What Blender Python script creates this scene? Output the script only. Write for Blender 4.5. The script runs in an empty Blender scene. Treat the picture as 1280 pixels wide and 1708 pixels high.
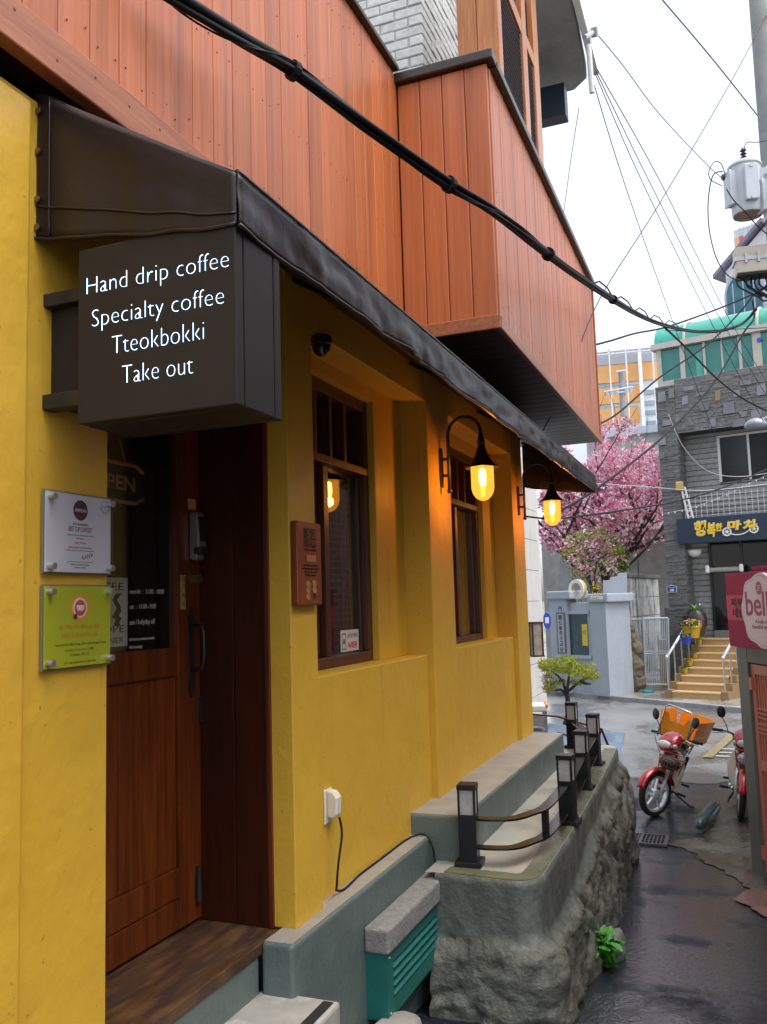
import bpy, bmesh, math, random
from mathutils import Vector, Matrix, noise
random.seed(7)
R_ = math.radians
SC = bpy.context.scene
COL = SC.collection

# ------------------------------------------------------------------ camera
FPX, PITCH, ROLL, YAW, CZ = 1450.0, R_(6.0), R_(1.7), R_(21.6), 1.6
fw = Vector((-math.sin(YAW)*math.cos(PITCH), math.cos(YAW)*math.cos(PITCH), math.sin(PITCH)))
rt = Vector((math.cos(YAW), math.sin(YAW), 0)); up = rt.cross(fw)
RX = rt*math.cos(ROLL) - up*math.sin(ROLL); UX = up*math.cos(ROLL) + rt*math.sin(ROLL)
cd = bpy.data.cameras.new('camera'); cam = bpy.data.objects.new('camera', cd); COL.objects.link(cam)
cam.matrix_world = Matrix(((RX.x, UX.x, -fw.x, 0), (RX.y, UX.y, -fw.y, 0), (RX.z, UX.z, -fw.z, CZ), (0, 0, 0, 1)))
cd.sensor_fit = 'VERTICAL'; cd.sensor_height = 24; cd.lens = 24*FPX/1708; cd.clip_start = .05; cd.clip_end = 1500
SC.camera = cam

# ------------------------------------------------------------------ world, sun, exposure
W = bpy.data.worlds.new('World'); SC.world = W; W.use_nodes = True
wn, wl = W.node_tree.nodes, W.node_tree.links; wn.clear()
SUN_EL, SUN_AZ = R_(66), R_(102)
sky = wn.new('ShaderNodeTexSky'); sky.sky_type = 'NISHITA'; sky.sun_disc = False
sky.sun_elevation = SUN_EL; sky.sun_rotation = SUN_AZ; sky.air_density = 1.0; sky.dust_density = 3.0; sky.ozone_density = 1.0
hs = wn.new('ShaderNodeHueSaturation'); hs.inputs['Saturation'].default_value = .42
bg = wn.new('ShaderNodeBackground'); bg.inputs['Strength'].default_value = .15
wo = wn.new('ShaderNodeOutputWorld')
wl.new(sky.outputs[0], hs.inputs['Color']); wl.new(hs.outputs[0], bg.inputs['Color']); wl.new(bg.outputs[0], wo.inputs[0])
sd = bpy.data.lights.new('sun', 'SUN'); sd.energy = .6; sd.angle = R_(50); sd.color = (1, .96, .9)
sun = bpy.data.objects.new('sun', sd); COL.objects.link(sun)
sdir = Vector((math.sin(SUN_AZ)*math.cos(SUN_EL), math.cos(SUN_AZ)*math.cos(SUN_EL), math.sin(SUN_EL)))
sun.rotation_euler = sdir.to_track_quat('Z', 'Y').to_euler()
SC.view_settings.view_transform = 'Standard'; SC.view_settings.look = 'None'; SC.view_settings.gamma = 1
SC.view_settings.exposure = 1.4
SC.cycles.use_denoising = True; SC.cycles.use_adaptive_sampling = True; SC.cycles.adaptive_threshold = .02
SC.cycles.max_bounces = 6; SC.cycles.transparent_max_bounces = 16; SC.cycles.sample_clamp_indirect = 6

# ------------------------------------------------------------------ helpers
def ray(px, py): return fw + RX*((px-640)/FPX) + UX*((854-py)/FPX)
EYE = Vector((0, 0, CZ))
def at(px, py, X=None, Y=None, Z=None, D=None, P=None):
    r = ray(px, py)
    if X is not None: t = X/r.x
    elif Y is not None: t = Y/r.y
    elif Z is not None: t = (Z-CZ)/r.z
    elif D is not None: t = D
    else: t = (P[0]-EYE).dot(P[1])/r.dot(P[1])
    return EYE + r*t
def gz(y):
    if y < 7.6: return -.085*y
    return -.646 - .054*min(1, (y-7.6)/1.4)
def atg(px, py):
    z = -.4
    for _ in range(60):
        p = at(px, py, Z=z); z = .5*z + .5*gz(p.y)
    return p
def V(*a): return Vector(a)
MW = {}
def thing(name, label, cat, loc=(0, 0, 0), rot=None, group=None, kind=None):
    o = bpy.data.objects.new(name, None); COL.objects.link(o); o.empty_display_size = .1
    m = Matrix.Translation(Vector(loc))
    if rot is not None: m = m @ (rot.to_4x4() if not isinstance(rot, (int, float)) else Matrix.Rotation(rot, 4, 'Z'))
    o.matrix_world = m; MW[o] = m
    tag(o, label, cat, group, kind); return o
def tag(o, label=None, cat=None, group=None, kind=None):
    if label: o['label'] = label
    if cat: o['category'] = cat
    if group: o['group'] = group
    if kind: o['kind'] = kind
    return o
class G:
    """collects shapes; build() links them as one mesh object"""
    def __init__(s, F=None): s.v = []; s.f = []; s.F = F
    def add(s, vs, fs):
        n = len(s.v)
        s.v += [(s.F @ Vector(v) if s.F else Vector(v)) for v in vs]
        s.f += [tuple(i+n for i in f) for f in fs]; return s
    def box(s, x0, x1, y0, y1, z0, z1):
        x0, x1 = min(x0, x1), max(x0, x1); y0, y1 = min(y0, y1), max(y0, y1); z0, z1 = min(z0, z1), max(z0, z1)
        return s.add([(x0,y0,z0),(x1,y0,z0),(x1,y1,z0),(x0,y1,z0),(x0,y0,z1),(x1,y0,z1),(x1,y1,z1),(x0,y1,z1)],
                     [(3,2,1,0),(4,5,6,7),(0,1,5,4),(1,2,6,5),(2,3,7,6),(3,0,4,7)])
    def cyl(s, a, b, r0, r1=None, n=12):
        a, b = Vector(a), Vector(b); r1 = r0 if r1 is None else r1
        d = (b-a).normalized(); e = d.orthogonal().normalized(); g = d.cross(e)
        vs = []
        for c, r in ((a, r0), (b, r1)):
            for i in range(n):
                t = 2*math.pi*i/n; vs.append(c + e*math.cos(t)*r + g*math.sin(t)*r)
        fs = [(i, (i+1) % n, n+(i+1) % n, n+i) for i in range(n)] + [tuple(range(n-1, -1, -1)), tuple(range(n, 2*n))]
        return s.add(vs, fs)
    def tube(s, pts, r, n=8, close=False):
        pts = [Vector(p) for p in pts]; m = len(pts); vs = []; prev = None
        rr = r if isinstance(r, (list, tuple)) else [r]*m
        for i, p in enumerate(pts):
            if close: d = pts[(i+1) % m]-pts[i-1]
            else: d = pts[min(i+1, m-1)]-pts[max(i-1, 0)]
            d.normalize()
            e = d.orthogonal().normalized() if prev is None else (prev - d*prev.dot(d)).normalized()
            prev = e; g = d.cross(e)
            for k in range(n):
                t = 2*math.pi*k/n; vs.append(p + e*math.cos(t)*rr[i] + g*math.sin(t)*rr[i])
        fs = []
        for i in range(m if close else m-1):
            j = (i+1) % m
            for k in range(n): fs.append((i*n+k, i*n+(k+1) % n, j*n+(k+1) % n, j*n+k))
        if not close: fs += [tuple(range(n-1, -1, -1)), tuple(range((m-1)*n, m*n))]
        return s.add(vs, fs)
    def lathe(s, c, prof, n=20, M=None):
        c = Vector(c); vs = []
        for r, z in prof:
            for k in range(n):
                t = 2*math.pi*k/n; p = Vector((r*math.cos(t), r*math.sin(t), z)); vs.append(c + (M @ p if M else p))
        m = len(prof); fs = []
        for i in range(m-1):
            for k in range(n): fs.append((i*n+k, i*n+(k+1) % n, (i+1)*n+(k+1) % n, (i+1)*n+k))
        ring = prof[0] == prof[-1]
        if prof[0][0] > 1e-4 and not ring: fs.append(tuple(range(n-1, -1, -1)))
        if prof[-1][0] > 1e-4 and not ring: fs.append(tuple(range((m-1)*n, m*n)))
        return s.add(vs, fs)
    def prism(s, poly, o, u, v, t):
        """polygon in plane o+u*a+v*b, thickened by vector t"""
        o, u, v, t = Vector(o), Vector(u), Vector(v), Vector(t); n = len(poly)
        a = [o+u*p[0]+v*p[1] for p in poly]; b = [p+t for p in a]
        return s.add(a+b, [tuple(range(n-1, -1, -1)), tuple(range(n, 2*n))] + [(i, (i+1) % n, n+(i+1) % n, n+i) for i in range(n)])
    def ell(s, c, rx, ry, rz, n=14, m=8, M=None):
        prof = [(max(1e-5, math.sin(math.pi*i/m)), -math.cos(math.pi*i/m)) for i in range(m+1)]
        S = Matrix.Diagonal((rx, ry, rz)).to_3x3()
        return s.lathe(c, prof, n, (M @ S) if M else S)
    def grid(s, fn, nu, nv):
        vs = [fn(i/nu, j/nv) for j in range(nv+1) for i in range(nu+1)]
        fs = [(j*(nu+1)+i, j*(nu+1)+i+1, (j+1)*(nu+1)+i+1, (j+1)*(nu+1)+i) for j in range(nv) for i in range(nu)]
        return s.add(vs, fs)
    def build(s, name, mat, parent=None, smooth=False, bevel=0, auto=None, seg=2):
        me = bpy.data.meshes.new(name)
        vs = s.v
        if parent is not None:
            inv = MW[parent].inverted(); vs = [inv @ v for v in vs]
        me.from_pydata([tuple(v) for v in vs], [], s.f); me.update()
        me.materials.append(mat)
        if smooth or auto:
            for p in me.polygons: p.use_smooth = True
            if auto:
                try: me.set_sharp_from_angle(angle=R_(auto))
                except Exception: pass
        o = bpy.data.objects.new(name, me); COL.objects.link(o)
        if parent is not None:
            o.parent = parent; MW[o] = MW[parent]
        else: MW[o] = Matrix()
        if bevel:
            b = o.modifiers.new('bevel', 'BEVEL'); b.width = bevel; b.segments = seg; b.limit_method = 'ANGLE'; b.angle_limit = R_(40)
        return o
def recenter(o):
    """put a top-level mesh's origin at its base"""
    vs = o.data.vertices
    c = Vector((sum(v.co.x for v in vs)/len(vs), sum(v.co.y for v in vs)/len(vs), min(v.co.z for v in vs)))
    o.data.transform(Matrix.Translation(-c)); o.location = c; MW[o] = Matrix.Translation(c); return o
def copy_tree(o, parent=None, first=True):
    c = o.copy(); COL.objects.link(c); c.parent = parent
    if o in MW: MW[c] = MW[o]
    for ch in list(o.children): copy_tree(ch, c, False)
    return c
def inst(src, loc, parent, scale=None, rot=None):
    c = src.copy(); COL.objects.link(c); c.parent = parent; c.location = loc
    if scale: c.scale = scale
    if rot is not None: c.rotation_euler = rot
    return c
def text(body, size, o, u, v, mat, parent=None, name='lettering', width=None, height=None, align='LEFT', ext=.0015, bold=0, shear=0):
    """lettering as a thin mesh standing on the plane o + u*x + v*y"""
    c = bpy.data.curves.new(name, 'FONT'); c.body = body; c.size = size; c.align_x = align; c.extrude = ext/2; c.offset = bold; c.shear = shear
    c.resolution_u = 3
    t = bpy.data.objects.new('tmp_text', c); me = bpy.data.meshes.new_from_object(t)
    bpy.data.objects.remove(t); bpy.data.curves.remove(c)
    u, v, o = Vector(u).normalized(), Vector(v).normalized(), Vector(o); w = u.cross(v)
    xs = [p.co.x for p in me.vertices]; ys = [p.co.y for p in me.vertices]
    sx = sy = 1
    if width and xs: sx = width/max(1e-6, max(xs)-min(xs))
    if height and ys: sy = height/max(1e-6, max(ys)-min(ys))
    if width and not height: sy = min(1.0, sx*1.15) if sx < 1 else 1
    inv = MW[parent].inverted() if parent is not None else Matrix()
    for p in me.vertices: p.co = inv @ (o + u*(p.co.x*sx) + v*(p.co.y*sy) + w*(p.co.z+ext/2))
    me.name = name; me.materials.clear(); me.materials.append(mat)
    ob = bpy.data.objects.new(name, me); COL.objects.link(ob)
    if parent is not None: ob.parent = parent; MW[ob] = MW[parent]
    return ob

# ------------------------------------------------------------------ materials
def nm(name):
    m = bpy.data.materials.new(name); m.use_nodes = True
    nt = m.node_tree; return m, nt, nt.nodes['Principled BSDF']
def mat(name, c1, c2=None, rough=.5, scale=4, stretch=(1,1,1), fac=(.35,.65), bump=0, bscale=60, bstretch=(1,1,1), metal=0, spec=.5,
        rand=0, rough2=None, rscale=3, stain=None, stscale=2.5, stst=(1,1,1), stfac=(.5,.7), coat=0, em=None, ems=0, bdist=.01, dots=None):
    m, nt, b = nm(name); N, L = nt.nodes, nt.links
    geo = N.new('ShaderNodeNewGeometry')
    def tex(sc, st, det=6, off=(0,0,0)):
        mp = N.new('ShaderNodeMapping'); mp.inputs['Scale'].default_value = st; mp.inputs['Location'].default_value = off
        L.new(geo.outputs['Position'], mp.inputs[0])
        t = N.new('ShaderNodeTexNoise'); t.inputs['Scale'].default_value = sc; t.inputs['Detail'].default_value = det
        t.inputs['Roughness'].default_value = .6
        L.new(mp.outputs[0], t.inputs['Vector']); return t
    def rng(sock, a, bb, c=0, d=1):
        r = N.new('ShaderNodeMapRange'); r.inputs[1].default_value = a; r.inputs[2].default_value = bb
        r.inputs[3].default_value = c; r.inputs[4].default_value = d; L.new(sock, r.inputs[0]); return r.outputs[0]
    def mix(f, a, bcol):
        x = N.new('ShaderNodeMix'); x.data_type = 'RGBA'
        L.new(f, x.inputs['Factor'])
        for s_, val in (('A', a), ('B', bcol)):
            i = [q for q in x.inputs if q.name == s_ and q.type == 'RGBA'][0]
            if isinstance(val, tuple): i.default_value = val+(1,)
            else: L.new(val, i)
        return [q for q in x.outputs if q.type == 'RGBA'][0]
    col = c1
    if c2: col = mix(rng(tex(scale, stretch).outputs['Fac'], *fac), c1, c2)
    if stain: col = mix(rng(tex(stscale, stst, 8, (3,5,7)).outputs['Fac'], *stfac), col, stain)
    if rand:
        oi = N.new('ShaderNodeObjectInfo'); h = N.new('ShaderNodeHueSaturation')
        L.new(rng(oi.outputs['Random'], 0, 1, 1-rand, 1+rand), h.inputs['Value'])
        if isinstance(col, tuple): h.inputs['Color'].default_value = col+(1,)
        else: L.new(col, h.inputs['Color'])
        col = h.outputs[0]
    if isinstance(col, tuple): b.inputs['Base Color'].default_value = col+(1,)
    else: L.new(col, b.inputs['Base Color'])
    if rough2 is not None: L.new(rng(tex(rscale, stretch, 5, (9,1,2)).outputs['Fac'], .35, .65, rough, rough2), b.inputs['Roughness'])
    else: b.inputs['Roughness'].default_value = rough
    b.inputs['Metallic'].default_value = metal; b.inputs['Specular IOR Level'].default_value = spec
    if coat: b.inputs['Coat Weight'].default_value = coat; b.inputs['Coat Roughness'].default_value = .12
    if bump:
        bp = N.new('ShaderNodeBump'); bp.inputs['Strength'].default_value = bump; bp.inputs['Distance'].default_value = bdist
        L.new(tex(bscale, bstretch, 8).outputs['Fac'], bp.inputs['Height']); L.new(bp.outputs[0], b.inputs['Normal'])
    if em: b.inputs['Emission Color'].default_value = em+(1,); b.inputs['Emission Strength'].default_value = ems
    return m
def glassmat(name, tint=(.8,.85,.85), refl=.12, rough=.02):
    m, nt, b = nm(name); N, L = nt.nodes, nt.links; N.remove(b)
    g = N.new('ShaderNodeBsdfGlossy'); g.inputs['Roughness'].default_value = rough; g.inputs['Color'].default_value = (1,1,1,1)
    t = N.new('ShaderNodeBsdfTransparent'); t.inputs['Color'].default_value = tint+(1,)
    lw = N.new('ShaderNodeLayerWeight'); lw.inputs['Blend'].default_value = .5
    pw = N.new('ShaderNodeMath'); pw.operation = 'POWER'; pw.inputs[1].default_value = 4; L.new(lw.outputs['Facing'], pw.inputs[0])
    ad = N.new('ShaderNodeMath'); ad.operation = 'MULTIPLY_ADD'; ad.use_clamp = True; ad.inputs[1].default_value = .9; ad.inputs[2].default_value = refl; L.new(pw.outputs[0], ad.inputs[0])
    mx = N.new('ShaderNodeMixShader'); L.new(ad.outputs[0], mx.inputs[0]); L.new(t.outputs[0], mx.inputs[1]); L.new(g.outputs[0], mx.inputs[2])
    L.new(mx.outputs[0], N['Material Output'].inputs[0]); return m
def emat(name, col, s):
    m, nt, b = nm(name); b.inputs['Base Color'].default_value = (0,0,0,1)
    b.inputs['Emission Color'].default_value = col+(1,); b.inputs['Emission Strength'].default_value = s; return m

M = {}
def plaster():
    m = mat('yellow_plaster_paint', (.66,.40,.040), (.59,.345,.030), rough=.42, rough2=.6, scale=2.2, fac=(.3,.7), bump=.3, bscale=38, bdist=.005, stain=(.44,.26,.035), stscale=3.0, stst=(3.5,3.5,.3), stfac=(.62,.80))
    nt = m.node_tree; N, L = nt.nodes, nt.links; b = N['Principled BSDF']
    src = b.inputs['Base Color'].links[0].from_socket
    geo = N.new('ShaderNodeNewGeometry')
    n0 = N.new('ShaderNodeTexNoise'); n0.inputs['Scale'].default_value = 2.5; n0.inputs['Detail'].default_value = 4; L.new(geo.outputs['Position'], n0.inputs['Vector'])
    ad = N.new('ShaderNodeMix'); ad.data_type = 'VECTOR'; ad.inputs['Factor'].default_value = .06
    va = [q for q in ad.inputs if q.type == 'VECTOR']; L.new(geo.outputs['Position'], va[0]); L.new(n0.outputs['Color'], va[1])
    vo = N.new('ShaderNodeTexVoronoi'); vo.feature = 'DISTANCE_TO_EDGE'; vo.inputs['Scale'].default_value = .9; L.new([q for q in ad.outputs if q.type == 'VECTOR'][0], vo.inputs['Vector'])
    ln = N.new('ShaderNodeMapRange'); ln.inputs[1].default_value = .0; ln.inputs[2].default_value = .0028; ln.inputs[3].default_value = .55; ln.inputs[4].default_value = 0; L.new(vo.outputs['Distance'], ln.inputs[0])
    n1 = N.new('ShaderNodeTexNoise'); n1.inputs['Scale'].default_value = 1.1; L.new(geo.outputs['Position'], n1.inputs['Vector'])
    mk = N.new('ShaderNodeMapRange'); mk.inputs[1].default_value = .57; mk.inputs[2].default_value = .66; L.new(n1.outputs['Fac'], mk.inputs[0])
    mu = N.new('ShaderNodeMath'); mu.operation = 'MULTIPLY'; L.new(ln.outputs[0], mu.inputs[0]); L.new(mk.outputs[0], mu.inputs[1])
    n2 = N.new('ShaderNodeTexNoise'); n2.inputs['Scale'].default_value = 42; n2.inputs['Detail'].default_value = 2; L.new(geo.outputs['Position'], n2.inputs['Vector'])
    sp = N.new('ShaderNodeMapRange'); sp.inputs[1].default_value = .715; sp.inputs[2].default_value = .75; sp.inputs[4].default_value = .6; L.new(n2.outputs['Fac'], sp.inputs[0])
    mxm = N.new('ShaderNodeMath'); mxm.operation = 'MAXIMUM'; L.new(mu.outputs[0], mxm.inputs[0]); L.new(sp.outputs[0], mxm.inputs[1])
    mx = N.new('ShaderNodeMix'); mx.data_type = 'RGBA'; L.new(mxm.outputs[0], mx.inputs['Factor']); ca = [q for q in mx.inputs if q.type == 'RGBA']; L.new(src, ca[0]); ca[1].default_value = (.28,.16,.025,1)
    L.new([q for q in mx.outputs if q.type == 'RGBA'][0], b.inputs['Base Color'])
    # broad trowel relief under the fine bump
    n3 = N.new('ShaderNodeTexNoise'); n3.inputs['Scale'].default_value = 7; n3.inputs['Detail'].default_value = 3; L.new(geo.outputs['Position'], n3.inputs['Vector'])
    b2 = N.new('ShaderNodeBump'); b2.inputs['Strength'].default_value = .25; b2.inputs['Distance'].default_value = .03; L.new(n3.outputs['Fac'], b2.inputs['Height'])
    b1 = b.inputs['Normal'].links[0].from_node; L.new(b2.outputs[0], b1.inputs['Normal'])
    return m
M['yellow'] = plaster()
M['siding'] = mat('stained_cedar_board', (.52,.150,.043), (.39,.103,.029), rough=.29, rough2=.48, scale=5, stretch=(8,8,.25), fac=(.3,.68), bump=.3, bscale=9, bstretch=(12,12,.5), bdist=.004, rand=.13, stain=(.22,.06,.03), stscale=2.6, stst=(7,7,.22), stfac=(.54,.78), spec=.5)
M['siding_trim'] = mat('cedar_trim', (.42,.15,.06), (.30,.09,.035), rough=.4, scale=6, stretch=(6,.5,6), bump=.3, bscale=10, bstretch=(10,.6,10), bdist=.004, rand=.05)
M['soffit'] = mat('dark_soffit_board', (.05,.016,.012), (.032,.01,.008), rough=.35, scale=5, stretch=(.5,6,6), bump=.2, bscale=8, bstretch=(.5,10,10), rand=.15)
M['orangewood'] = mat('varnished_pine', (.50,.20,.05), (.36,.11,.03), rough=.3, scale=6, stretch=(8,8,.5), bump=.2, bscale=9, bstretch=(10,10,.6), rand=.08)
M['louvre'] = mat('dark_louvre', (.09,.035,.02), (.05,.02,.012), rough=.4, scale=8, stretch=(4,.6,4))
M['flashing'] = mat('roof_flashing', (.028,.017,.014), (.05,.03,.025), rough=.35, scale=6, bump=.4, bscale=20)
M['vinyl'] = mat('brown_vinyl', (.0125,.0075,.007), (.017,.0105,.010), rough=.36, rough2=.46, scale=5, bump=.2, bscale=12, bdist=.012, spec=.38)
M['signmetal'] = mat('sign_cabinet_paint', (.020,.0155,.0145), (.016,.0125,.012), rough=.5, rough2=.62, scale=3, spec=.3)
M['black'] = mat('black_metal', (.012,.012,.014), rough=.35, c2=(.02,.02,.022), scale=8)
M['blackmatte'] = mat('black_rubber', (.012,.012,.012), rough=.8)
M['led'] = emat('led_text', (.55,.78,1.0), 1.25)
M['door'] = mat('door_wood', (.165,.036,.006), (.08,.016,.003), spec=.45, rough=.28, rough2=.42, scale=5, stretch=(6,6,.4), bump=.2, bscale=8, bstretch=(10,10,.5), bdist=.003, rand=.12)
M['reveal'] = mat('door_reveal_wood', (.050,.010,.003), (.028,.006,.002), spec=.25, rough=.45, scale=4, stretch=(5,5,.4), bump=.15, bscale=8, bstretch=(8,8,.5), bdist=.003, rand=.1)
M['frame'] = mat('window_frame_wood', (.10,.03,.014), (.06,.018,.009), rough=.4, scale=6, stretch=(5,5,.5), bump=.2, bscale=10, rand=.1)
M['threshold'] = mat('worn_threshold_wood', (.045,.026,.02), (.075,.035,.016), rough=.35, rough2=.6, scale=5, stretch=(3,.8,1), fac=(.4,.6), stain=(.15,.075,.026), stscale=6, stst=(4,1,1), stfac=(.46,.70), bump=.5, bscale=30, bdist=.005)
M['plinth'] = mat('grey_green_painted_concrete', (.12,.155,.145), (.092,.122,.115), rough=.55, rough2=.35, scale=4, bump=.6, bscale=26, bdist=.008, stain=(.06,.075,.07), stscale=3.5, stst=(3,3,.35), stfac=(.60,.78))
M['slabconc'] = mat('rough_concrete', (.26,.255,.235), (.19,.19,.175), rough=.8, scale=25, bump=.9, bscale=70, bdist=.008)
M['terrace'] = mat('wet_terrace_concrete', (.42,.41,.35), (.33,.32,.27), rough=.22, rough2=.5, scale=4, bump=.25, bscale=40, bdist=.004, stain=(.20,.17,.07), stscale=2.2, stfac=(.58,.75))
M['rock'] = mat('wet_rock', (.155,.16,.13), (.07,.076,.063), rough=.35, rough2=.65, scale=8, fac=(.34,.62), bump=.8, bscale=20, bdist=.035, stain=(.20,.195,.145), stscale=5, stfac=(.55,.72))
M['rendered'] = mat('rendered_wall', (.135,.15,.13), (.07,.083,.072), rough=.35, rough2=.6, scale=6, stretch=(1.5,1.5,.6), fac=(.35,.65), bump=.8, bscale=16, bdist=.018, stain=(.20,.195,.15), stscale=5, stst=(3,3,.4), stfac=(.58,.75))
M['greystone'] = mat('loose_stone', (.22,.23,.22), (.13,.14,.13), rough=.6, scale=12, bump=.7, bscale=25, bdist=.02)
M['leaf'] = mat('fresh_green_leaf', (.06,.30,.02), (.03,.17,.012), rough=.45, scale=20, rand=.3)
M['teal'] = mat('teal_painted_metal', (.012,.145,.125), (.010,.115,.10), rough=.35, rough2=.55, scale=6, bump=.2, bscale=40, stain=(.05,.045,.035), stscale=16, stfac=(.68,.74))
M['tealdark'] = mat('vent_inside', (.008,.02,.02), rough=.8)
M['white'] = mat('white_paint', (.75,.75,.73), (.66,.66,.63), rough=.45, scale=6)
M['whiteplas'] = mat('ivory_plastic', (.72,.68,.56), rough=.35)
M['step'] = mat('painted_step', (.42,.40,.36), (.30,.29,.26), rough=.5, scale=6, bump=.4, bscale=30, bdist=.005, stain=(.60,.60,.58), stscale=5, stfac=(.55,.7))
M['brickwhite'] = mat('whitewashed_brick', (.66,.66,.64), (.55,.55,.52), rough=.7, scale=18, bump=.6, bscale=40, bdist=.01, rand=.06)
M['mortarwhite'] = mat('whitewashed_mortar', (.42,.42,.40), rough=.8, bump=.4, bscale=50)
M['concrete'] = mat('weathered_concrete', (.30,.31,.30), (.22,.225,.215), rough=.8, scale=3, bump=.4, bscale=30, stain=(.13,.13,.12), stscale=2, stst=(2,2,.6), stfac=(.6,.8))
M['asphalt'] = None
M['galv'] = mat('galvanised_steel', (.42,.43,.45), (.34,.35,.37), rough=.4, metal=.6, scale=10)
M['chrome'] = mat('stainless_tube', (.62,.63,.66), rough=.2, metal=.9)
M['glass'] = glassmat('window_glass', (.62,.64,.6), .10)
M['doorglass'] = glassmat('door_glass', (.9,.9,.88), .05)
M['frost'] = mat('frosted_lamp_pane', (.42,.42,.42), (.32,.32,.32), scale=20, rough=.4)
M['plexi'] = glassmat('clear_acrylic', (.97,.98,.98), .03, .05)
M['cable'] = mat('cable_sheath', (.012,.012,.014), rough=.55, spec=.2)
M['wire'] = mat('thin_wire', (.06,.06,.08), rough=.7, spec=.1)
M['wirelight'] = mat('pale_wire', (.45,.45,.47), rough=.5)

def wetground(name, c1, c2, r1, r2, scale=1.2, bump=.5, bscale=180, bdist=.006, patch=None, rs=1.0, pr=(.52,.62), wl=(.42,.6), film=.8, cb=.25, spec=.5, cior=1.5, grit=1.7):
    """wet surface: noise decides film (dark, glossy) against drier rougher places"""
    m, nt, b = nm(name); N, L = nt.nodes, nt.links
    geo = N.new('ShaderNodeNewGeometry')
    def tex(sc, det=6, rough=.6, off=0, st=(1,1,1)):
        mp = N.new('ShaderNodeMapping'); mp.inputs['Location'].default_value = (off, off*.7, 0); mp.inputs['Scale'].default_value = st
        L.new(geo.outputs['Position'], mp.inputs[0])
        t = N.new('ShaderNodeTexNoise'); t.inputs['Scale'].default_value = sc; t.inputs['Detail'].default_value = det; t.inputs['Roughness'].default_value = rough
        L.new(mp.outputs[0], t.inputs['Vector']); return t.outputs['Fac']
    def rng(s, a, c, lo=0, hi=1):
        r = N.new('ShaderNodeMapRange'); r.interpolation_type = 'SMOOTHSTEP'
        for i, q in enumerate((a, c, lo, hi)): r.inputs[i+1].default_value = q
        L.new(s, r.inputs[0]); return r.outputs[0]
    def mix(f, a, c):
        x = N.new('ShaderNodeMix'); x.data_type = 'RGBA'; L.new(f, x.inputs['Factor'])
        for s_, val in (('A', a), ('B', c)):
            i = [q for q in x.inputs if q.name == s_ and q.type == 'RGBA'][0]
            if isinstance(val, tuple): i.default_value = val+(1,)
            else: L.new(val, i)
        return [q for q in x.outputs if q.type == 'RGBA'][0]
    wet = rng(tex(rs, 7, .65, 4), *wl)
    col = mix(rng(tex(scale, 8, .7), .35, .65), c1, c2)
    col = mix(rng(tex(bscale*.7, 2), .55, .7), col, tuple(min(1, q*grit+.01) for q in c2))
    if patch: col = mix(rng(tex(.9, 6, .6, 11), *pr), col, patch)
    L.new(col, b.inputs['Base Color'])
    L.new(rng(wet, 0, 1, r2, r1), b.inputs['Roughness'])
    b.inputs['Specular IOR Level'].default_value = spec
    L.new(rng(wet, 0, 1, 0, film), b.inputs['Coat Weight']); b.inputs['Coat Roughness'].default_value = .04; b.inputs['Coat IOR'].default_value = cior
    cbp = N.new('ShaderNodeBump'); cbp.inputs['Strength'].default_value = cb; cbp.inputs['Distance'].default_value = .008; L.new(tex(38, 3, .55, 2), cbp.inputs['Height']); L.new(cbp.outputs[0], b.inputs['Coat Normal'])
    bp = N.new('ShaderNodeBump'); bp.inputs['Distance'].default_value = bdist
    L.new(rng(wet, 0, 1, bump, bump*.3), bp.inputs['Strength'])
    ad = N.new('ShaderNodeMath'); ad.operation = 'ADD'
    L.new(tex(bscale, 4, .7), ad.inputs[0])
    ml = N.new('ShaderNodeMath'); ml.operation = 'MULTIPLY'; ml.inputs[1].default_value = .5; L.new(tex(9, 3), ml.inputs[0]); L.new(ml.outputs[0], ad.inputs[1])
    L.new(ad.outputs[0], bp.inputs['Height']); L.new(bp.outputs[0], b.inputs['Normal'])
    return m
M['asphalt'] = wetground('wet_asphalt', (.006,.009,.015), (.015,.020,.030), .22, .5, bump=1.0, bscale=85, bdist=.007, rs=1.5, patch=(.013,.014,.017), pr=(.53,.6), wl=(.34,.55), film=1.0, cb=.5, spec=.3, cior=1.75, grit=3.2)
M['street'] = wetground('wet_street_concrete', (.21,.215,.22), (.155,.16,.165), .2, .5, scale=1.0, bump=.35, bscale=90, rs=.7, patch=(.12,.122,.125))
M['pave'] = wetground('wet_pavement', (.30,.29,.26), (.22,.21,.18), .22, .5, bump=.3, bscale=70, rs=1, patch=(.24,.20,.13))
M['apron'] = wetground('wet_apron_concrete', (.15,.14,.115), (.085,.078,.06), .12, .45, scale=2.2, bump=.5, bscale=70, rs=1.8, patch=(.05,.043,.027))
M['terracotta'] = wetground('wet_terracotta', (.30,.15,.12), (.20,.11,.09), .2, .45, bump=.3, bscale=70, rs=2)

# ------------------------------------------------------------------ ground
def sheet(name, x0, x1, y0, y1, m, dz=0, nx=40, ny=60, zf=None, edge=None):
    g = G()
    g.grid(lambda u, v: V(x0+(x1-x0)*u, y0+(y1-y0)*v, (zf or gz)(y0+(y1-y0)*v)+dz + .0015*noise.noise((6*u*(x1-x0)/4, v*(y1-y0)*1.2, 3))), nx, ny)
    return tag(g.build(name, m, smooth=True), kind='structure')
g = G(); g.box(-400, 400, -200, 700, -1.1, -.76); tag(g.build('terrain', M['street']), kind='structure')
sheet('alley', -7, 7, -4, 11.75, M['asphalt'])
sheet('street', -30, 30, 11.75, 40, M['street'], zf=lambda y: -.70, nx=20, ny=20)
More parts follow.
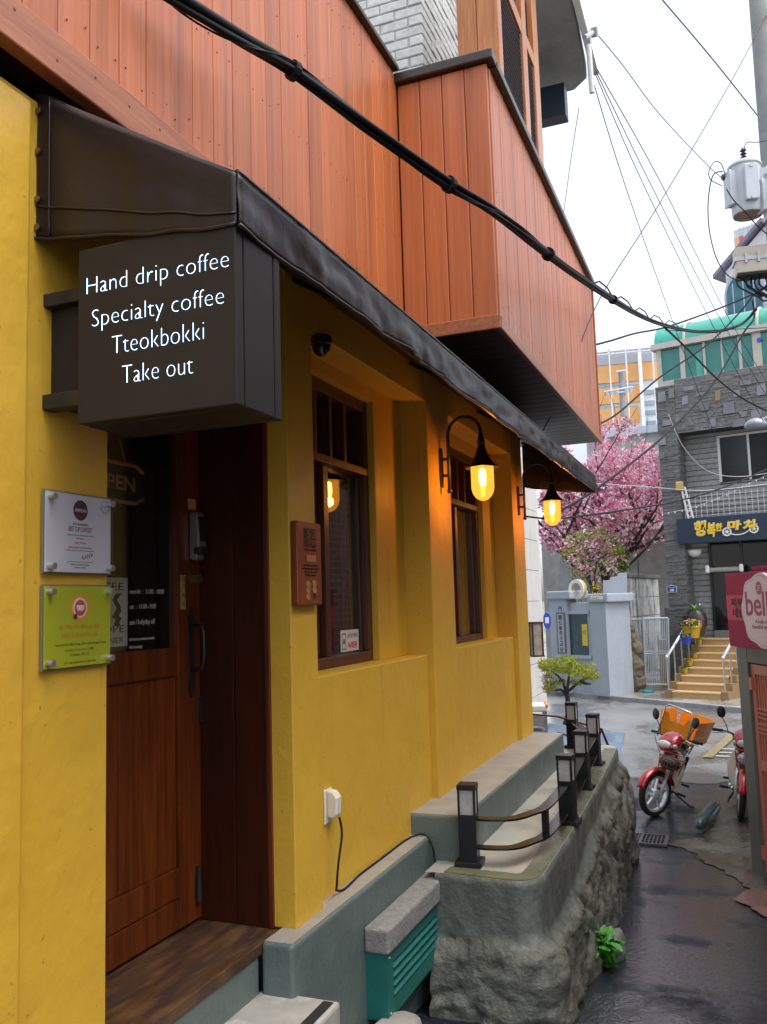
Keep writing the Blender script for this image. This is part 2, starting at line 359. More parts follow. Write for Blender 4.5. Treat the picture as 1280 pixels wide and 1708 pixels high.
# concrete apron beside the gate and terracotta strip at its foot
def patch(name, pts, m, dz, lift=gz):
    bm = bmesh.new(); vs = [bm.verts.new((p[0], p[1], 0)) for p in pts]; bm.faces.new(vs)
    bmesh.ops.triangulate(bm, faces=bm.faces[:])
    for _ in range(3): bmesh.ops.subdivide_edges(bm, edges=bm.edges[:], cuts=1, use_grid_fill=True)
    for v in bm.verts:
        v.co.z = lift(v.co.y)+dz; 
    me = bpy.data.meshes.new(name); bm.to_mesh(me); bm.free(); me.materials.append(m)
    o = bpy.data.objects.new(name, me); COL.objects.link(o)
    me.flip_normals() if me.polygons and me.polygons[0].normal.z < 0 else None
    return tag(o, kind='structure')
def wob(pts, k=3, a=.04):
    out = []
    for i, p in enumerate(pts):
        q = pts[(i+1) % len(pts)]
        for j in range(k):
            t = j/k; x = p[0]+(q[0]-p[0])*t; y = p[1]+(q[1]-p[1])*t
            d = a*(noise.noise((x*3, y*3, 1.7))+.6*noise.noise((x*9, y*9, 3.7))); out.append((x+d, y+d*.6))
    return out
patch('apron', wob([(-.72,8.72),(-.45,8.35),(-.30,8.02),(-.12,7.6),(.02,7.2),(.8,6.2),(1.6,6.2),(1.6,10.6),(-.1,10.6),(-.30,9.6),(-.42,9.0)], 10, .09), M['apron'], .006)
patch('terracotta_pavement', wob([(-.03,7.3),(-.08,6.95),(.0,6.55),(.16,6.3),(.9,4.7),(2.2,2.0),(3.2,2.0),(2.0,5.0),(.6,7.4)], 14, .10), M['terracotta'], .011)

# drain grate (frame and bars), manhole, markings
dg0 = atg(1078, 1404)
t = thing('drain_grate', 'rectangular steel drain grate set in the wet asphalt before the motorcycle', 'drain', dg0)
zz = gz(dg0.y)+.02
gl = V(-1.18, 8.73, 0); gr = V(-.70, 8.70, 0)
g = G()
g.box(gl.x, gr.x, 8.52, 8.55, zz-.01, zz+.012); g.box(gl.x, gr.x, 8.85, 8.88, zz-.01, zz+.012); g.box(gl.x, gl.x+.025, 8.55, 8.85, zz-.01, zz+.012); g.box(gr.x-.025, gr.x, 8.55, 8.85, zz-.01, zz+.012); g.box(-.955, -.93, 8.55, 8.85, zz-.01, zz+.012)
M['cast'] = mat('cast_iron', (.10,.095,.09), (.06,.056,.052), rough=.4, scale=20, metal=.3)
g.build('frame', M['cast'], t)
g = G(); g.box(gl.x, gr.x, 8.53, 8.87, zz-.012, zz-.006); g.build('pit', mat('pit_black', (.004,.004,.004), rough=1), t)
src = None
for i in range(13):
    x = gl.x+.035+i*.0345
    if abs(x+.9425) < .018: continue
    if src is None:
        src = G().box(x-.005, x+.005, 8.55, 8.85, zz-.004, zz+.01).build('bar', M['cast'], t); x0 = x
    else: inst(src, (x-x0, 0, 0), t)
for j in range(1, 4):
    G().box(gl.x+.025, gr.x-.025, 8.55+j*.075-.005, 8.55+j*.075+.005, zz-.003, zz+.009).build('cross_bar', M['cast'], t)
mh = at(1165, 1297, Z=-.69)
g = G(); g.lathe((mh.x, mh.y, -.70), [(.001,.014),(.30,.014),(.305,.011),(.33,.011),(.34,.004)], 40)
tag(recenter(g.build('manhole_cover', mat('manhole_iron', (.10,.09,.085), (.07,.065,.06), rough=.45, bump=1, bscale=30, bdist=.02, scale=9), auto=30)), 'round iron manhole cover in the street behind the motorcycle', 'manhole cover')
M['roadyellow'] = mat('worn_yellow_road_paint', (.34,.27,.11), (.22,.20,.15), rough=.4, scale=9, fac=(.38,.6))
M['roadwhite'] = mat('worn_white_road_paint', (.6,.6,.58), (.4,.4,.4), rough=.4, scale=14, fac=(.4,.6))
a, b = at(1180, 1264, Z=-.69), at(1222, 1226, Z=-.69)
d = (b-a).normalized(); n_ = V(-d.y, d.x, 0)
g = G(); g.add([a-n_*.07+V(0,0,.009), a+n_*.07+V(0,0,.009), b+n_*.07+V(0,0,.009), b-n_*.07+V(0,0,.009)], [(3,2,1,0)])
tag(g.build('road_marking', M['roadyellow']), 'worn yellow painted line on the wet street', 'road marking', kind='structure')
g = G()
for k in range(3):
    c = at(1207+k*5, 1262-k*6, Z=-.69); g.add([c+V(-.1,-.04,.009), c+V(.16,-.04,.009), c+V(.16,.04,.009), c+V(-.1,.04,.009)], [(0,1,2,3)])
tag(g.build('street_lettering', M['roadwhite']), kind='structure')

# ------------------------------------------------------------------ the cafe
cafe = thing('cafe_building', 'yellow plastered cafe with reddish wooden upper storey and oriel over the alley', 'building', (-2.4, 4, -.3))
BV = .005
def cb(name, m, *bx, parent=None, bevel=BV, **k): return G().box(*bx).build(name, m, parent or cafe, bevel=bevel, **k)
cb('wall', M['yellow'], -2.3, -1.6, .2, 1.955, -.5, 2.93)
g = G(); g.prism([(-1.7,.2),(-1.575,.2),(-1.575,1.625),(-1.6,1.65),(-1.7,1.65)], (0,0,-.5), (1,0,0), (0,1,0), (0,0,3.4)); g.build('corner_pier', M['yellow'], cafe, bevel=.006)
cb('lintel', M['yellow'], -2.2, -1.62, 1.955, 3.03, 2.55, 3.0)
cb('pilaster', M['yellow'], -1.80, -1.6, 3.03, 3.262, .392, 2.99)
cb('pilaster', M['yellow'], -1.80, -1.6, 4.768, 5.20, .46, 2.99)
cb('pilaster', M['yellow'], -1.80, -1.6, 6.87, 7.27, .49, 2.99)
cb('lower_panel', M['yellow'], -2.0, -1.64, 3.262, 4.768, .392, 1.30)
cb('lower_panel', M['yellow'], -2.0, -1.64, 5.20, 6.87, .46, 1.305)
cb('beam', M['yellow'], -1.80, -1.605, 3.262, 4.768, 2.775, 2.99)
cb('beam', M['yellow'], -1.80, -1.605, 5.20, 6.87, 2.775, 2.99)
def bay(y0, y1, w0, w1):
    xb, xf, zt = -1.98, -1.762, 2.70
    if w0 > y0: cb('bay_wall', M['yellow'], xb, xf, y0, w0, 1.30, 2.775, bevel=.004)
    cb('bay_wall', M['yellow'], xb, xf, w1, y1, 1.30, 2.775, bevel=.004)
    cb('bay_lintel', M['yellow'], xb, xf, w0, w1, zt, 2.775, bevel=.004)
    w = G().box(-1.86, -1.80, w0, w1, 1.302, 1.352).build('window', M['frame'], cafe, bevel=.004)   # bottom rail carries the rest
    xg, xh = -1.89, -1.845
    def fr(n, *b): return G().box(*b).build(n, M['frame'], w, bevel=.003)
    fr('frame_stile', -1.92, -1.80, w1-.055, w1, 1.352, zt); fr('frame_stile', -1.92, -1.80, w0, w0+.05, 1.352, zt)
    fr('frame_head', -1.92, -1.80, w0+.05, w1-.055, zt-.06, zt)
    fr('transom', -1.89, -1.785, w0+.05, w1-.055, 2.285, 2.325)
    ym = w0+.27
    fr('sash_stile', -1.905, -1.86, ym, ym+.045, 1.352, 2.285); fr('sash_stile', -1.858, -1.825, ym+.02, ym+.075, 1.352, 2.285)
    fr('sash_stile', -1.858, -1.835, w1-.078, w1-.057, 1.352, 2.285)
    for k in range(1, 4):
        yb = w0+.05+(w1-w0-.105)*k/4; fr('glazing_bar', -1.88, -1.83, yb-.018, yb+.018, 2.325, zt-.06)
    G().box(xg-.004, xg, w0+.05, ym, 1.352, 2.285).build('pane', M['glass'], w)
    G().box(xh-.004, xh, ym+.076, w1-.079, 1.352, 2.285).build('pane', M['glass'], w)
    for k in range(4):
        y_a = w0+.05+(w1-w0-.105)*k/4+(.018 if k else 0); y_b = w0+.05+(w1-w0-.105)*(k+1)/4-(.018 if k < 3 else 0)
        G().box(xg-.004, xg, y_a, y_b, 2.325, zt-.06).build('pane', M['glass'], w)
bay(3.262, 4.768, 3.53, 4.34)
bay(5.20, 6.87, 5.72, 6.55)
# room behind the glass
M['room'] = mat('room_wall', (.16,.10,.05), (.12,.075,.04), rough=.8)
g = G(); g.box(-5.2, -5.1, 1.0, 7.3, .3, 3.0); g.box(-5.1, -2.3, .9, 1.0, .3, 3.0); g.box(-5.1, -1.98, 7.15, 7.25, .3, 3.0); g.box(-5.2, -2.05, .9, 7.25, .2, .3); g.box(-5.2, -1.8, .9, 7.25, 3.0, 3.1)
g.build('inner_room', M['room'], cafe)
G().box(-2.06, -2.05, 4.16, 4.30, 1.33, 2.7).build('curtain', mat('olive_curtain', (.30,.25,.03), (.22,.18,.02), rough=.8, scale=6, stretch=(4,8,.3)), cafe)
G().box(-2.06, -2.05, 6.20, 6.42, 1.33, 2.7).build('curtain', bpy.data.materials['olive_curtain'], cafe)
cb('end_wall', M['yellow'], -5.2, -1.62, 7.25, 7.268, -.7, 3.0, bevel=0)

# door
XD = -2.015
dr = G().box(XD-.045, XD, 2.88, 3.028, .40, 2.50).build('door', M['door'], cafe, bevel=.004)
def dp(n, *b, m=M['door'], bev=.004): return G().box(*b).build(n, m, dr, bevel=bev)
dp('stile', XD-.045, XD, 2.06, 2.20, .40, 2.50)
dp('top_rail', XD-.045, XD-.002, 2.20, 2.88, 2.38, 2.50)
dp('mid_rail', XD-.045, XD-.002, 2.20, 2.88, 1.345, 1.455)
dp('bottom_rail', XD-.045, XD-.002, 2.20, 2.88, .516, .625); dp('bottom_rail', XD-.045, XD-.004, 2.20, 2.88, .40, .512)
for k in range(6):
    y0 = 2.20+k*.68/6; dp('panel_board', XD-.04, XD-.014, y0+.0015, y0+.68/6-.0015, .625, 1.345)
G().box(XD-.028, XD-.022, 2.20, 2.88, 1.455, 2.38).build('pane', M['doorglass'], dr)
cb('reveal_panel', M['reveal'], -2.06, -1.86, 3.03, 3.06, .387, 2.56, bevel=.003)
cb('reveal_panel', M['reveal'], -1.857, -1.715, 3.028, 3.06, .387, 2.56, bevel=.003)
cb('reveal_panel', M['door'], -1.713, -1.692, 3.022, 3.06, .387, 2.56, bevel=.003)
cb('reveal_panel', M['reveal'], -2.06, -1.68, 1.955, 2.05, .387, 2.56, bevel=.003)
cb('threshold', M['threshold'], -2.06, -1.672, 1.93, 3.045, .345, .386, bevel=.004)
# lock, tag, pull handle on the door
kp = G(); kp.prism([(0,0),(.034,0),(.046,.05),(.046,.1),(.036,.195),(0,.195)], (XD, 2.955, 1.795), (1,0,0), (0,0,1), (0,.055,0)); kp = kp.build('keypad_lock', mat('lock_silver', (.35,.35,.36), rough=.35, metal=.7), dr, bevel=.006)
G().box(XD+.03, XD+.049, 2.962, 3.003, 1.87, 1.97).build('key_panel', M['black'], kp); G().box(XD+.02, XD+.056, 2.953, 3.012, 1.815, 1.85).build('thumb_turn', M['black'], kp, bevel=.008)
G().box(XD, XD+.003, 2.948, 3.0, 2.0, 2.045).build('yellow_tag', mat('tag_paper', (.55,.32,.08), rough=.6), dr)
G().box(XD, XD+.003, 2.893, 2.925, 1.60, 1.735).build('push_sign', mat('brass_sign', (.36,.28,.10), rough=.4), dr)
for k_, c_h in enumerate('당기시오'): text(c_h, .028, (XD+.0035, 2.899, 1.708-k_*.031), (0,1,0), (0,0,1), M['black'], dr, 'lettering')
G().cyl((XD, 2.985, 1.722), (XD+.03, 2.985, 1.722), .026, .022, 16).build('knob', mat('aged_brass', (.18,.14,.08), rough=.35, metal=.7), dr, smooth=False)
h = G()
h.prism([(-.014,0),(-.02,.03),(-.011,.06),(-.013,.25),(-.022,.28),(-.01,.31),(0,.33),(.01,.31),(.022,.28),(.013,.25),(.011,.06),(.02,.03),(.014,0),(0,-.03)], (XD, 2.962, 1.28), (0,1,0), (0,0,1), (.006,0,0))
h = h.build('pull_handle', M['black'], dr)
G().tube([(XD+.006,2.962,1.36),(XD+.05,2.962,1.365),(XD+.062,2.962,1.40),(XD+.062,2.962,1.50),(XD+.05,2.962,1.535),(XD+.006,2.962,1.54)], .008, 8).build('grip', M['black'], h, smooth=True)
G().box(XD-.01, XD+.012, 3.012, 3.03, 1.15, 1.25).build('hinge', M['black'], dr); G().cyl((XD+.012,2.99,.47),(XD+.012,2.99,.60), .014, .01, 10).build('door_stop', M['black'], dr)
# print on and behind the door glass
xs = XD-.0195
M['decal'] = mat('white_decal', (.72,.70,.66), rough=.6)
for i, (s, z, w) in enumerate([('mon-fri  :  11:00 - 10:00', 1.662, .205), ('sat  :  11:00 - 9:00', 1.607, .155), ('sun / holyday off', 1.55, .15)]):
    text(s, .03, (xs, 2.606, z), (0,1,0), (0,0,1), M['decal'], dr, width=w, ext=.0006)
for i, (s, z, w) in enumerate([('NO food purchased outside', 1.492, .145), ('NO smoking!', 1.464, .072), ('NO pet', 1.436, .042)]):
    text(s, .018, (xs, 2.606, z), (0,1,0), (0,0,1), M['decal'], dr, width=w, ext=.0006)
po = thing('door_poster', 'pale blue coffee container poster behind the door glass', 'poster', (XD-.035, 2.42, 1.48))
G().box(XD-.037, XD-.032, 2.33, 2.612, 1.475, 1.72).build('sheet', mat('poster_paper', (.55,.64,.70), rough=.6), po)
M['ink'] = mat('black_ink', (.012,.012,.014), rough=.6)
text('COFFEE', .05, (XD-.0318, 2.59, 1.675), (0,1,0), (0,0,1), M['ink'], po, align='RIGHT', width=.24, height=.028, ext=.0006)
text('EUROPE', .05, (XD-.0318, 2.595, 1.525), (0,1,0), (0,0,1), M['ink'], po, align='RIGHT', width=.24, height=.026, ext=.0006)
text('CONTAINER', .05, (XD-.0318, 2.59, 1.488), (0,1,0), (0,0,1), M['ink'], po, align='RIGHT', width=.25, height=.02, ext=.0006)
g = G()
zig = [(2.535,1.665),(2.50,1.663),(2.483,1.64),(2.505,1.612),(2.49,1.59),(2.478,1.58),(2.50,1.572),(2.492,1.555),(2.497,1.548),(2.525,1.548),(2.52,1.56),(2.532,1.575),(2.518,1.585),(2.53,1.60),(2.528,1.617),(2.508,1.64)]
g.prism([(a-2.28, b-1.475) for a, b in zig][::-1], (XD-.032, 2.325, 1.475), (0,1,0), (0,0,1), (.0005,0,0)); g.build('figure_print', M['ink'], po)
os_ = thing('open_sign', 'dark oval wooden OPEN sign hanging behind the door glass', 'sign', (XD-.05, 2.5, 2.06))
M['opencopper'] = mat('copper_letters', (.62,.34,.16), rough=.5)
def octo(w, h, c): return [(-w+c,-h),(w-c,-h),(w,-h+c*.6),(w,h-c*.6),(w-c,h),(-w+c,h),(-w,h-c*.6),(-w,-h+c*.6)]
G().prism(octo(.17,.062,.05), (XD-.06, 2.555, 2.072), (0,1,0), (0,0,1), (.012,0,0)).build('board', M['ink'], os_)
for zo in (.071, -.071):
    s_ = 1 if zo > 0 else -1
    G().tube([(XD-.05, 2.555-.175, 2.072+zo-s_*.03),(XD-.05, 2.555-.125, 2.072+zo),(XD-.05, 2.555+.125, 2.072+zo),(XD-.05, 2.555+.17, 2.072+zo-s_*.02)], .008, 6).build('rim', M['opencopper'], os_)
text('OPEN', .09, (XD-.0475, 2.555, 2.045), (0,1,0), (0,0,1), M['opencopper'], os_, align='CENTER', width=.24, height=.055, bold=.002)
G().tube([(XD-.05,2.485,2.14),(XD-.05,2.555,2.30),(XD-.05,2.625,2.14)], .003, 5).build('string', M['opencopper'], os_)

# plinth, ledge
g = G(); g.prism([(-1.67,2.885),(-1.54,2.885),(-1.54,4.40),(-2.0,4.40),(-2.0,3.05),(-1.67,3.05)], (0,0,-.6), (1,0,0), (0,1,0), (0,0,.992)); g.build('plinth', M['plinth'], cafe, bevel=.015, seg=3)
cb('plinth', M['plinth'], -2.1, -1.68, .2, 2.884, -.5, .344, bevel=.004)
g = G(); g.box(-2.0, -1.355, 4.40, 7.27, -.6, .50); g.build('ledge', M['plinth'], cafe, bevel=.012, seg=2)

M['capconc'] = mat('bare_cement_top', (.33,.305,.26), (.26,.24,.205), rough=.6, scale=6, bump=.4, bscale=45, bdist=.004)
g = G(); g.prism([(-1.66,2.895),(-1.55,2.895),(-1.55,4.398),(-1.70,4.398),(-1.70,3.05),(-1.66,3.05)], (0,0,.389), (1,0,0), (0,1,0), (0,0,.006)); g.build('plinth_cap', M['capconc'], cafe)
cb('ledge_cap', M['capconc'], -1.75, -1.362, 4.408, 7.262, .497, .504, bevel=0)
# wooden upper storey: each board a part
XM, XO = -1.54, -1.02
def board(x0, x1, y0, y1, z0, z1, name='siding_board', m=None): return G().box(x0, x1, y0, y1, z0, z1).build(name, m or M['siding'], cafe, bevel=.005)
pr = board(XM-.022, XM, .0015, .1235, 3.06, 4.50)
pr.location.y = .32
for k in range(31):
    y = .445+k*.1235
    if y+.12 > 4.30: break
    o_ = inst(pr, (random.uniform(-.002,.002), y, 0), cafe)
nb = 4; wb = (XO-XM-.01)/nb
for k in range(nb): board(XM+.004+k*wb+.0015, XM+.004+(k+1)*wb-.0015, 4.27+random.uniform(0,.003), 4.30, 3.04, 4.44)
pr2 = board(XO-.022, XO, .001, .099, 3.05, 4.43); pr2.location.y = 4.302
for k in range(1, 37): inst(pr2, (random.uniform(-.002,.002), 4.302+k*.0995, 0), cafe)
g = G()
for k in range(31):
    y = .445+k*.1235
    for zz in (3.17, 3.55, 3.95, 4.36):
        for dy in (.025, .098): g.lathe((XM, y+dy+random.uniform(-.006,.006), zz+random.uniform(-.03,.03)), [(.0001,.0026),(.0024,.0024),(.0028,0)], 6, Matrix.Rotation(R_(90), 3, 'Y'))
for k in range(37):
    for zz in (3.14, 3.75, 4.33):
        g.lathe((XO, 4.302+k*.0995+.05+random.uniform(-.02,.02), zz+random.uniform(-.03,.03)), [(.0001,.0026),(.0024,.0024),(.0028,0)], 6, Matrix.Rotation(R_(90), 3, 'Y'))
for k in range(26): g.lathe((XM+.016, .5+k*.145, 3.035+random.uniform(-.03,.03)), [(.0001,.0012),(.004,.001),(.0045,0)], 6, Matrix.Rotation(R_(90), 3, 'Y'))
o_ = g.build('nail_heads', mat('rusty_nail', (.12,.035,.02), rough=.6), cafe); o_['kind'] = 'stuff'
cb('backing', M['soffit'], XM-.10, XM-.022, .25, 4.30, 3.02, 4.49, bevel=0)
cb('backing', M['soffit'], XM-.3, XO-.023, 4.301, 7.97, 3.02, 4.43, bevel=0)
cb('trim_board', M['siding_trim'], XM-.03, XM+.016, .25, 4.268, 2.975, 3.095)
cb('trim_board', M['siding_trim'], XM+.018, XO+.012, 4.252, 4.268, 2.985, 3.06)
cb('trim_board', M['siding_trim'], XO-.012, XO+.014, 4.269, 7.99, 2.985, 3.055)
cb('trim_board', M['siding_trim'], XO-.02, XO+.012, 7.965, 7.99, 3.056, 4.43)
for k in range(26):
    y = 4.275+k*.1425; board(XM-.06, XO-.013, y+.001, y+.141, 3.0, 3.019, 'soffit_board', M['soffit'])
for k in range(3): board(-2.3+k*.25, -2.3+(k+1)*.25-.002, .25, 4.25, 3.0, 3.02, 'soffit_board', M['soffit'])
# dark metal cappings
g = G(); g.box(XM-.16, XM+.035, .25, 4.235, 4.502, 4.53); g.build('capping', M['flashing'], cafe, bevel=.008)
g = G(); g.box(XM-.16, XO+.035, 4.235, 4.33, 4.444, 4.50); g.build('capping', M['flashing'], cafe, bevel=.008)
g = G(); g.box(XO-.13, XO+.04, 4.33, 8.02, 4.432, 4.482); g.build('capping', M['flashing'], cafe, bevel=.008)
g = G(); g.box(-3.6, XM-.16, .25, 8.0, 4.40, 4.46); g.box(XM-.16, XO-.13, 4.33, 8.0, 4.40, 4.46); g.build('roof_deck', M['flashing'], cafe)
# painted white brick stack
bx1, by0 = -1.75, 5.43
bw = G().box(-3.4, bx1-.008, by0+.008, 7.0, 4.46, 7.2).build('brick_wall', M['mortarwhite'], cafe)
brs = {}
def brick(kind, dims, loc):
    if kind not in brs:
        o_ = G().box(0, dims[0], 0, dims[1], 0, dims[2]).build('brick', M['brickwhite'], None, bevel=.007); o_.parent = bw; MW[o_] = Matrix(); o_.location = Vector(loc)-MW[cafe].translation; brs[kind] = o_
    else: inst(brs[kind], Vector(loc)-MW[cafe].translation, bw)
ch = .076
for r in range(20):
    z = 4.95+r*ch; off = 0 if r % 2 else -.105
    for k in range(7):
        x1 = bx1-off-k*.21-(.21 if off == 0 else .21)
        xa = bx1-.203-k*.21+(.10 if r % 2 else 0)
        if r % 2 and k == 0: brick('hy', (.096,.1,.066), (bx1-.098+random.uniform(-.003,.003), by0+random.uniform(-.006,.004), z)); continue
        brick('fy', (.2,.1,.066), (xa-(.0 if r % 2 else 0), by0+random.uniform(-.006,.004), z))
    for k in range(5):
        ya = by0+.104+k*.21-(.1 if r % 2 == 0 else 0)
        if r % 2 == 0 and k == 0: brick('hx', (.1,.1,.066), (bx1-.1+random.uniform(-.004,.005), by0+.104, z)); continue
        brick('fx', (.1,.2,.066), (bx1-.1+random.uniform(-.004,.005), ya, z))
# roof-top shutter enclosure
XS = -1.10
for k in range(2): board(-1.352+k*.126, -1.352+(k+1)*.126-.003, 4.895, 4.92, 4.45, 6.2, 'gable_board', M['orangewood'])
cb('post', M['orangewood'], XS-.02, XS+.01, 4.892, 4.985, 4.45, 6.2)
cb('post', M['orangewood'], XS-.03, XS+.012, 5.62, 5.76, 4.45, 6.2); cb('post', M['orangewood'], XS-.03, XS+.012, 6.02, 6.20, 4.45, 6.2)
cb('rail', M['orangewood'], XS-.025, XS+.008, 4.985, 5.62, 5.48, 5.58); cb('rail', M['orangewood'], XS-.025, XS+.008, 5.76, 6.02, 5.48, 5.58)
cb('backing', M['blackmatte'], XS-.09, XS-.06, 4.93, 6.19, 4.45, 6.1, bevel=0)
sh = {}
def shutter(y0, y1):
    w = G().box(XS-.03, XS, y0, y0+.03, 4.46, 5.48).build('shutter', M['louvre'], cafe)
    G().box(XS-.03, XS, y1-.03, y1, 4.46, 5.48).build('stile', M['louvre'], w)
    for k in range(26):
        z = 4.47+k*.0385
        G().add([(XS-.035,y0+.03,z+.03),(XS-.002,y0+.03,z),(XS-.002,y1-.03,z),(XS-.035,y1-.03,z+.03),(XS-.035,y0+.03,z+.036),(XS-.002,y0+.03,z+.006),(XS-.002,y1-.03,z+.006),(XS-.035,y1-.03,z+.036)], [(3,2,1,0),(4,5,6,7),(0,1,5,4),(1,2,6,5),(2,3,7,6),(3,0,4,7)]).build('slat', M['louvre'], w)
shutter(4.985, 5.62); shutter(5.76, 6.02)
g = G()
def slabf(u, v): return V(0,0,0)
g.prism([(-4,6.35),(-.885,6.35),(-.90,6.8),(-.955,8.0),(-1.1,8.15),(-4,8.2)], (0,0,6.5), (1,0,0), (0,1,0), (0,0,.16)); g.build('roof_slab', M['concrete'], cafe, bevel=.02)
cb('slab_fascia', M['white'], -.90, -.84, 6.35, 7.95, 6.48, 6.75)
cb('eaves_box', mat('blue_black_panel', (.012,.02,.04), rough=.4), -1.5, -1.13, 7.7, 7.86, at(935,192,Y=7.7).z, at(935,138,Y=7.7).z)
ins = thing('insulator_bracket', 'small grey insulator bracket on the concrete roof slab corner', 'insulator', (-.9, 7.7, 6.5))
a = at(975, 62, X=-.83); G().tube([a, at(984,58,X=-.82), at(992,52,X=-.81)], .02, 8).build('arm', M['galv'], ins)
G().cyl(at(991,45,X=-.80), at(993,62,X=-.80), .03, .03, 10).build('spool', M['galv'], ins)
G().cyl(at(982,75,X=-.81), at(988,155,X=-.81), .022, .022, 10).build('conduit', M['white'], ins)

# ------------------------------------------------------------------ awning
aw = thing('awning', 'dark brown vinyl awning running along the cafe front', 'awning', (-1.6, 4.5, 2.95))
AY0, AY1, AX, AZT, AZB = 1.672, 7.37, -1.006, 2.605, 2.478
def nz(x, y, z=0): return noise.noise((x, y, z))
def lens(u): return AY0+(AY1-AY0)*u
def fab(u, v):
    y = lens(u); x = -1.6+(AX+1.6)*v; z = 2.955+(AZT-2.955)*v - .012*math.sin(math.pi*v)
    return V(x, y, z+.006*nz(y*3, v*3))
g = G(); g.grid(fab, 140, 8); o_ = g.build('canopy', M['vinyl'], aw, smooth=True)
m_ = o_.modifiers.new('t', 'SOLIDIFY'); m_.thickness = .004
def val(u, v):
    y = lens(u)
    amp = .020*v*nz(y*4.5, 2.2)+.010*v*nz(y*13, 5.1)+.009*math.sin(math.pi*v)*nz(y*7, 9, v*2)+.002*nz(y*25, v*3, 4)
    return V(AX+.004+amp, y, AZT+(AZB-AZT)*v + .008*v*nz(y*3, 7.7))
g = G(); g.grid(val, 260, 8); o_ = g.build('valance', M['vinyl'], aw, smooth=True)
m_ = o_.modifiers.new('t', 'SOLIDIFY'); m_.thickness = .004
g = G(); g.tube([val(i/120, 1)+V(.001,0,0) for i in range(121)], .0055, 6); g.build('hem', M['vinyl'], aw, smooth=True)
g = G(); g.tube([val(i/120, 0.0)+V(.0,0,.002) for i in range(121)], .007, 6); g.build('seam', M['vinyl'], aw, smooth=True)
for Ye in (AY0, AY1):
    def endp(u, v, Ye=Ye):
        x = -1.61+(AX+1.61)*u; zt = 2.962+(AZT-2.962)*u; zb = 2.562+(AZB-2.562)*u + .012*nz(u*5, 3.3, Ye) - .01*math.sin(math.pi*u)
        return V(x, Ye+.006*math.sin(math.pi*v)*nz(u*4, v*3, 1)+ (0.01*(1-v)*nz(u*6, 1)), zb+(zt-zb)*v)
    g = G(); g.grid(endp, 40, 14); o_ = g.build('end_panel', M['vinyl'], aw, smooth=True)
    m_ = o_.modifiers.new('t', 'SOLIDIFY'); m_.thickness = .004
    g = G(); g.tube([endp(i/30, .0)+V(0,-.003,0) for i in range(31)], .005, 6); g.build('hem', M['vinyl'], aw, smooth=True)
    if Ye == AY0:
        g = G(); g.tube([endp(i/30, .22)+V(0,-.002,0) for i in range(31)], .003, 5); g.build('stitch_seam', M['vinyl'], aw, smooth=True)
        g = G(); g.tube([endp(.085+.0*i, i/12)+V(0,-.002,0) for i in range(13)], .003, 5); g.build('stitch_seam', M['vinyl'], aw, smooth=True)
        for zc in (2.90, 2.79, 2.66, 2.585):
            G().lathe((-1.592, Ye-.004, zc), [(.004,-.002),(.009,0),(.009,.003)], 10, Matrix.Rotation(R_(90), 3, 'X')).build('grommet', mat('brass_eyelet', (.2,.14,.06), rough=.4, metal=.6) if 'brass_eyelet' not in bpy.data.materials else bpy.data.materials['brass_eyelet'], aw)
for y in (1.72, 3.1, 4.5, 5.9, 7.32):
    G().tube([(-1.6,y,2.94),(-1.02,y,2.60),(-1.02,y,2.50)], .011, 6).build('frame_rib', M['black'], aw)
G().tube([(-1.02,AY0+.02,2.50),(-1.02,AY1-.02,2.50)], .011, 6).build('frame_bar', M['black'], aw)
G().tube([(-1.02,AY0+.02,2.59),(-1.02,AY1-.02,2.59)], .011, 6).build('frame_bar', M['black'], aw)

# ------------------------------------------------------------------ projecting LED sign
sg = thing('led_sign', 'brown box sign with glowing white coffee menu text under the awning', 'sign', (-1.24, 1.8, 2.06))
SX0, SX1, SY0, SY1, SZ0, SZ1 = -1.462, -1.009, 1.672, 1.885, 2.058, 2.50
G().box(SX0, SX1, SY0, SY0+.032, SZ0, SZ1).build('front_cover', M['signmetal'], sg, bevel=.003)
G().box(SX0+.008, SX1-.006, SY0+.032, SY0+.040, SZ0+.006, SZ1-.006).build('seam', M['blackmatte'], sg)
G().box(SX0, SX1, SY0+.040, SY1-.038, SZ0, SZ1).build('cabinet', M['signmetal'], sg, bevel=.003)
G().box(SX0+.008, SX1-.006, SY1-.038, SY1-.030, SZ0+.006, SZ1-.006).build('seam', M['blackmatte'], sg)
G().box(SX0, SX1, SY1-.030, SY1, SZ0, SZ1).build('back_cover', M['signmetal'], sg, bevel=.003)
G().box(-1.60, SX0, SY0+.06, SY1-.02, 2.13, 2.39).build('mounting_plate', M['signmetal'], sg)
G().box(-1.62, -1.40, SY0+.03, SY0+.075, 2.115, 2.155).build('bracket', M['black'], sg, bevel=.003)
G().box(-1.62, -1.40, SY0+.03, SY0+.075, 2.385, 2.42).build('bracket', M['black'], sg, bevel=.003)
for s, xl, xr, zb in [('Hand drip coffee', 150, 378, 483), ('Specialty coffee', 152, 371, 538), ('Tteokbokki', 186, 339, 587), ('Take out', 203, 321, 640)]:
    pl = at(xl, zb, Y=SY0-.002); pr_ = at(xr, zb-.13*(xr-xl), Y=SY0-.002)
    z = {483: 2.381, 538: 2.296, 587: 2.219, 640: 2.142}[zb]
    text(s, .06, (at(xl if xl != 150 else 142, zb, Y=SY0).x, SY0-.0005, z), (1,0,0), (0,0,1), M['led'], sg, width=(at(xr, zb-.12*(xr-xl), Y=SY0)-at(xl if xl != 150 else 142, zb, Y=SY0)).x, height={483: .0555, 538: .0555, 587: .043, 640: .043}[zb], ext=.001, bold=-.0019)

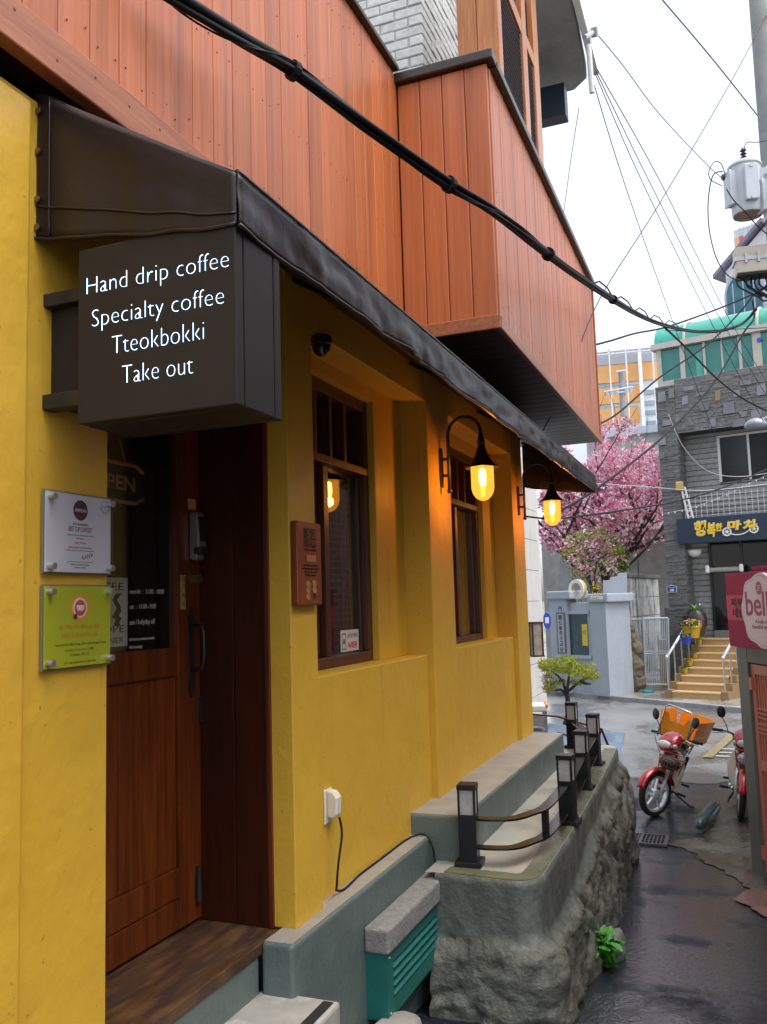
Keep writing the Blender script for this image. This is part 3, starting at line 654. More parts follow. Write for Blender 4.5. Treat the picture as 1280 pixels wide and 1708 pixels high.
# ------------------------------------------------------------------ plaques by the door
M['pin'] = mat('steel_standoff', (.45,.45,.46), rough=.3, metal=.8)
def plaque(name, label, z0, z1, mpaper):
    t = thing(name, label, 'plaque', (-1.6, 1.83, z0))
    y0, y1 = 1.698, 1.952
    G().box(-1.588, -1.585, y0+.004, y1-.004, z0+.004, z1-.004).build('print', mpaper, t)
    G().box(-1.5845, -1.578, y0, y1, z0, z1).build('acrylic_cover', M['plexi'], t)
    G().box(-1.595, -1.589, y0, y1, z0, z1).build('backing', mat('acrylic_edge', (.16,.17,.13), rough=.3), t)
    for y in (y0+.018, y1-.014):
        for z in (z0+.018, z1-.018): G().cyl((-1.6, y, z), (-1.566, y, z), .0085, .0085, 12).build('standoff', M['pin'], t)
    return t
def ptext(t, s, yc, z, w, h, m): return text(s, .02, (-1.5848, yc, z), (0,1,0), (0,0,1), m, t, align='CENTER', width=w, height=h, ext=.0004)
M['paperwhite'] = mat('certificate_paper', (.62,.60,.66), rough=.5)
M['papergreen'] = mat('lime_plaque_print', (.42,.44,.02), rough=.45)
M['brownink'] = mat('brown_ink', (.06,.025,.02), rough=.6); M['orangeink'] = mat('orange_ink', (.75,.25,.02), rough=.6); M['greyink'] = mat('grey_ink', (.10,.09,.10), rough=.6)
M['oliveink'] = mat('olive_ink', (.13,.11,.01), rough=.6); M['mintink'] = mat('mint_ink', (.18,.42,.36), rough=.6)
p1 = plaque('certificate_plaque', 'white best cup contest certificate under acrylic, upper plaque on the yellow wall', 1.70, 1.912, M['paperwhite'])
YC = 1.828
def disc(t, yc, zc, r, m, x=-1.5848, name='emblem', r0=None):
    if r0: g = G().lathe((x, yc, zc), [(r0,0),(r,0),(r,.0006),(r0,.0006),(r0,0)], 28, Matrix.Rotation(R_(90), 3, 'Y'))
    else: g = G().lathe((x, yc, zc), [(.0001,0),(r,0),(r,.0006),(.0001,.0006)], 28, Matrix.Rotation(R_(90), 3, 'Y'))
    return g.build(name, m, t)
disc(p1, YC, 1.868, .027, M['brownink']); text('AMERICAN', .02, (-1.584, YC, 1.863), (0,1,0), (0,0,1), M['paperwhite'], p1, align='CENTER', width=.042, height=.009, ext=.0003)
disc(p1, 1.925, 1.885, .018, M['mintink'], r0=.0145); text('✓', .02, (-1.5848, 1.925, 1.88), (0,1,0), (0,0,1), M['mintink'], p1, align='CENTER', width=.02, height=.012, ext=.0003)
ptext(p1, 'THE 2012 AMERICAN BARISTA', YC, 1.828, .06, .005, M['greyink']); ptext(p1, 'BEST CUP CONTEST', YC, 1.811, .088, .013, M['greyink'])
ptext(p1, 'Contest for the best cup of Americano coffee,', YC, 1.80, .10, .0045, M['greyink']); ptext(p1, 'is hereby given', YC, 1.792, .03, .0045, M['greyink'])
ptext(p1, 'Jung Wook', YC, 1.779, .042, .009, M['orangeink'])
ptext(p1, 'Barista in single cup brewing category', YC, 1.768, .09, .0045, M['greyink']); ptext(p1, 'and has passed the final with honours', YC, 1.760, .11, .0045, M['greyink'])
G().tube([(-1.5846, YC+.006+.0028*i+.002*math.sin(i*2.1), 1.742+.006*math.sin(i*1.7)+.0007*i) for i in range(16)], .0009, 4).build('signature', M['greyink'], p1)
G().box(-1.5848, -1.5844, YC-.045, YC+.05, 1.731, 1.7322).build('rule', M['greyink'], p1)
ptext(p1, 'Judges Society, Head Judge', YC, 1.723, .07, .005, M['greyink']); ptext(p1, 'Contest Committee', YC, 1.715, .045, .004, M['greyink'])
p2 = plaque('award_plaque', 'lime green coffee tasting award plaque with orange emblem, lower plaque on the wall', 1.458, 1.672, M['papergreen'])
disc(p2, YC, 1.612, .034, M['orangeink']); disc(p2, YC, 1.612, .026, M['paperwhite'], -1.5842); disc(p2, YC, 1.612, .021, mat('red_emblem', (.5,.08,.03), rough=.6), -1.5836)
G().prism([(-.011,-.006),(.011,-.006),(.015,.008),(-.015,.008)], (-1.583, YC, 1.611), (0,1,0), (0,0,1), (.0004,0,0)).build('cup_print', M['paperwhite'], p2)
disc(p2, YC-.018, 1.59, .007, M['brownink'], -1.583)
M['redorange'] = mat('red_orange_ink', (.55,.16,.03), rough=.6)
ptext(p2, 'SIC 국제 커피 테이스터 대회', YC, 1.558, .15, .013, M['redorange']); ptext(p2, '은메달리 인터내셔널 수상', YC, 1.536, .135, .013, M['redorange'])
ptext(p2, 'International Coffee Tasting, Silver coffee blending Winner', YC+.008, 1.516, .19, .009, M['oliveink']); ptext(p2, 'The Spirit of a Korean : 은메달', YC, 1.502, .11, .008, M['oliveink']); ptext(p2, 'Tteokbokki · 핸드드립', YC, 1.489, .07, .008, M['oliveink']); ptext(p2, 'I.I.A.C. International Institute of Coffee Tasters', YC+.004, 1.470, .12, .006, M['oliveink'])

# ------------------------------------------------------------------ wooden medal board on the pilaster
mb = thing('menu_board', 'narrow orange wooden board with carved emblem and five round medals on the pilaster', 'sign board', (-1.6, 3.14, 1.6))
M['boardwood'] = mat('reddish_board_wood', (.26,.06,.016), (.19,.04,.012), rough=.4, scale=6, stretch=(4,5,.6), bump=.2, bscale=12, bstretch=(4,8,.6))
G().box(-1.598, -1.566, 3.032, 3.245, 1.603, 1.935).build('plank', M['boardwood'], mb, bevel=.006)
M['carve'] = mat('carved_dark', (.05,.014,.008), rough=.6)
G().box(-1.567, -1.5645, 3.088, 3.195, 1.832, 1.91).build('emblem_plate', M['carve'], mb)
text('53', .05, (-1.5643, 3.10, 1.872), (0,1,0), (0,0,1), M['boardwood'], mb, width=.085, height=.03); text('카페', .05, (-1.5643, 3.10, 1.838), (0,1,0), (0,0,1), M['boardwood'], mb, width=.085, height=.028)
ob = 1.818
text('CAFE & COFFEE', .02, (-1.5655, 3.14, 1.818), (0,1,0), (0,0,1), M['carve'], mb, align='CENTER', width=.11, height=.009)
G().box(-1.567, -1.564, 3.108, 3.188, 1.775, 1.802).build('name_plate', mat('pale_wood_plate', (.42,.17,.06), rough=.45), mb)
for i, w in enumerate((.13, .15, .12, .10)): text('GRAND PRIZE COFFEE CONTEST', .02, (-1.5655, 3.14, 1.757-i*.013), (0,1,0), (0,0,1), M['carve'], mb, align='CENTER', width=w, height=.006)
M['medal'] = mat('gold_medal', (.48,.26,.08), rough=.35, metal=.3)
for (y, z) in ((3.115,1.685),(3.17,1.688),(3.115,1.66),(3.17,1.663),(3.115,1.634)):
    G().lathe((-1.566, y, z), [(.0001,.004),(.009,.004),(.0125,.005),(.014,0)], 16, Matrix.Rotation(R_(90), 3, 'Y')).build('medal', M['medal'], mb)
G().lathe((-1.566, 3.17, 1.638), [(.0001,.001),(.013,.001),(.014,0)], 16, Matrix.Rotation(R_(90), 3, 'Y')).build('medal_hole', M['carve'], mb)

# ------------------------------------------------------------------ swan-neck lanterns
M['bulbglass'] = None
def lampglass():
    m, nt, b = nm('amber_lamp_glass'); N, L = nt.nodes, nt.links; N.remove(b)
    t = N.new('ShaderNodeBsdfTransparent'); t.inputs['Color'].default_value = (1,.62,.2,1)
    e = N.new('ShaderNodeEmission'); e.inputs['Strength'].default_value = 1.0
    geo = N.new('ShaderNodeNewGeometry'); n1 = N.new('ShaderNodeTexNoise'); n1.inputs['Scale'].default_value = 60; L.new(geo.outputs['Position'], n1.inputs['Vector'])
    cr = N.new('ShaderNodeValToRGB'); cr.color_ramp.elements[0].color = (.85,.28,.02,1); cr.color_ramp.elements[1].color = (1,.5,.07,1); L.new(n1.outputs['Fac'], cr.inputs[0]); L.new(cr.outputs[0], e.inputs['Color'])
    g = N.new('ShaderNodeBsdfGlossy'); g.inputs['Roughness'].default_value = .1
    mx = N.new('ShaderNodeMixShader'); mx.inputs[0].default_value = .5; L.new(t.outputs[0], mx.inputs[1]); L.new(e.outputs[0], mx.inputs[2])
    m2 = N.new('ShaderNodeMixShader'); m2.inputs[0].default_value = .05; L.new(mx.outputs[0], m2.inputs[1]); L.new(g.outputs[0], m2.inputs[2])
    L.new(m2.outputs[0], N['Material Output'].inputs[0]); return m
M['bulbglass'] = lampglass(); M['filament'] = emat('glowing_bulb', (1,.70,.30), 22)
M['lampblack'] = mat('lamp_black_iron', (.018,.015,.013), (.03,.024,.02), rough=.4, scale=12, bump=.3, bscale=40)
def lantern(label, Y, X):
    t = thing('wall_lantern', label, 'wall lamp', (-1.6, Y, 2.25), group='swan-neck lanterns on the cafe front')
    g = G(); g.prism([(-.018,-.11),(.018,-.11),(.026,-.02),(.024,.10),(.014,.13),(-.014,.13),(-.024,.10),(-.026,-.02)], (-1.6, Y, 2.40), (0,1,0), (0,0,1), (.014,0,0)); g.build('back_plate', M['lampblack'], t, bevel=.003)
    for z in (2.36, 2.46): G().cyl((-1.59, Y, z), (-1.545, Y, z), .009, .009, 8).build('stub', M['lampblack'], t)
    pts = [(-1.545,Y,2.27),(-1.545,Y,2.60)]
    for k in range(1, 13):
        a = math.pi*(1-k/12); pts.append(((-1.545+X)/2 + (X+1.545)/2*math.cos(a), Y, 2.60+.11*math.sin(a)*1.0))
    pts.append((X, Y, 2.56))
    G().tube(pts, .0105, 10).build('arm', M['lampblack'], t, smooth=True)
    G().ell((-1.545, Y, 2.265), .016, .016, .016).build('ball_finial', M['lampblack'], t, smooth=True)
    G().lathe((X, Y, 0), [(.0135,2.60),(.016,2.575),(.019,2.57),(.019,2.558),(.024,2.55),(.024,2.535),(.020,2.53),(.028,2.50),(.038,2.47),(.056,2.435),(.082,2.405),(.102,2.392),(.104,2.388),(.100,2.386),(.05,2.40)], 32).build('shade', M['lampblack'], t, auto=40)
    r = .068
    prof = [(r-.003,2.40),(r,2.385),(r,2.275)]+[(max(.0005, r*math.cos(a)), 2.275-.085*math.sin(a)) for a in [R_(q) for q in range(10, 91, 10)]]
    G().lathe((X, Y, 0), prof, 32).build('glass_globe', M['bulbglass'], t, smooth=True)
    b = G().lathe((X, Y, 0), [(.005,2.385),(.017,2.375),(.021,2.35),(.021,2.31),(.016,2.29),(.004,2.28)], 16).build('bulb', M['filament'], t, smooth=True)
    l = bpy.data.lights.new('lantern_light', 'POINT'); l.energy = 3.6; l.color = (1,.50,.14); l.shadow_soft_size = .03
    lo = bpy.data.objects.new('lantern_light', l); COL.objects.link(lo); lo.parent = t; lo.location = Vector((X, Y, 2.255))-MW[t].translation
    return t
lantern('amber glass swan-neck lantern on the pilaster between the two windows', 5.0, -1.338)
lantern('amber glass swan-neck lantern on the last pilaster at the awning end', 7.07, -1.318)

# small things on the wall
cc = thing('security_camera', 'small black dome security camera under the awning beam', 'camera', (-1.62, 3.32, 2.70))
G().lathe((-1.60, 3.36, 0), [(.045,2.772),(.05,2.755),(.048,2.735),(.04,2.73)], 20).build('base', M['black'], cc, auto=40)
G().lathe((-1.60, 3.36, 0), [(.042,2.735),(.04,2.715),(.03,2.695),(.015,2.685),(.0005,2.682)], 20).build('dome', mat('smoked_dome', (.01,.01,.012), rough=.08), cc, smooth=True)
ol = thing('outdoor_socket', 'ivory weatherproof wall socket with hanging cover and black cord', 'socket', (-1.64, 3.40, .70))
oc = at(548, 1343, X=-1.63)
G().box(-1.64, -1.632, oc.y-.03, oc.y+.045, oc.z-.075, oc.z+.065).build('wall_plate', M['whiteplas'], ol, bevel=.004)
g = G(); g.prism([(0,-.05),(.03,-.055),(.045,-.04),(.048,.03),(.03,.055),(.0,.06)], (-1.632, oc.y-.012, oc.z+.002), (1,0,0), (0,0,1), (0,.05,0)); g.build('cover', M['whiteplas'], ol, bevel=.008, seg=3)
c0 = V(-1.59, oc.y+.02, oc.z-.05)
pts = [c0, c0+V(.01,.0,-.07), c0+V(.005,-.03,-.18), c0+V(-.005,-.03,-.27), V(-1.615, oc.y+.03, .415), V(-1.61, oc.y+.10, .400)]
pts += [V(-1.625, oc.y+.10+k*.19, .400) for k in range(1, 5)] + [V(-1.61,4.36,.40), V(-1.56,4.385,.402), V(-1.52,4.39,.34), V(-1.50,4.385,.255), V(-1.42,4.36,.25), V(-1.34,4.30,.285)]
def smooth_path(p, n=6):
    out = []
    for i in range(len(p)-1):
        p0, p1, p2, p3 = p[max(0,i-1)], p[i], p[i+1], p[min(len(p)-1,i+2)]
        for k in range(n):
            t = k/n; out.append(.5*((2*p1)+(p2-p0)*t+(2*p0-5*p1+4*p2-p3)*t*t+(3*p1-p0-3*p2+p3)*t**3))
    return out+[p[-1]]
G().tube(smooth_path(pts), .005, 6).build('cord', M['cable'], ol, smooth=True)
st = thing('window_sticker', 'white recording notice sticker with phone icon in the nearer cafe window', 'sticker', (-1.843, 4.1, 1.37))
s0 = at(570, 1100, X=-1.866)
G().box(-1.8445, -1.843, 4.02, 4.245, 1.362, 1.47).build('sheet', M['white'], st)
text('음성및카메라', .03, (-1.8428, 4.098, 1.43), (0,1,0), (0,0,1), mat('green_ink', (.04,.10,.05), rough=.6), st, width=.13, height=.024, ext=.0005)
text('녹화중', .03, (-1.8428, 4.105, 1.378), (0,1,0), (0,0,1), mat('red_ink', (.6,.03,.03), rough=.6), st, width=.115, height=.036, ext=.0005, bold=.001)
g = G(); g.box(-1.8428, -1.8422, 4.034, 4.082, 1.372, 1.378); g.box(-1.8428, -1.8422, 4.034, 4.082, 1.448, 1.454); g.box(-1.8428,-1.8422,4.034,4.039,1.378,1.448); g.box(-1.8428,-1.8422,4.077,4.082,1.378,1.448); g.box(-1.8428,-1.8422,4.048,4.068,1.40,1.425); g.build('phone_icon', M['greyink'], st)

# entrance step
sp = thing('entrance_step', 'pale painted concrete step with black anti-slip strip at the door', 'step', (-1.52, 2.4, -.2))
G().box(-1.695, -1.375, 1.5, 2.925, -.5, .212).build('block', M['step'], sp, bevel=.012)
G().box(-1.43, -1.392, 1.52, 2.90, .2125, .216).build('grip_strip', M['blackmatte'], sp)
g = G(); g.lathe((-1.40, 3.42, 0), [(.30,-.40),(.26,-.15),(.20,-.118),(.0001,-.112)], 24, Matrix.Diagonal((.42,1,1)).to_3x3()); tag(recenter(g.build('concrete_footing', M['step'], auto=40)), 'whitish rounded concrete footing below the teal vent', 'footing')

# teal louvred vent with its concrete hood
vt = thing('vent_box', 'teal louvred metal vent box under a rough concrete hood slab', 'vent', (-1.49, 3.95, -.13))
vx = -1.442
o_ = G().box(-1.54, -1.425, 3.515, 4.385, .138, .243).build('hood_slab', M['slabconc'], vt, bevel=.015, seg=3)
vl0, vl1, vz0, vz1 = 3.60, 4.31, -.06, .085
g = G(); g.box(-1.54, vx, 3.53, 3.535, -.13, .138); g.box(vx-.004, vx, 3.535, vl0, -.13, .138); g.box(vx-.004, vx, vl1, 4.36, -.14, .138); g.box(vx-.004, vx, vl0, vl1, vz1, .138); g.box(vx-.004, vx, vl0, vl1, -.13, vz0); g.build('panel', M['teal'], vt)
for yy_, zz_ in ((3.56,.115),(3.56,-.11),(4.335,.115),(4.335,-.115)): G().cyl((vx,yy_,zz_),(vx+.004,yy_,zz_), .007, .006, 8).build('screw', M['pin'], vt)
G().box(-1.53, -1.50, vl0, vl1, vz0, vz1).build('dark_interior', M['tealdark'], vt)
for k in range(4):
    z = vz0+.004+k*.036
    G().add([(vx-.026,vl0,z+.026),(vx+.004,vl0,z+.004),(vx+.004,vl1,z+.004),(vx-.026,vl1,z+.026),(vx-.026,vl0,z+.029),(vx+.004,vl0,z+.007),(vx+.004,vl1,z+.007),(vx-.026,vl1,z+.029)], [(3,2,1,0),(4,5,6,7),(0,1,5,4),(1,2,6,5),(2,3,7,6),(3,0,4,7)]).build('slat', M['teal'], vt)

# ------------------------------------------------------------------ terrace: rendered top over bare rock
TZ = .275
path = [V(-1.45,4.20,0), V(-1.12,4.18,0)]
for k in range(0, 10):
    a = R_(-90+90*k/9); path.append(V(-1.06+.135*math.cos(a), 4.31+.135*math.sin(a), 0))
path += [V(-.93,5.2,0), V(-.955,6.2,0), V(-.985,7.2,0), V(-1.02,8.0,0), V(-1.06,8.12,0), V(-1.15,8.18,0), V(-1.5,8.2,0)]
fine = []
for i in range(len(path)-1):
    n = max(1, int((path[i+1]-path[i]).length/.02))
    for k in range(n): fine.append(path[i].lerp(path[i+1], k/n))
fine.append(path[-1])
nor = []
for i in range(len(fine)):
    d = fine[min(i+2, len(fine)-1)]-fine[max(i-2, 0)]; nor.append(V(d.y, -d.x, 0).normalized())
acc = [0]
for i in range(1, len(fine)): acc.append(acc[-1]+(fine[i]-fine[i-1]).length)
tr = thing('terrace', 'raised concrete terrace on a bare rock face beside the alley', 'terrace', (-1.15, 5.8, -.5))
g = G(); top = []; NZ = 64; cols = []
def smooth01(x): x = max(0, min(1, x)); return x*x*(3-2*x)
for i, p in enumerate(fine):
    d0 = .24 if p.y < 4.3 else max(.09, .30-.085*(p.y-4.3)) 
    d0 += .05*noise.noise((acc[i]*2.2, 4, 0))
    bot = gz(p.y)-.12; row = []
    for j in range(NZ):
        dep = (j/(NZ-1))**1.0*(TZ-bot); z = TZ-dep
        k = smooth01((dep-d0)/.10)
        big = noise.noise((p.x*2.6, p.y*2.6, z*2.6)); mid = noise.noise((p.x*6+3, p.y*6, z*6)); sm = noise.noise((p.x*17, p.y*17+9, z*17)); rid = 1-abs(noise.noise((p.x*4, p.y*4+2, z*3+5)))*2
        bul = .045+.06*smooth01((dep-d0)/.4)+.05*big+.022*(abs(mid)*1.6-.3)+.013*(abs(sm)*1.5-.2)-.03*max(0, rid-.72)*3.2+.006*noise.noise((p.x*40, p.y*40, z*40))
        taper = smooth01((dep)/.05)
        off = k*max(-.02, bul) + (1-k)*(.004*noise.noise((acc[i]*6, z*6, 1))*taper + .006*noise.noise((acc[i]*2, z*3, 8))*taper)
        if j == 0: off -= .012
        if j == 1: off -= .003
        row.append(p+nor[i]*off+V(0,0,z))
    cols.append((row, k))
vs = [v for row, _ in cols for v in row]
fs = [(i*NZ+j, i*NZ+j+1, (i+1)*NZ+j+1, (i+1)*NZ+j) for i in range(len(fine)-1) for j in range(NZ-1)]
g.add(vs, fs); rk = g.build('rock_face', M['rock'], tr, smooth=True)
rk.data.materials.append(M['rendered'])
for pi, p in enumerate(rk.data.polygons):
    i = pi//(NZ-1); j = pi % (NZ-1); pt = fine[i]
    d0 = (.24 if pt.y < 4.3 else max(.09, .30-.085*(pt.y-4.3)))+.05*noise.noise((acc[i]*2.2, 4, 0)); dep = j/(NZ-1)*(TZ-gz(pt.y)+.12)
    if dep < d0+.05+.03*noise.noise((acc[i]*5, dep*5, 2)): p.material_index = 1
inner = [p-nor[i]*.012 for i, p in enumerate(fine)]
g = G(); poly = [(p.x, p.y) for p in inner]+[(-1.5,8.2),(-1.5,4.2)]
g.add([V(x, y, TZ+.0) for x, y in poly], [tuple(range(len(poly)))]); g.build('deck', M['terrace'], tr)

M['rim'] = mat('mossy_wet_rim', (.15,.155,.105), (.10,.105,.07), rough=.18, rough2=.42, scale=7, bump=.3, bscale=40, bdist=.004, stain=(.20,.17,.05), stscale=3, stfac=(.56,.7))
ia, ib = [p-nor[i]*.014 for i, p in enumerate(fine)], [p-nor[i]*(.115+.02*noise.noise((acc[i]*2, 1, 6))) for i, p in enumerate(fine)]
keep = [i for i, p in enumerate(fine) if p.x > -1.42 and p.y < 8.0]
g = G(); g.add([V(ia[i].x, ia[i].y, TZ+.004) for i in keep]+[V(ib[i].x, ib[i].y, TZ+.004) for i in keep], [(k, k+1, len(keep)+k+1, len(keep)+k) for k in range(len(keep)-1)]); g.build('rim', M['rim'], tr)
# ------------------------------------------------------------------ terrace railing with lamp posts
rl = thing('terrace_railing', 'low black metal railing with five lantern posts on the terrace edge', 'railing', (-1.05, 5.8, TZ))
M['postblack'] = mat('post_black', (.006,.007,.010), (.009,.010,.013), rough=.35, scale=10, spec=.35)
M['railtop'] = mat('rail_black', (.007,.007,.008), rough=.18, spec=.4)
posts = [at(779,1448,Z=TZ), at(949,1374,Z=TZ), at(974,1316,Z=TZ), at(993,1276,Z=TZ)]
posts[0].y += .06
posts.append(V(-1.40, 7.95, TZ))
PH, PW = .40, .045
for i, p in enumerate(posts):
    f = Matrix.Translation(p) @ Matrix.Rotation(R_(-4 if i else 6), 4, 'Z')
    b = G(f).box(-PW, PW, -PW, PW, .02, .25).build('lamp_post', M['postblack'], rl, bevel=.003)
    G(f).box(-.068, .068, -.068, .068, 0, .028).build('base', M['postblack'], b, bevel=.006)
    G(f).box(-PW-.003, PW+.003, -PW-.003, PW+.003, .373, PH).build('cap', M['postblack'], b, bevel=.004)
    for sx in (-1, 1):
        for sy in (-1, 1): G(f).box(sx*PW, sx*(PW-.011), sy*PW, sy*(PW-.011), .25, .373).build('corner_bar', M['postblack'], b)
    G(f).box(-PW+.006, PW-.006, -PW+.006, PW-.006, .252, .372).build('pane', M['frost'], b)
def strip(pts, z, w=.06, t=.010, name='rail'):
    g = G(); n = len(pts); vs = []
    for i, p in enumerate(pts):
        d = (pts[min(i+1,n-1)]-pts[max(i-1,0)]).normalized(); s_ = V(-d.y, d.x, 0)*w/2
        for q in (p-s_, p+s_): vs += [V(q.x, q.y, z), V(q.x, q.y, z+t)]
    fs = [(0,1,3,2)]
    for i in range(n-1):
        a, b = i*4, (i+1)*4
        fs += [(a,b,b+1,a+1),(a+1,b+1,b+3,a+3),(a+3,b+3,b+2,a+2),(a+2,b+2,b,a)]
    e = (n-1)*4; fs.append((e+2,e+3,e+1,e)); g.add(vs, fs); return g.build(name, M['railtop'], rl)
p0, p1 = posts[0], posts[1]
cx = p1.x-.005
cur = smooth_path([V(p0.x+.03,p0.y,0), V(p0.x+.12,p0.y-.0,0), V(p0.x+.22,p0.y+.04,0), V(cx-.05,p0.y+.16,0), V(cx,p0.y+.34,0), V(cx,p1.y-.04,0)], 6)
for z in (TZ+.085, TZ+.225):
    strip(cur, z)
    for a, b in ((1,2),(2,3),(3,4)):
        q0, q1 = posts[a], posts[b]; d = (q1-q0).normalized(); strip([q0+d*.045, q1-d*.045], z)
cc_ = V(cx-.005, p0.y+.36, 0)
G().box(cc_.x-.02, cc_.x+.006, cc_.y-.035, cc_.y+.035, TZ+.097, TZ+.225).build('upright', M['postblack'], rl)

# loose stone and green plant at the rock foot
q = atg(1030, 1600)
bm = bmesh.new(); bmesh.ops.create_icosphere(bm, subdivisions=4, radius=1)
for v in bm.verts:
    n = v.co.normalized(); k = 1+.28*noise.noise(n*1.6)+.12*noise.noise(n*4)+.04*noise.noise(n*11); v.co = Vector((n.x*.085*k, n.y*.12*k, n.z*.10*k+.05))
me = bpy.data.meshes.new('loose_stone'); bm.to_mesh(me); bm.free(); me.materials.append(M['greystone'])
for p in me.polygons: p.use_smooth = True
o_ = bpy.data.objects.new('loose_stone', me); COL.objects.link(o_); o_.location = (q.x-.03, q.y+.05, gz(q.y)); tag(o_, 'small grey boulder at the foot of the terrace rock', 'stone')
pl = thing('leafy_weed', 'bright green leafy weed growing at the foot of the terrace rock', 'plant', atg(1012, 1612))
pb = MW[pl].translation
def leafmesh(L_, W_):
    g = G(); pts = []; n = 10
    for i in range(n+1):
        t = i/n; w = W_*math.sin(math.pi*min(1, t*.92+.06))**.8*(1 if i % 2 else .62); pts.append((t*L_, w, -.35*L_*t*t+.25*L_*t))
    vs = []
    for x, w, z in pts: vs += [(x,-w,z+.12*w),(x,0,z-.1*w),(x,w,z+.12*w)]
    fs = []
    for i in range(n):
        a = i*3; fs += [(a,a+3,a+4,a+1),(a+1,a+4,a+5,a+2)]
    return vs, fs
first = None
lv, lf = leafmesh(.125, .036)
for k in range(110):
    a = random.uniform(0, 6.28); tilt = random.uniform(-.2, 1.1); s_ = random.uniform(.32, .8); h_ = random.uniform(0, .15)
    if first is None:
        first = G().add([Vector(v)+pb for v in lv], lf).build('leaf', M['leaf'], pl, smooth=True); c = first
    else: c = inst(first, (0,0,0), pl)
    c.location = (random.uniform(-.05,.04), random.uniform(-.06,.05), .01+h_); c.rotation_euler = (0, -tilt, a); c.scale = (s_, s_, s_)

# ------------------------------------------------------------------ white tiled building beyond the cafe
M['tile'] = mat('white_stone_panel', (.62,.60,.57), (.55,.53,.50), rough=.35, scale=3, bump=.1, bscale=20, rand=.03, stain=(.48,.45,.40), stscale=3, stst=(2,2,.5), stfac=(.62,.8))
wb = thing('white_building', 'white stone-clad building with rounded corner beyond the yellow cafe', 'building', (-4.5, 13, -.72))
XT = -3.42
G().box(-9, XT-.03, 10, 16.72, -.75, 5.6).build('core_wall', M['concrete'], wb)
src = None
for r in range(11):
    for c in range(9):
        y0 = 9.9+c*.76
        if src is None: src = G().box(XT-.029, XT, .004, .752, .004, .565).build('stone_panel', M['tile'], wb, bevel=.004); base = MW[wb].translation
        o_ = src if (r == 0 and c == 0) else inst(src, (0,0,0), wb)
        o_.location = (0, y0, -.72+r*.57)
G().cyl((XT-.13, 16.76, -.72), (XT-.13, 16.76, 5.6), .14, .14, 28).build('rounded_corner', M['tile'], wb, auto=40)
bd = thing('oval_badge', 'small blue oval badge on the white stone wall', 'badge', at(884+32, 1035, X=XT+.02))
c = at(913, 1035, D=16.4)
G().lathe(c, [(.0001,.012),(.13,.012),(.14,0)], 28, Matrix.Rotation(R_(90), 3, 'X') @ Matrix.Diagonal((.55,1.15,1)).to_3x3()).build('plate', mat('badge_blue', (.03,.07,.42), rough=.3), bd)
G().box(c.x-.035, c.x+.035, c.y-.016, c.y-.012, c.z-.05, c.z+.06).build('emblem', M['white'], bd)

# rusty lantern hung on the far corner of the cafe
rl_ = thing('rusty_lantern', 'rusty square lantern with milky panes at the far cafe corner', 'lantern', at(895, 1094, D=8.0))
M['rust'] = mat('rusted_iron', (.10,.03,.014), (.06,.02,.012), rough=.7, scale=20, bump=.4, bscale=50)
c = at(895, 1066, D=8.0); f = Matrix.Translation(c) @ Matrix.Rotation(R_(28), 4, 'Z')
lw_, lh = .052, .145
for sx in (-1, 1):
    for sy in (-1, 1): G(f).box(sx*lw_, sx*(lw_-.013), sy*lw_, sy*(lw_-.013), -lh, lh).build('corner_bar', M['rust'], rl_)
G(f).box(-lw_-.004, lw_+.004, -lw_-.004, lw_+.004, lh, lh+.012).build('top', M['rust'], rl_); G(f).box(-lw_-.004, lw_+.004, -lw_-.004, lw_+.004, -lh-.014, -lh).build('bottom', M['rust'], rl_)
g = G(f); 
for s_ in (-1, 1): g.box(s_*(lw_-.006), s_*(lw_-.009), -lw_+.013, lw_-.013, -lh, lh)
g.build('pane', mat('milky_pane', (.5,.52,.5), (.32,.30,.26), rough=.4, scale=14), rl_)
g = G(f)
for s_ in (-1, 1): g.box(-lw_+.013, lw_-.013, s_*(lw_-.006), s_*(lw_-.009), -lh, lh)
g.build('pane', bpy.data.materials['milky_pane'], rl_)
G().tube([f @ V(-lw_,0,lh), f @ V(-lw_-.05,0,lh+.02), f @ V(-lw_-.09,.0,lh+.01), f @ V(-lw_-.12,0,lh+.06), f @ V(-lw_-.12,0,lh+.16)], .006, 6).build('hook', M['rust'], rl_)

# stacked grey crates with a white foam lid, red folding barrier, blue tarp
ct = thing('foam_lid_crates', 'grey slatted crates with a white foam lid behind the cafe corner', 'crates', at(893, 1300, D=11.5))
fr_ = Matrix.Translation(at(893, 1178, D=11.5)) @ Matrix.Rotation(R_(15), 4, 'Z')
G(fr_).box(-.22, .15, -.2, .2, -.05, .03).build('foam_lid', M['white'], ct, bevel=.015)
G(fr_).box(.12, .158, -.205, .205, .0, .045).build('orange_edge', mat('orange_plastic', (.75,.25,.02), rough=.4), ct, bevel=.01)
for k in range(4): G(fr_).box(-.20, .12, -.19, .19, -.30-k*.16+.06, -.20-k*.16+.06).build('slat', mat('grey_plastic', (.24,.25,.27), rough=.5) if 'grey_plastic' not in bpy.data.materials else bpy.data.materials['grey_plastic'], ct)
for sx in (-.2, .1):
    for sy in (-.19, .15): G(fr_).box(sx, sx+.04, sy, sy+.04, -1.32, -.05).build('post', bpy.data.materials['grey_plastic'], ct)
bs = thing('folding_barrier', 'dark red metal folding barrier behind the terrace lamp posts', 'barrier', at(960, 1290, D=9.6))
M['redsteel'] = mat('dark_red_steel', (.10,.012,.015), rough=.35)
def tb(pts, r, n, m, par, D=9.6): return G().tube([at(x, y, D=D) for x, y in pts], r, 7).build(n, m, par)
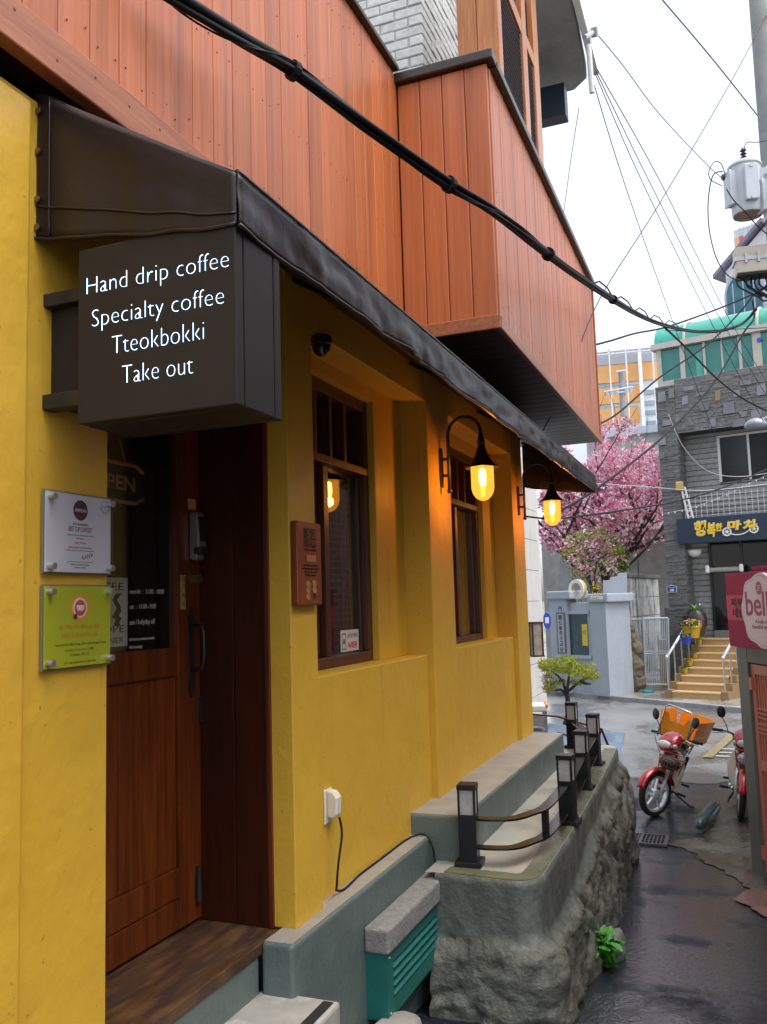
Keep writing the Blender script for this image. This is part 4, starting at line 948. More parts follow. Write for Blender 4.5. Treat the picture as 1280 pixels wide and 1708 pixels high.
tb([(884,1191),(930,1195),(1003,1216)], .012, 'top_bar', M['redsteel'], bs); tb([(1003,1215),(1026,1271)], .013, 'leg', M['redsteel'], bs); tb([(1003,1248),(1018,1252)], .009, 'brace', M['redsteel'], bs)
tb([(930,1222),(962,1231),(1006,1243)], .011, 'lower_bar', M['redsteel'], bs); tb([(1003,1215),(985,1290)], .013, 'leg', M['redsteel'], bs, 9.9); tb([(884,1191),(880,1300)], .013, 'leg', M['redsteel'], bs)
def tarp(u, v):
    a = at(915, 1192, D=13.0); b = at(960, 1262, D=11.5)
    x = a.x+(b.x-a.x+.5)*u; y = a.y+(b.y-a.y)*v; return V(x, y, -.25-.35*v-.12*u+.06*noise.noise((u*5, v*6, 2)))
g = G(); g.grid(tarp, 24, 24); o_ = g.build('blue_tarp', mat('faded_blue_tarp', (.10,.16,.24), (.14,.19,.25), rough=.5, scale=8), smooth=True)
m_ = o_.modifiers.new('t', 'SOLIDIFY'); m_.thickness = .006
tag(recenter(o_), 'faded blue tarp spread behind the terrace railing', 'tarp')

# clipped pine
pn = thing('pine_tree', 'small clipped pine tree with bent trunk by the street', 'tree', at(943, 1225, D=13.2))
M['bark'] = mat('dark_bark', (.03,.022,.018), (.05,.038,.03), rough=.85, scale=20, bump=.8, bscale=40)
def pp(x, y, dd=0): return at(x, y, D=13.2+dd)
G().tube([pp(938,1245), pp(942,1215), pp(948,1190), pp(947,1165), pp(945,1154)], [.055,.045,.04,.036,.034], 9).build('trunk', M['bark'], pn, smooth=True)
for k, br in enumerate([[(945,1156),(955,1147),(968,1136),(982,1128)], [(945,1156),(940,1140),(932,1128),(920,1120)], [(945,1158),(948,1140),(950,1122)], [(941,1135),(925,1138),(918,1145)], [(945,1158),(936,1150),(926,1152)], [(968,1136),(978,1140),(985,1141)]]):
    G().tube([pp(x, y, .12*math.sin(k*2.1+i)) for i, (x, y) in enumerate(br)], [.026-.005*i for i in range(len(br))], 7).build('limb', M['bark'], pn, smooth=True)
def needles(name, pads, n, m, parent, size=.055, w=.006, dirz=.6):
    vs, fs = [], []
    for (c, r, h), cnt in pads:
        for _ in range(cnt):
            t = random.uniform(0, 6.283); q = math.sqrt(random.random()); p = c+V(r*q*math.cos(t), r*q*math.sin(t), h*random.uniform(-.8, 1)*(1-q*.6))
            for _ in range(4):
                d = V(random.gauss(0,1), random.gauss(0,1), abs(random.gauss(0,1))*dirz+.1).normalized()*size*random.uniform(.6,1.2); s_ = d.cross(V(random.random()-.5,random.random()-.5,random.random()-.5)).normalized()*w
                i = len(vs); vs += [p-s_, p+s_, p+d+s_*.5, p+d-s_*.5]; fs.append((i,i+1,i+2,i+3))
    return G().add(vs, fs).build(name, m, parent)
M['needle'] = mat('pine_needle', (.42,.44,.045), (.22,.27,.025), rough=.6, scale=9)
pads = [((pp(930,1116),.25,.13),204), ((pp(916,1110,-.1),.15,.12),105), ((pp(953,1118,.1),.22,.12),161), ((pp(973,1124,-.1),.22,.12),186), ((pp(986,1132),.13,.09),68), ((pp(946,1104),.16,.07),49), ((pp(919,1150),.11,.10),68), ((pp(914,1136),.08,.15),55), ((pp(962,1140,.1),.12,.06),43), ((pp(982,1113),.08,.07),18), ((pp(940,1100),.10,.06),18), ((pp(934,1140),.12,.06),31)]
needles('crown', pads, 0, M['needle'], pn, .085, .004, .9)

# ------------------------------------------------------------------ far side of the street
# pavement and kerb
kd = V(.83,-.558,0).normalized(); kp_ = V(-1.2,19.35,0); kn = V(-kd.y, kd.x, 0)
def kpt(s_, n, z): return kp_+kd*s_+kn*n+V(0,0,z)
g = G(); g.add([kpt(-30,.0,-.60), kpt(12,.0,-.60), kpt(12,30,-.60), kpt(-30,30,-.60)], [(0,1,2,3)]); tag(g.build('pavement', M['pave']), kind='structure')
kb = thing('kerb', 'low grey stone kerb along the far pavement', 'kerb', kpt(-3,0,-.7)); kb['kind'] = 'structure'; del kb['category']
for k in range(-9, 6):
    a = k*1.0; g = G(); g.prism([(0,0),(.994,0),(.994,.14),(0,.14)], kpt(a, -.14, -.72), kd, kn, (0,0,.124)); g.build('kerb_stone', M['concrete'], kb, bevel=.015)

# grey-blue temple wall with gate pillars
M['blueplaster'] = mat('grey_blue_render', (.36,.40,.45), (.31,.35,.40), rough=.7, scale=2.5, bump=.25, bscale=40, stain=(.24,.26,.28), stscale=1.6, stst=(1.5,1.5,.5), stfac=(.6,.8))
PW0 = (V(-2.83,20.30,0), V(-.558,-.83,0).normalized())   # plane of the street face
wd = V(-.83,.558,0).normalized(); wnrm = V(-.558,-.83,0).normalized()
gw = thing('temple_wall', 'grey-blue rendered boundary wall with two capped pillars and a notice window', 'wall', (-3.3, 20.8, -.62))
def wp(px, py, off=0): return at(px, py, P=(PW0[0]+wnrm*off, PW0[1]))
def wbox(name, x0, x1, zt, zb, front, back, m, parent, bevel=.01):
    a = wp(x0, 1050, front); b = wp(x1, 1050, front); u = (b-a); u.z = 0
    o = V(a.x, a.y, zb); L_ = u.length
    g = G(); g.prism([(0,0),(L_,0),(L_,zt-zb),(0,zt-zb)], o, u.normalized(), (0,0,1), wnrm*-(front+back)); return g.build(name, m, parent, bevel=bevel)
def zpx(px, py, off=0): return wp(px, py, off).z
wbox('left_pillar', 918, 946, zpx(935,1000), -.62, .10, .45, M['blueplaster'], gw)
wbox('pillar_cap', 914, 953, zpx(935,986), zpx(935,1000)+.002, .16, .5, M['blueplaster'], gw, .03)
wbox('wall_panel', 946, 987, zpx(965,1005), -.62, .0, .30, M['blueplaster'], gw)
wbox('right_pillar', 986, 1012, zpx(1000,1005), -.62, .06, .75, M['blueplaster'], gw)
wbox('pillar_cap', 982, 1016, zpx(1000,990), zpx(1000,1005)+.002, .12, .8, M['blueplaster'], gw, .03)
a = wp(951,1020,.004); b = wp(981,1095,.004)
# notice window set in the panel
nw = wbox('notice_window', 950, 980, zpx(965,1024), zpx(965,1092), .012, .03, mat('notice_dark_green', (.03,.075,.085), (.02,.05,.06), rough=.15, scale=4), gw, 0)
wbox('sill', 948, 984, zpx(965,1093), zpx(965,1098), .06, .0, M['blueplaster'], gw, .005)
wbox('window_hood', 948, 984, zpx(965,1019), zpx(965,1024)-.004, .05, .0, M['blueplaster'], gw, .005)
yp = thing('yellow_poster', 'yellow poster with round emblem inside the notice window', 'poster', wp(974,1075,.02))
u_ = -wd
ya = wp(970.5,1041,.016); yb = wp(979.5,1041,.016); yz = wp(974,1077,.016).z
def wquad(p0, p1, z0, z1, m, parent, name, th=.004): 
    u = (p1-p0); u.z = 0; g = G(); g.prism([(0,0),(u.length,0),(u.length,z1-z0),(0,z1-z0)], V(p0.x,p0.y,z0), u.normalized(), (0,0,1), wnrm*th); return g.build(name, m, parent)
wquad(ya, yb, yz, ya.z, mat('poster_yellow', (.62,.45,.03), rough=.5), yp, 'sheet')
cc2 = (ya+yb)*.5; 
def wdisc(c, r0, r1, m, parent, name, off=.006):
    fq = Matrix((( -wd.x, 0, wnrm.x),( -wd.y, 0, wnrm.y),(0,1,0))); 
    g = G(); g.lathe(c+wnrm*off, [(r0,0),(r1,0),(r1,.002),(r0,.002),(r0,0)] if r0 else [(.0001,.002),(r1,.002),(r1,0)], 24, fq); return g.build(name, m, parent)
wdisc(V(cc2.x, cc2.y, yz+(ya.z-yz)*.62), .028, .048, mat('poster_olive', (.22,.16,.02), rough=.5), yp, 'emblem')
rg = thing('white_ring', 'white round ring emblem with yellow rim standing on the wall top', 'emblem', wp(964,1004))
rc = wp(964, 983, -.12); fq = Matrix(((-wd.x, 0, wnrm.x), (-wd.y, 0, wnrm.y), (0, 1, 0)))
G().lathe(rc+wnrm*.035, [(.155,0),(.235,0),(.235,.03),(.155,.03),(.155,0)], 36, fq).build('front_face', M['white'], rg, auto=40)
G().lathe(rc-wnrm*.05, [(.152,0),(.238,0),(.238,.085),(.152,.085),(.152,0)], 36, fq).build('rim', mat('ochre_rim', (.50,.36,.12), rough=.4), rg, auto=40)
G().box(rc.x-.05, rc.x+.05, rc.y-.04, rc.y+.04, zpx(964,1006), rc.z-.225).build('foot', M['blueplaster'], rg)
vs_ = thing('vertical_name_sign', 'tall grey sign with dark vertical characters on the left pillar', 'sign', wp(935,1090,.1))
va, vb = wp(928.5,1022,.105), wp(942.5,1022,.105); vz = zpx(936,1090,.105)
wquad(va, vb, vz, va.z, mat('sign_slate', (.10,.12,.15), rough=.5), vs_, 'frame', .02)
va2, vb2 = va.lerp(vb,.14), va.lerp(vb,.86); wquad(V(va2.x,va2.y,0)+wnrm*.021, V(vb2.x,vb2.y,0)+wnrm*.021, vz+.03, va.z-.03, mat('sign_pale', (.34,.37,.40), rough=.5), vs_, 'panel', .003)
mid_ = (va+vb)*.5; hh = (va.z-vz-.08)/7
for k, chx in enumerate('圓佛敎주구교당'): text(chx, hh, V(mid_.x, mid_.y, va.z-.04-(k+.9)*hh)+wnrm*.0245, -wd, (0,0,1), M['ink'], vs_, align='CENTER', width=hh*.85, height=hh*.85, bold=.002)
M['plateblue'] = mat('address_plate_blue', (.012,.05,.22), rough=.3)
def addr(name, label, num, c, u, n_, w, h, cat='address plate'):
    t = thing(name, label, cat, c-V(0,0,h/2)); u = u.normalized()
    G().prism([(-w/2,-h/2),(w/2,-h/2),(w/2,h*.32),(0,h/2),(-w/2,h*.32)], c, u, (0,0,1), n_*.01).build('plate', M['plateblue'], t)
    G().prism([(-w/2-.012,-h/2-.012),(w/2+.012,-h/2-.012),(w/2+.012,h*.34),(0,h/2+.014),(-w/2-.012,h*.34)], c, u, (0,0,1), n_*.006).build('border', M['white'], t)
    text(num, h*.6, c+n_*.0105-V(0,0,h*.38), u, (0,0,1), M['white'], t, align='CENTER', width=w*.5, height=h*.36, bold=.003)
    text('사직로8길' if num == '20' else '필운대로', h*.3, c+n_*.0105+V(0,0,h*.1), u, (0,0,1), M['white'], t, align='CENTER', width=w*.72, height=h*.16)
addr('address_plate', 'small blue house number 24 plate above the vertical name sign', '24', wp(934.5,1015,.105), -wd, wnrm, .14, .13)
nt_ = thing('pillar_notice', 'small white red-lettered notice on the right pillar cap', 'notice', wp(996,1000,.12))
wquad(wp(985.5,996,.125), wp(1006,996,.125), zpx(996,1000,.12), zpx(996,994,.12), M['white'], nt_, 'plate'); text('출입금지', .05, V(*((wp(987,996,.13)+wnrm*.0005).xy), zpx(996,999,.12)), -wd, (0,0,1), mat('notice_red', (.5,.1,.08), rough=.5), nt_, width=.22, height=.04)

# stepped side wall, stained block wall, rubble foot
sw = thing('stepped_wall', 'grey-blue stepped side wall behind the right pillar', 'wall', (-2.5, 21.6, -.62))
SP = (V(-2.62,21.1,0), V(.12,-.99,0).normalized()); sn = SP[1]; su = V(.99,.12,0).normalized()
def sp_(px, py): return at(px, py, P=SP)
pts = [sp_(1005,1160), sp_(1049,1152), sp_(1046,955), sp_(1031,956), sp_(1030,961), sp_(1020,963), sp_(1019,967), sp_(1006,969)]
g = G(); n = len(pts); back = -sn*.25; g.add(pts+[p+back for p in pts], [tuple(range(n)), tuple(range(2*n-1,n-1,-1))]+[((i+1) % n, i, n+i, n+(i+1) % n) for i in range(n)]); g.build('render', M['blueplaster'], sw, bevel=.01)
bwall = thing('block_wall', 'black-stained pale concrete block wall with coping behind the bar gate', 'wall', (-1.9, 22.8, .3))
M['stained'] = mat('stained_block', (.42,.43,.42), (.26,.27,.27), rough=.7, scale=4, stain=(.06,.065,.065), stscale=2.2, stst=(2,2,.7), stfac=(.48,.62), bump=.3, bscale=30, rand=.1)
b0, b1 = sp_(1047,1000)+V(.02,.1,0), at(1100, 1000, Y=24.2)
bu = V(b1.x-b0.x, b1.y-b0.y, 0); bl = bu.length; bu.normalize(); bn = V(bu.y, -bu.x, 0)
ztop = sp_(1047,962).z; zst = ztop-2.35
for r in range(5):
    for c in range(3):
        g = G(); g.prism([(.006,.006),(bl/3-.006,.006),(bl/3-.006,.46),(.006,.46)], b0+bu*(bl/3*c)+V(0,0,zst+r*.466-b0.z), bu, (0,0,1), -bn*(.2+random.uniform(0,.01))); g.build('block', M['stained'], bwall, bevel=.008)
g = G(); g.prism([(-.02,0),(bl+.05,0),(bl+.05,.1),(-.02,.1)], b0+V(0,0,ztop-b0.z-.02)+bn*.04, bu, (0,0,1), -bn*.3); g.build('coping', mat('dark_coping', (.11,.11,.10), (.06,.06,.055), rough=.8, scale=5), bwall, bevel=.02)
rf = thing('rubble_pier', 'rough brown rubble stone pier at the foot of the side wall', 'stone pier', sp_(1060,1145))
for k, (x, y, sx, sy) in enumerate([(1055,1140,.22,.14),(1064,1136,.16,.14),(1056,1120,.19,.16),(1062,1108,.14,.13),(1054,1098,.16,.15),(1058,1080,.15,.15),(1052,1064,.12,.14),(1051,1048,.09,.12)]):
    bm = bmesh.new(); bmesh.ops.create_icosphere(bm, subdivisions=3, radius=1); cpt = sp_(x, y)+sn*.05
    for v in bm.verts:
        nn = v.co.normalized(); kk = 1+.35*noise.noise(nn*1.7+V(k*3,0,0))+.14*noise.noise(nn*5+V(k,0,0)); v.co = Vector((nn.x*sx*1.25*kk, nn.y*.13*kk, nn.z*sy*1.3*kk))+cpt-MW[rf].translation
    me = bpy.data.meshes.new('stone'); bm.to_mesh(me); bm.free(); me.materials.append(mat('brown_rubble', (.20,.15,.10), (.11,.09,.065), rough=.8, scale=8, bump=.6, bscale=25, bdist=.03) if 'brown_rubble' not in bpy.data.materials else bpy.data.materials['brown_rubble'])
    for p in me.polygons: p.use_smooth = True
    o_ = bpy.data.objects.new('stone', me); COL.objects.link(o_); o_.parent = rf

# bar gate: a standing leaf and a slanting leaf
bg_ = thing('bar_gate', 'pale grey steel bar gate left of the stone stairs', 'gate', (-1.9, 21.4, -.6))
GP = (V(-1.9,21.3,0), V(.1,-.995,0).normalized())
def gp(px, py, d=0): return at(px, py, P=(GP[0]-GP[1]*d, GP[1]))
M['gatesteel'] = mat('grey_gate_paint', (.40,.44,.48), (.34,.38,.42), rough=.4, scale=8)
tl, tr_, br_, bl_ = gp(1073,1032), gp(1114.5,1031), gp(1116.5,1142), gp(1077,1142)
def gtube(a, b, r, n): return G().tube([a, b], r, 6).build(n, M['gatesteel'], bg_)
for a, b in ((tl,tr_),(tr_,br_),(br_,bl_),(bl_,tl)): gtube(a, b, .026, 'frame_tube')
for tt in (.50, .535): gtube(tl.lerp(bl_, tt), tr_.lerp(br_, tt), .014, 'cross_bar')
for k in range(1, 13): gtube(tl.lerp(tr_, k/13), bl_.lerp(br_, k/13), .0115, 'bar')
sl_, sr_, sb = gp(1053,1034,.12), gp(1072,1033,.02), gp(1076,1138,.05)
gtube(sl_, sr_, .02, 'frame_tube'); gtube(sl_, sb-V(.02,0,0), .024, 'frame_tube')
for k in range(1, 6): gtube(sl_.lerp(sr_, k/6), (sb-V(.03,0,0)).lerp(sb, k/6), .011, 'bar')
# things on the pavement
bx_ = thing('cardboard_box', 'open brown cardboard box with green foot against the pillar', 'box', at(1038, 1155, Z=-.60))
M['card'] = mat('brown_cardboard', (.34,.16,.08), (.28,.13,.07), rough=.8, scale=9)
c = at(1036, 1154, Z=-.60); f = Matrix.Translation(c) @ Matrix.Rotation(R_(-25), 4, 'Z')
g = G(f); g.box(-.10,-.094,-.1,.1,.07,.30); g.box(.03,.036,-.1,.1,.07,.26); g.box(-.094,.03,-.1,-.094,.07,.28); g.box(-.094,.03,.094,.1,.07,.30); g.build('carton', M['card'], bx_)
G(f).add([(.036,-.1,.26),(.036,.1,.26),(.16,.1,.19),(.16,-.1,.19),(.036,-.1,.254),(.036,.1,.254),(.16,.1,.184),(.16,-.1,.184)], [(0,1,2,3),(7,6,5,4),(0,3,7,4),(2,1,5,6),(3,2,6,7)]).build('flap', M['card'], bx_)
G(f).box(-.11,.16,-.11,.11,0,.07).build('green_tray', mat('green_tray', (.02,.14,.07), rough=.5), bx_, bevel=.005)
c = at(1082, 1154, Z=-.59); g = G(); g.lathe(c, [(.0001,.02),(.10,.02),(.12,.035),(.135,.03),(.14,0)], 24); tag(recenter(g.build('cyan_lid', mat('cyan_plastic', (.03,.32,.42), rough=.3), auto=40)), 'flat cyan plastic lid lying on the wet pavement', 'lid')

# ------------------------------------------------------------------ slate-clad restaurant building
FA = R_(-12); fu = V(math.cos(FA), math.sin(FA), 0); fn = V(math.sin(FA), -math.cos(FA), 0)   # fn faces the street
FO = V(-.9, 22.2, 0)
def fp(px, py, off=0): return at(px, py, P=(FO+fn*off, fn))
def fb(name, p0, p1, z0, z1, depth, m, parent, bevel=.006, off=0):
    u = (p1-p0); u.z = 0; g = G(); g.prism([(0,0),(u.length,0),(u.length,z1-z0),(0,z1-z0)], V(p0.x,p0.y,z0), u.normalized(), (0,0,1), -fn*depth); return g.build(name, m, parent, bevel=bevel)
sb_ = thing('slate_building', 'two-storey building clad in dark stacked slate with restaurant entrance', 'building', FO+V(1,1,-.6))
M['slate'] = mat('stacked_slate', (.095,.095,.097), (.20,.195,.185), rough=.4, rough2=.65, scale=9, stretch=(1,1,5), fac=(.4,.7), bump=.5, bscale=40, bstretch=(1,1,4), stain=(.32,.29,.25), stscale=8, stst=(1,1,3), stfac=(.64,.76), rand=.25)
M['slatebig'] = mat('slate_slab', (.20,.20,.215), (.15,.15,.165), rough=.4, scale=6, bump=.3, bscale=30, rand=.25)
M['slatedark'] = mat('slate_joint', (.03,.03,.032), rough=.8)
PO = .55   # pillar and parapet stand proud of the recessed front
zpar1 = fp(1100,646,PO).z; zpar0 = fp(1140,722,PO).z; zfl = .57
pL, pR = fp(1113,1000,PO), fp(1133,1000,PO)
pL = fp(1104,820,PO); pR = fp(1131,740,PO)
pe = fp(1280,800,PO)+fu*2.2
fb('pillar_core', pL, pR, -.6, zpar1-.02, .6, M['slatedark'], sb_, 0); fb('parapet_core', pR, pe, zpar0, zpar1+.1, .6, M['slatedark'], sb_, 0)
def ledge_stones(p0, p1, z0, z1, name, seed):
    rnd = random.Random(seed); u = p1-p0; u.z = 0; Lh = u.length; u.normalize(); g = G(); z = z0
    while z < z1-.01:
        h = rnd.uniform(.022, .06); x = 0
        h = min(h, z1-z)
        while x < Lh-.01:
            w = min(rnd.uniform(.10, .42), Lh-x); d = rnd.uniform(.006, .032)
            g.prism([(x+.002,z+.002),(x+w-.002,z+.002),(x+w-.002,z+h-.002),(x+.002,z+h-.002)], V(p0.x,p0.y,0), u, (0,0,1), fn*d); x += w
        z += h
    o = g.build(name, M['slate'], sb_); o['kind'] = 'stuff'; return o
ledge_stones(pL, pR, -.6, zpar1, 'stacked_slate', 1); ledge_stones(pR+fu*.003, pe, zpar0, zpar1+.12, 'stacked_slate', 2)
# pillar's inner side face
pr_b = pR-fn*.55
g = G(); rnd = random.Random(5); z = -.2
while z < zpar0:
    h = rnd.uniform(.03,.06); g.prism([(0,z),(.55,z),(.55,z+h-.004),(0,z+h-.004)], V(pR.x,pR.y,0), -fn, (0,0,1), fu*rnd.uniform(.005,.03)); z += h
o_ = g.build('stacked_slate', M['slate'], sb_); o_['kind'] = 'stuff'
for (x, y, w, h, k) in [(1104,662,.19,.24,0),(1120,656,.14,.24,0),(1149,648,.24,.10,0),(1170,657,.28,.09,0),(1197,660,.15,.24,1),(1143,668,.15,.20,0),(1174,677,.32,.24,2),(1216,680,.26,.28,0),(1229,657,.16,.15,0),(1244,638,.26,.12,0),(1153,703,.18,.20,3),(1189,705,.15,.20,0),(1233,705,.30,.18,0),(1262,690,.25,.2,0),(1270,650,.2,.25,0),(1104,735,.2,.22,0),(1112,705,.22,.14,0),(1104,760,.14,.16,0),(1240,690,.2,.15,2),(1133,700,.2,.1,0)]:
    c = fp(x, y, PO+.045); sh_ = {0: [(-.5,-.5),(.5,-.5),(.46,.5),(-.44,.46)], 1: [(-.45,-.5),(.35,-.5),(.5,.5),(-.3,.5)], 2: [(-.2,-.5),(.3,-.5),(.5,.2),(.45,.4),(0,.3),(-.1,.5),(-.5,.45)], 3: [(-.5,-.5),(.5,-.5),(.1,.1),(-.1,.5),(-.3,.2)]}[k]
    if c.x < pL.x or c.x > pe.x: continue
    G().prism([(a*w, b*h) for a, b in sh_], c, fu, (0,0,1), fn*.012).build('slate_slab', M['slatebig'] if (x, y) != (1197,660) else mat('tan_slab', (.26,.18,.09), rough=.5), sb_, bevel=.005)
# recessed front wall in split-face courses
M['course'] = mat('split_face_course', (.29,.295,.29), (.21,.215,.21), rough=.6, rough2=.4, scale=12, bump=.6, bscale=50, bdist=.02, rand=.12)
rw0 = fp(1120,900,0); rw1 = fp(1280,800,0)+fu*2.5
fb('wall_core', rw0, rw1, zfl-1.2, zpar0+.2, .3, M['slatedark'], sb_, 0, 0)
wl0, wl1 = fp(1198,760,0), fp(1198,760,0)+fu*2.6
zw1, zw0 = fp(1200,727,0).z, fp(1200,808,0).z
dl = fp(1184,940,0); dz1 = fp(1184,905,0).z
z = zfl-.1; k = 0
while z < zpar0+.1:
    x0p = rw0
    if z > zw0-.12 and z < zw1: x1p = wl0
    elif z < dz1+.3: x1p = dl
    else: x1p = rw1
    u = x1p-x0p; u.z = 0; 
    g = G(); g.prism([(0,0),(.02,.015),(.02,.115),(0,.128)], V(x0p.x,x0p.y,z), fn, (0,0,1), fu*(u.length)); g.build('wall_course', M['course'], sb_)
    z += .132
# upper window
wn_ = fb('window', wl0, wl1, zw0, zw0+.05, .06, M['white'], sb_); 
M['alum'] = mat('white_aluminium', (.55,.55,.55), rough=.4)
wn_.data.materials[0] = M['alum']
def wpart(name, a, b, z0, z1, m, off, dep=.04): 
    p = V(a.x,a.y,0)+fn*off; q = V(b.x,b.y,0)+fn*off; u = q-p; g = G(); g.prism([(0,0),(u.length,0),(u.length,z1-z0),(0,z1-z0)], V(p.x,p.y,z0), u.normalized(), (0,0,1), -fn*dep); return g.build(name, m, wn_)
M['farglass'] = mat('grey_glass', (.035,.045,.05), (.055,.065,.07), rough=.08, scale=1.2, spec=.6)
wpart('frame', wl0, wl0+fu*.06, zw0+.05, zw1, M['alum'], .03); wpart('frame', wl0+fu*.06, wl1, zw1-.05, zw1, M['alum'], .03)
m0 = fp(1248,760,0); wpart('mullion', m0, m0+fu*.05, zw0+.05, zw1-.05, M['alum'], .03)
wpart('pane', wl0+fu*.06, m0, zw0+.05, zw1-.05, M['farglass'], .0); wpart('pane', m0+fu*.05, wl1, zw0+.05, zw1-.05, M['farglass'], .0)
# doorway glazing
M['darkglass'] = mat('dark_shop_glass', (.006,.007,.009), (.012,.013,.015), rough=.07, scale=.8, spec=.5)
fb('shop_glass', dl, rw1, zfl+.02, dz1+.35, .05, M['darkglass'], sb_, 0, 0).location = fn*.02
for x in (1184, 1188): pass
fb('door_frame', dl, dl+fu*.06, zfl+.02, dz1+.3, .08, M['black'], sb_).location = fn*.06
fb('door_sill', dl+fu*.02, rw1, zfl-.02, zfl+.17, .1, mat('sill_stone', (.16,.16,.16), rough=.5), sb_).location = fn*.12
fb('door_frame', dl+fu*.7, dl+fu*.76, zfl+.17, dz1+.3, .08, M['black'], sb_).location = fn*.06
# shop sign
ss = thing('restaurant_sign', 'dark navy fascia sign with yellow Korean brush lettering over the entrance', 'sign', fp(1200,908,.5))
sz1, sz0 = fp(1129,866,PO+.15).z, fp(1131,908,PO+.15).z
sa = fp(1129,880,PO+.15); se = sa+fu*4.2
M['navy'] = mat('navy_sign_board', (.014,.028,.055), (.012,.024,.048), rough=.4, scale=2)
G().prism([(0,0),(4.2,0),(4.2,sz1-sz0),(0,sz1-sz0)], V(sa.x,sa.y,sz0), fu, (0,0,1), -fn*.3).build('board', M['navy'], ss, bevel=.01)
M['brush'] = mat('yellow_brush_letter', (.80,.52,.02), rough=.4); M['paleedge'] = mat('pale_letter_edge', (.62,.60,.45), rough=.5)
def stext(s, x, y, x2, h, bold=.012, m=M['brush'], shear=.12):
    p = fp(x, y, PO+.152); w = (fp(x2, y, PO+.152)-p).dot(fu)
    text(s, .4, p+fn*.002, fu, (0,0,1), M['paleedge'], ss, width=w*1.05, height=h*1.12, bold=bold*2.2, shear=shear, ext=.01); return text(s, .4, p+fn*.016, fu, (0,0,1), m, ss, width=w, height=h, bold=bold, shear=shear, ext=.02)
stext('행', 1158, 892, 1178, .33); stext('복', 1180, 893, 1194, .30); stext('한', 1194, 885, 1205, .17); stext('마', 1212, 883, 1236, .20); stext('차', 1240, 883, 1264, .22)
for x, y in ((1213,887),(1258,882)):
    c = fp(x, y, PO+.155); Mq = Matrix(((fu.x,0,fn.x),(fu.y,0,fn.y),(0,1,0)))
    G().lathe(c, [(.07,0),(.10,0),(.10,.02),(.07,.02),(.07,0)], 24, Mq).build('wheel_mark', M['white'], ss); G().lathe(c, [(.0001,.02),(.035,.02),(.035,0)], 16, Mq).build('hub_mark', M['white'], ss)
    for k in range(6): G().tube([c+fn*.01, c+fn*.01+fu*.075*math.cos(k*1.047)+V(0,0,.075*math.sin(k*1.047))], .008, 5).build('spoke_mark', M['white'], ss)
G().tube(smooth_path([fp(x, y, PO+.165) for x, y in ((1219,890),(1228,892),(1240,890),(1250,884),(1256,875),(1262,874))]), .013, 6).build('carriage_line', M['white'], ss)
# balcony mesh, ladder, lamps, roller awning
bm_ = thing('balcony_mesh', 'pale wire grid railing above the navy restaurant sign', 'railing', fp(1200,866,.5))
za, zb_ = fp(1140,826,.5).z, sz1
M['meshwire'] = mat('pale_grid_wire', (.50,.51,.52), rough=.5)
ba = fp(1143,850,.5)
for k in range(24):
    p = ba+fu*(k*.125); G().box(p.x-.006,p.x+.006,p.y-.006,p.y+.006,zb_,za).build('upright_wire', M['meshwire'], bm_)
for k in range(5):
    z = zb_+(za-zb_)*(k+.5)/5; G().tube([V(ba.x,ba.y,z), V(ba.x,ba.y,z)+fu*2.9], .006, 4).build('cross_wire', M['meshwire'], bm_)
ld = thing('leaning_ladder', 'white aluminium ladder leaning beside the slate pillar above the sign', 'ladder', fp(1146,866,.62))
for a, b in (((1136,812),(1149,866)),((1142,812),(1157,866))): G().tube([fp(*a,.55), fp(*b,.65)], .025, 6).build('rail', M['alum'], ld)
for k in range(6):
    t_ = (k+.5)/6; G().tube([fp(1136,812,.55).lerp(fp(1149,866,.65), t_), fp(1142,812,.55).lerp(fp(1157,866,.65), t_)], .016, 5).build('rung', M['alum'], ld)
yb_ = fp(1133,812,.57); G().box(yb_.x-.08,yb_.x+.1,yb_.y-.08,yb_.y+.02,yb_.z-.1,yb_.z+.12).build('top_pad', mat('dull_yellow_pad', (.42,.30,.10), rough=.6), ld, bevel=.03)
gl_ = thing('globe_lamp', 'unlit white half-globe lamp under the restaurant sign', 'lamp', fp(1158,918,.3))
c = fp(1158,920,.3); G().lathe(c, [(.17,.02),(.165,-.03),(.12,-.09),(.05,-.12),(.0005,-.125)], 24).build('diffuser', M['white'], gl_, smooth=True); G().lathe(c, [(.175,.04),(.18,.02),(.17,.018)], 24).build('ring', M['alum'], gl_)
hl = thing('street_lamp_head', 'grey dome street lamp head hanging before the slate parapet', 'street lamp', at(1263,712,D=17.5))
c = at(1261,712,D=17.5); G().lathe(c, [(.22,0),(.21,.07),(.16,.13),(.08,.17),(.0005,.18)], 26).build('dome', mat('lamp_head_grey', (.30,.33,.38), (.20,.22,.25), rough=.3, scale=8), hl, smooth=True)
G().tube([c+V(.05,0,.12), c+V(.5,0,.25), c+V(1.2,.1,.2)], .03, 7).build('bracket', M['galv'], hl)
ra = thing('rolled_awning', 'rolled white awning cassette over the dark doorway', 'awning', fp(1200,955,.3))
a, b = fp(1180,951,.35), fp(1180,951,.35)+fu*.75
G().tube([a, b], .055, 10).build('roll', mat('awning_cloth', (.32,.31,.29), rough=.6), ra)
for p in (a, b): G().box(p.x-.04,p.x+.05,p.y-.09,p.y+.07,p.z-.07,p.z+.11).build('end_cap', M['white'], ra, bevel=.03)
addr('address_plate', 'small blue house number 20 plate on the slate pillar', '20', fp(1121,982,PO+.06), fu, fn, .21, .15)
fb('alley_door', fp(1107,1000,PO-.25), fp(1116,1000,PO-.25), -.6, 1.3, .03, mat('grey_panel', (.17,.18,.18), rough=.6), sb_)

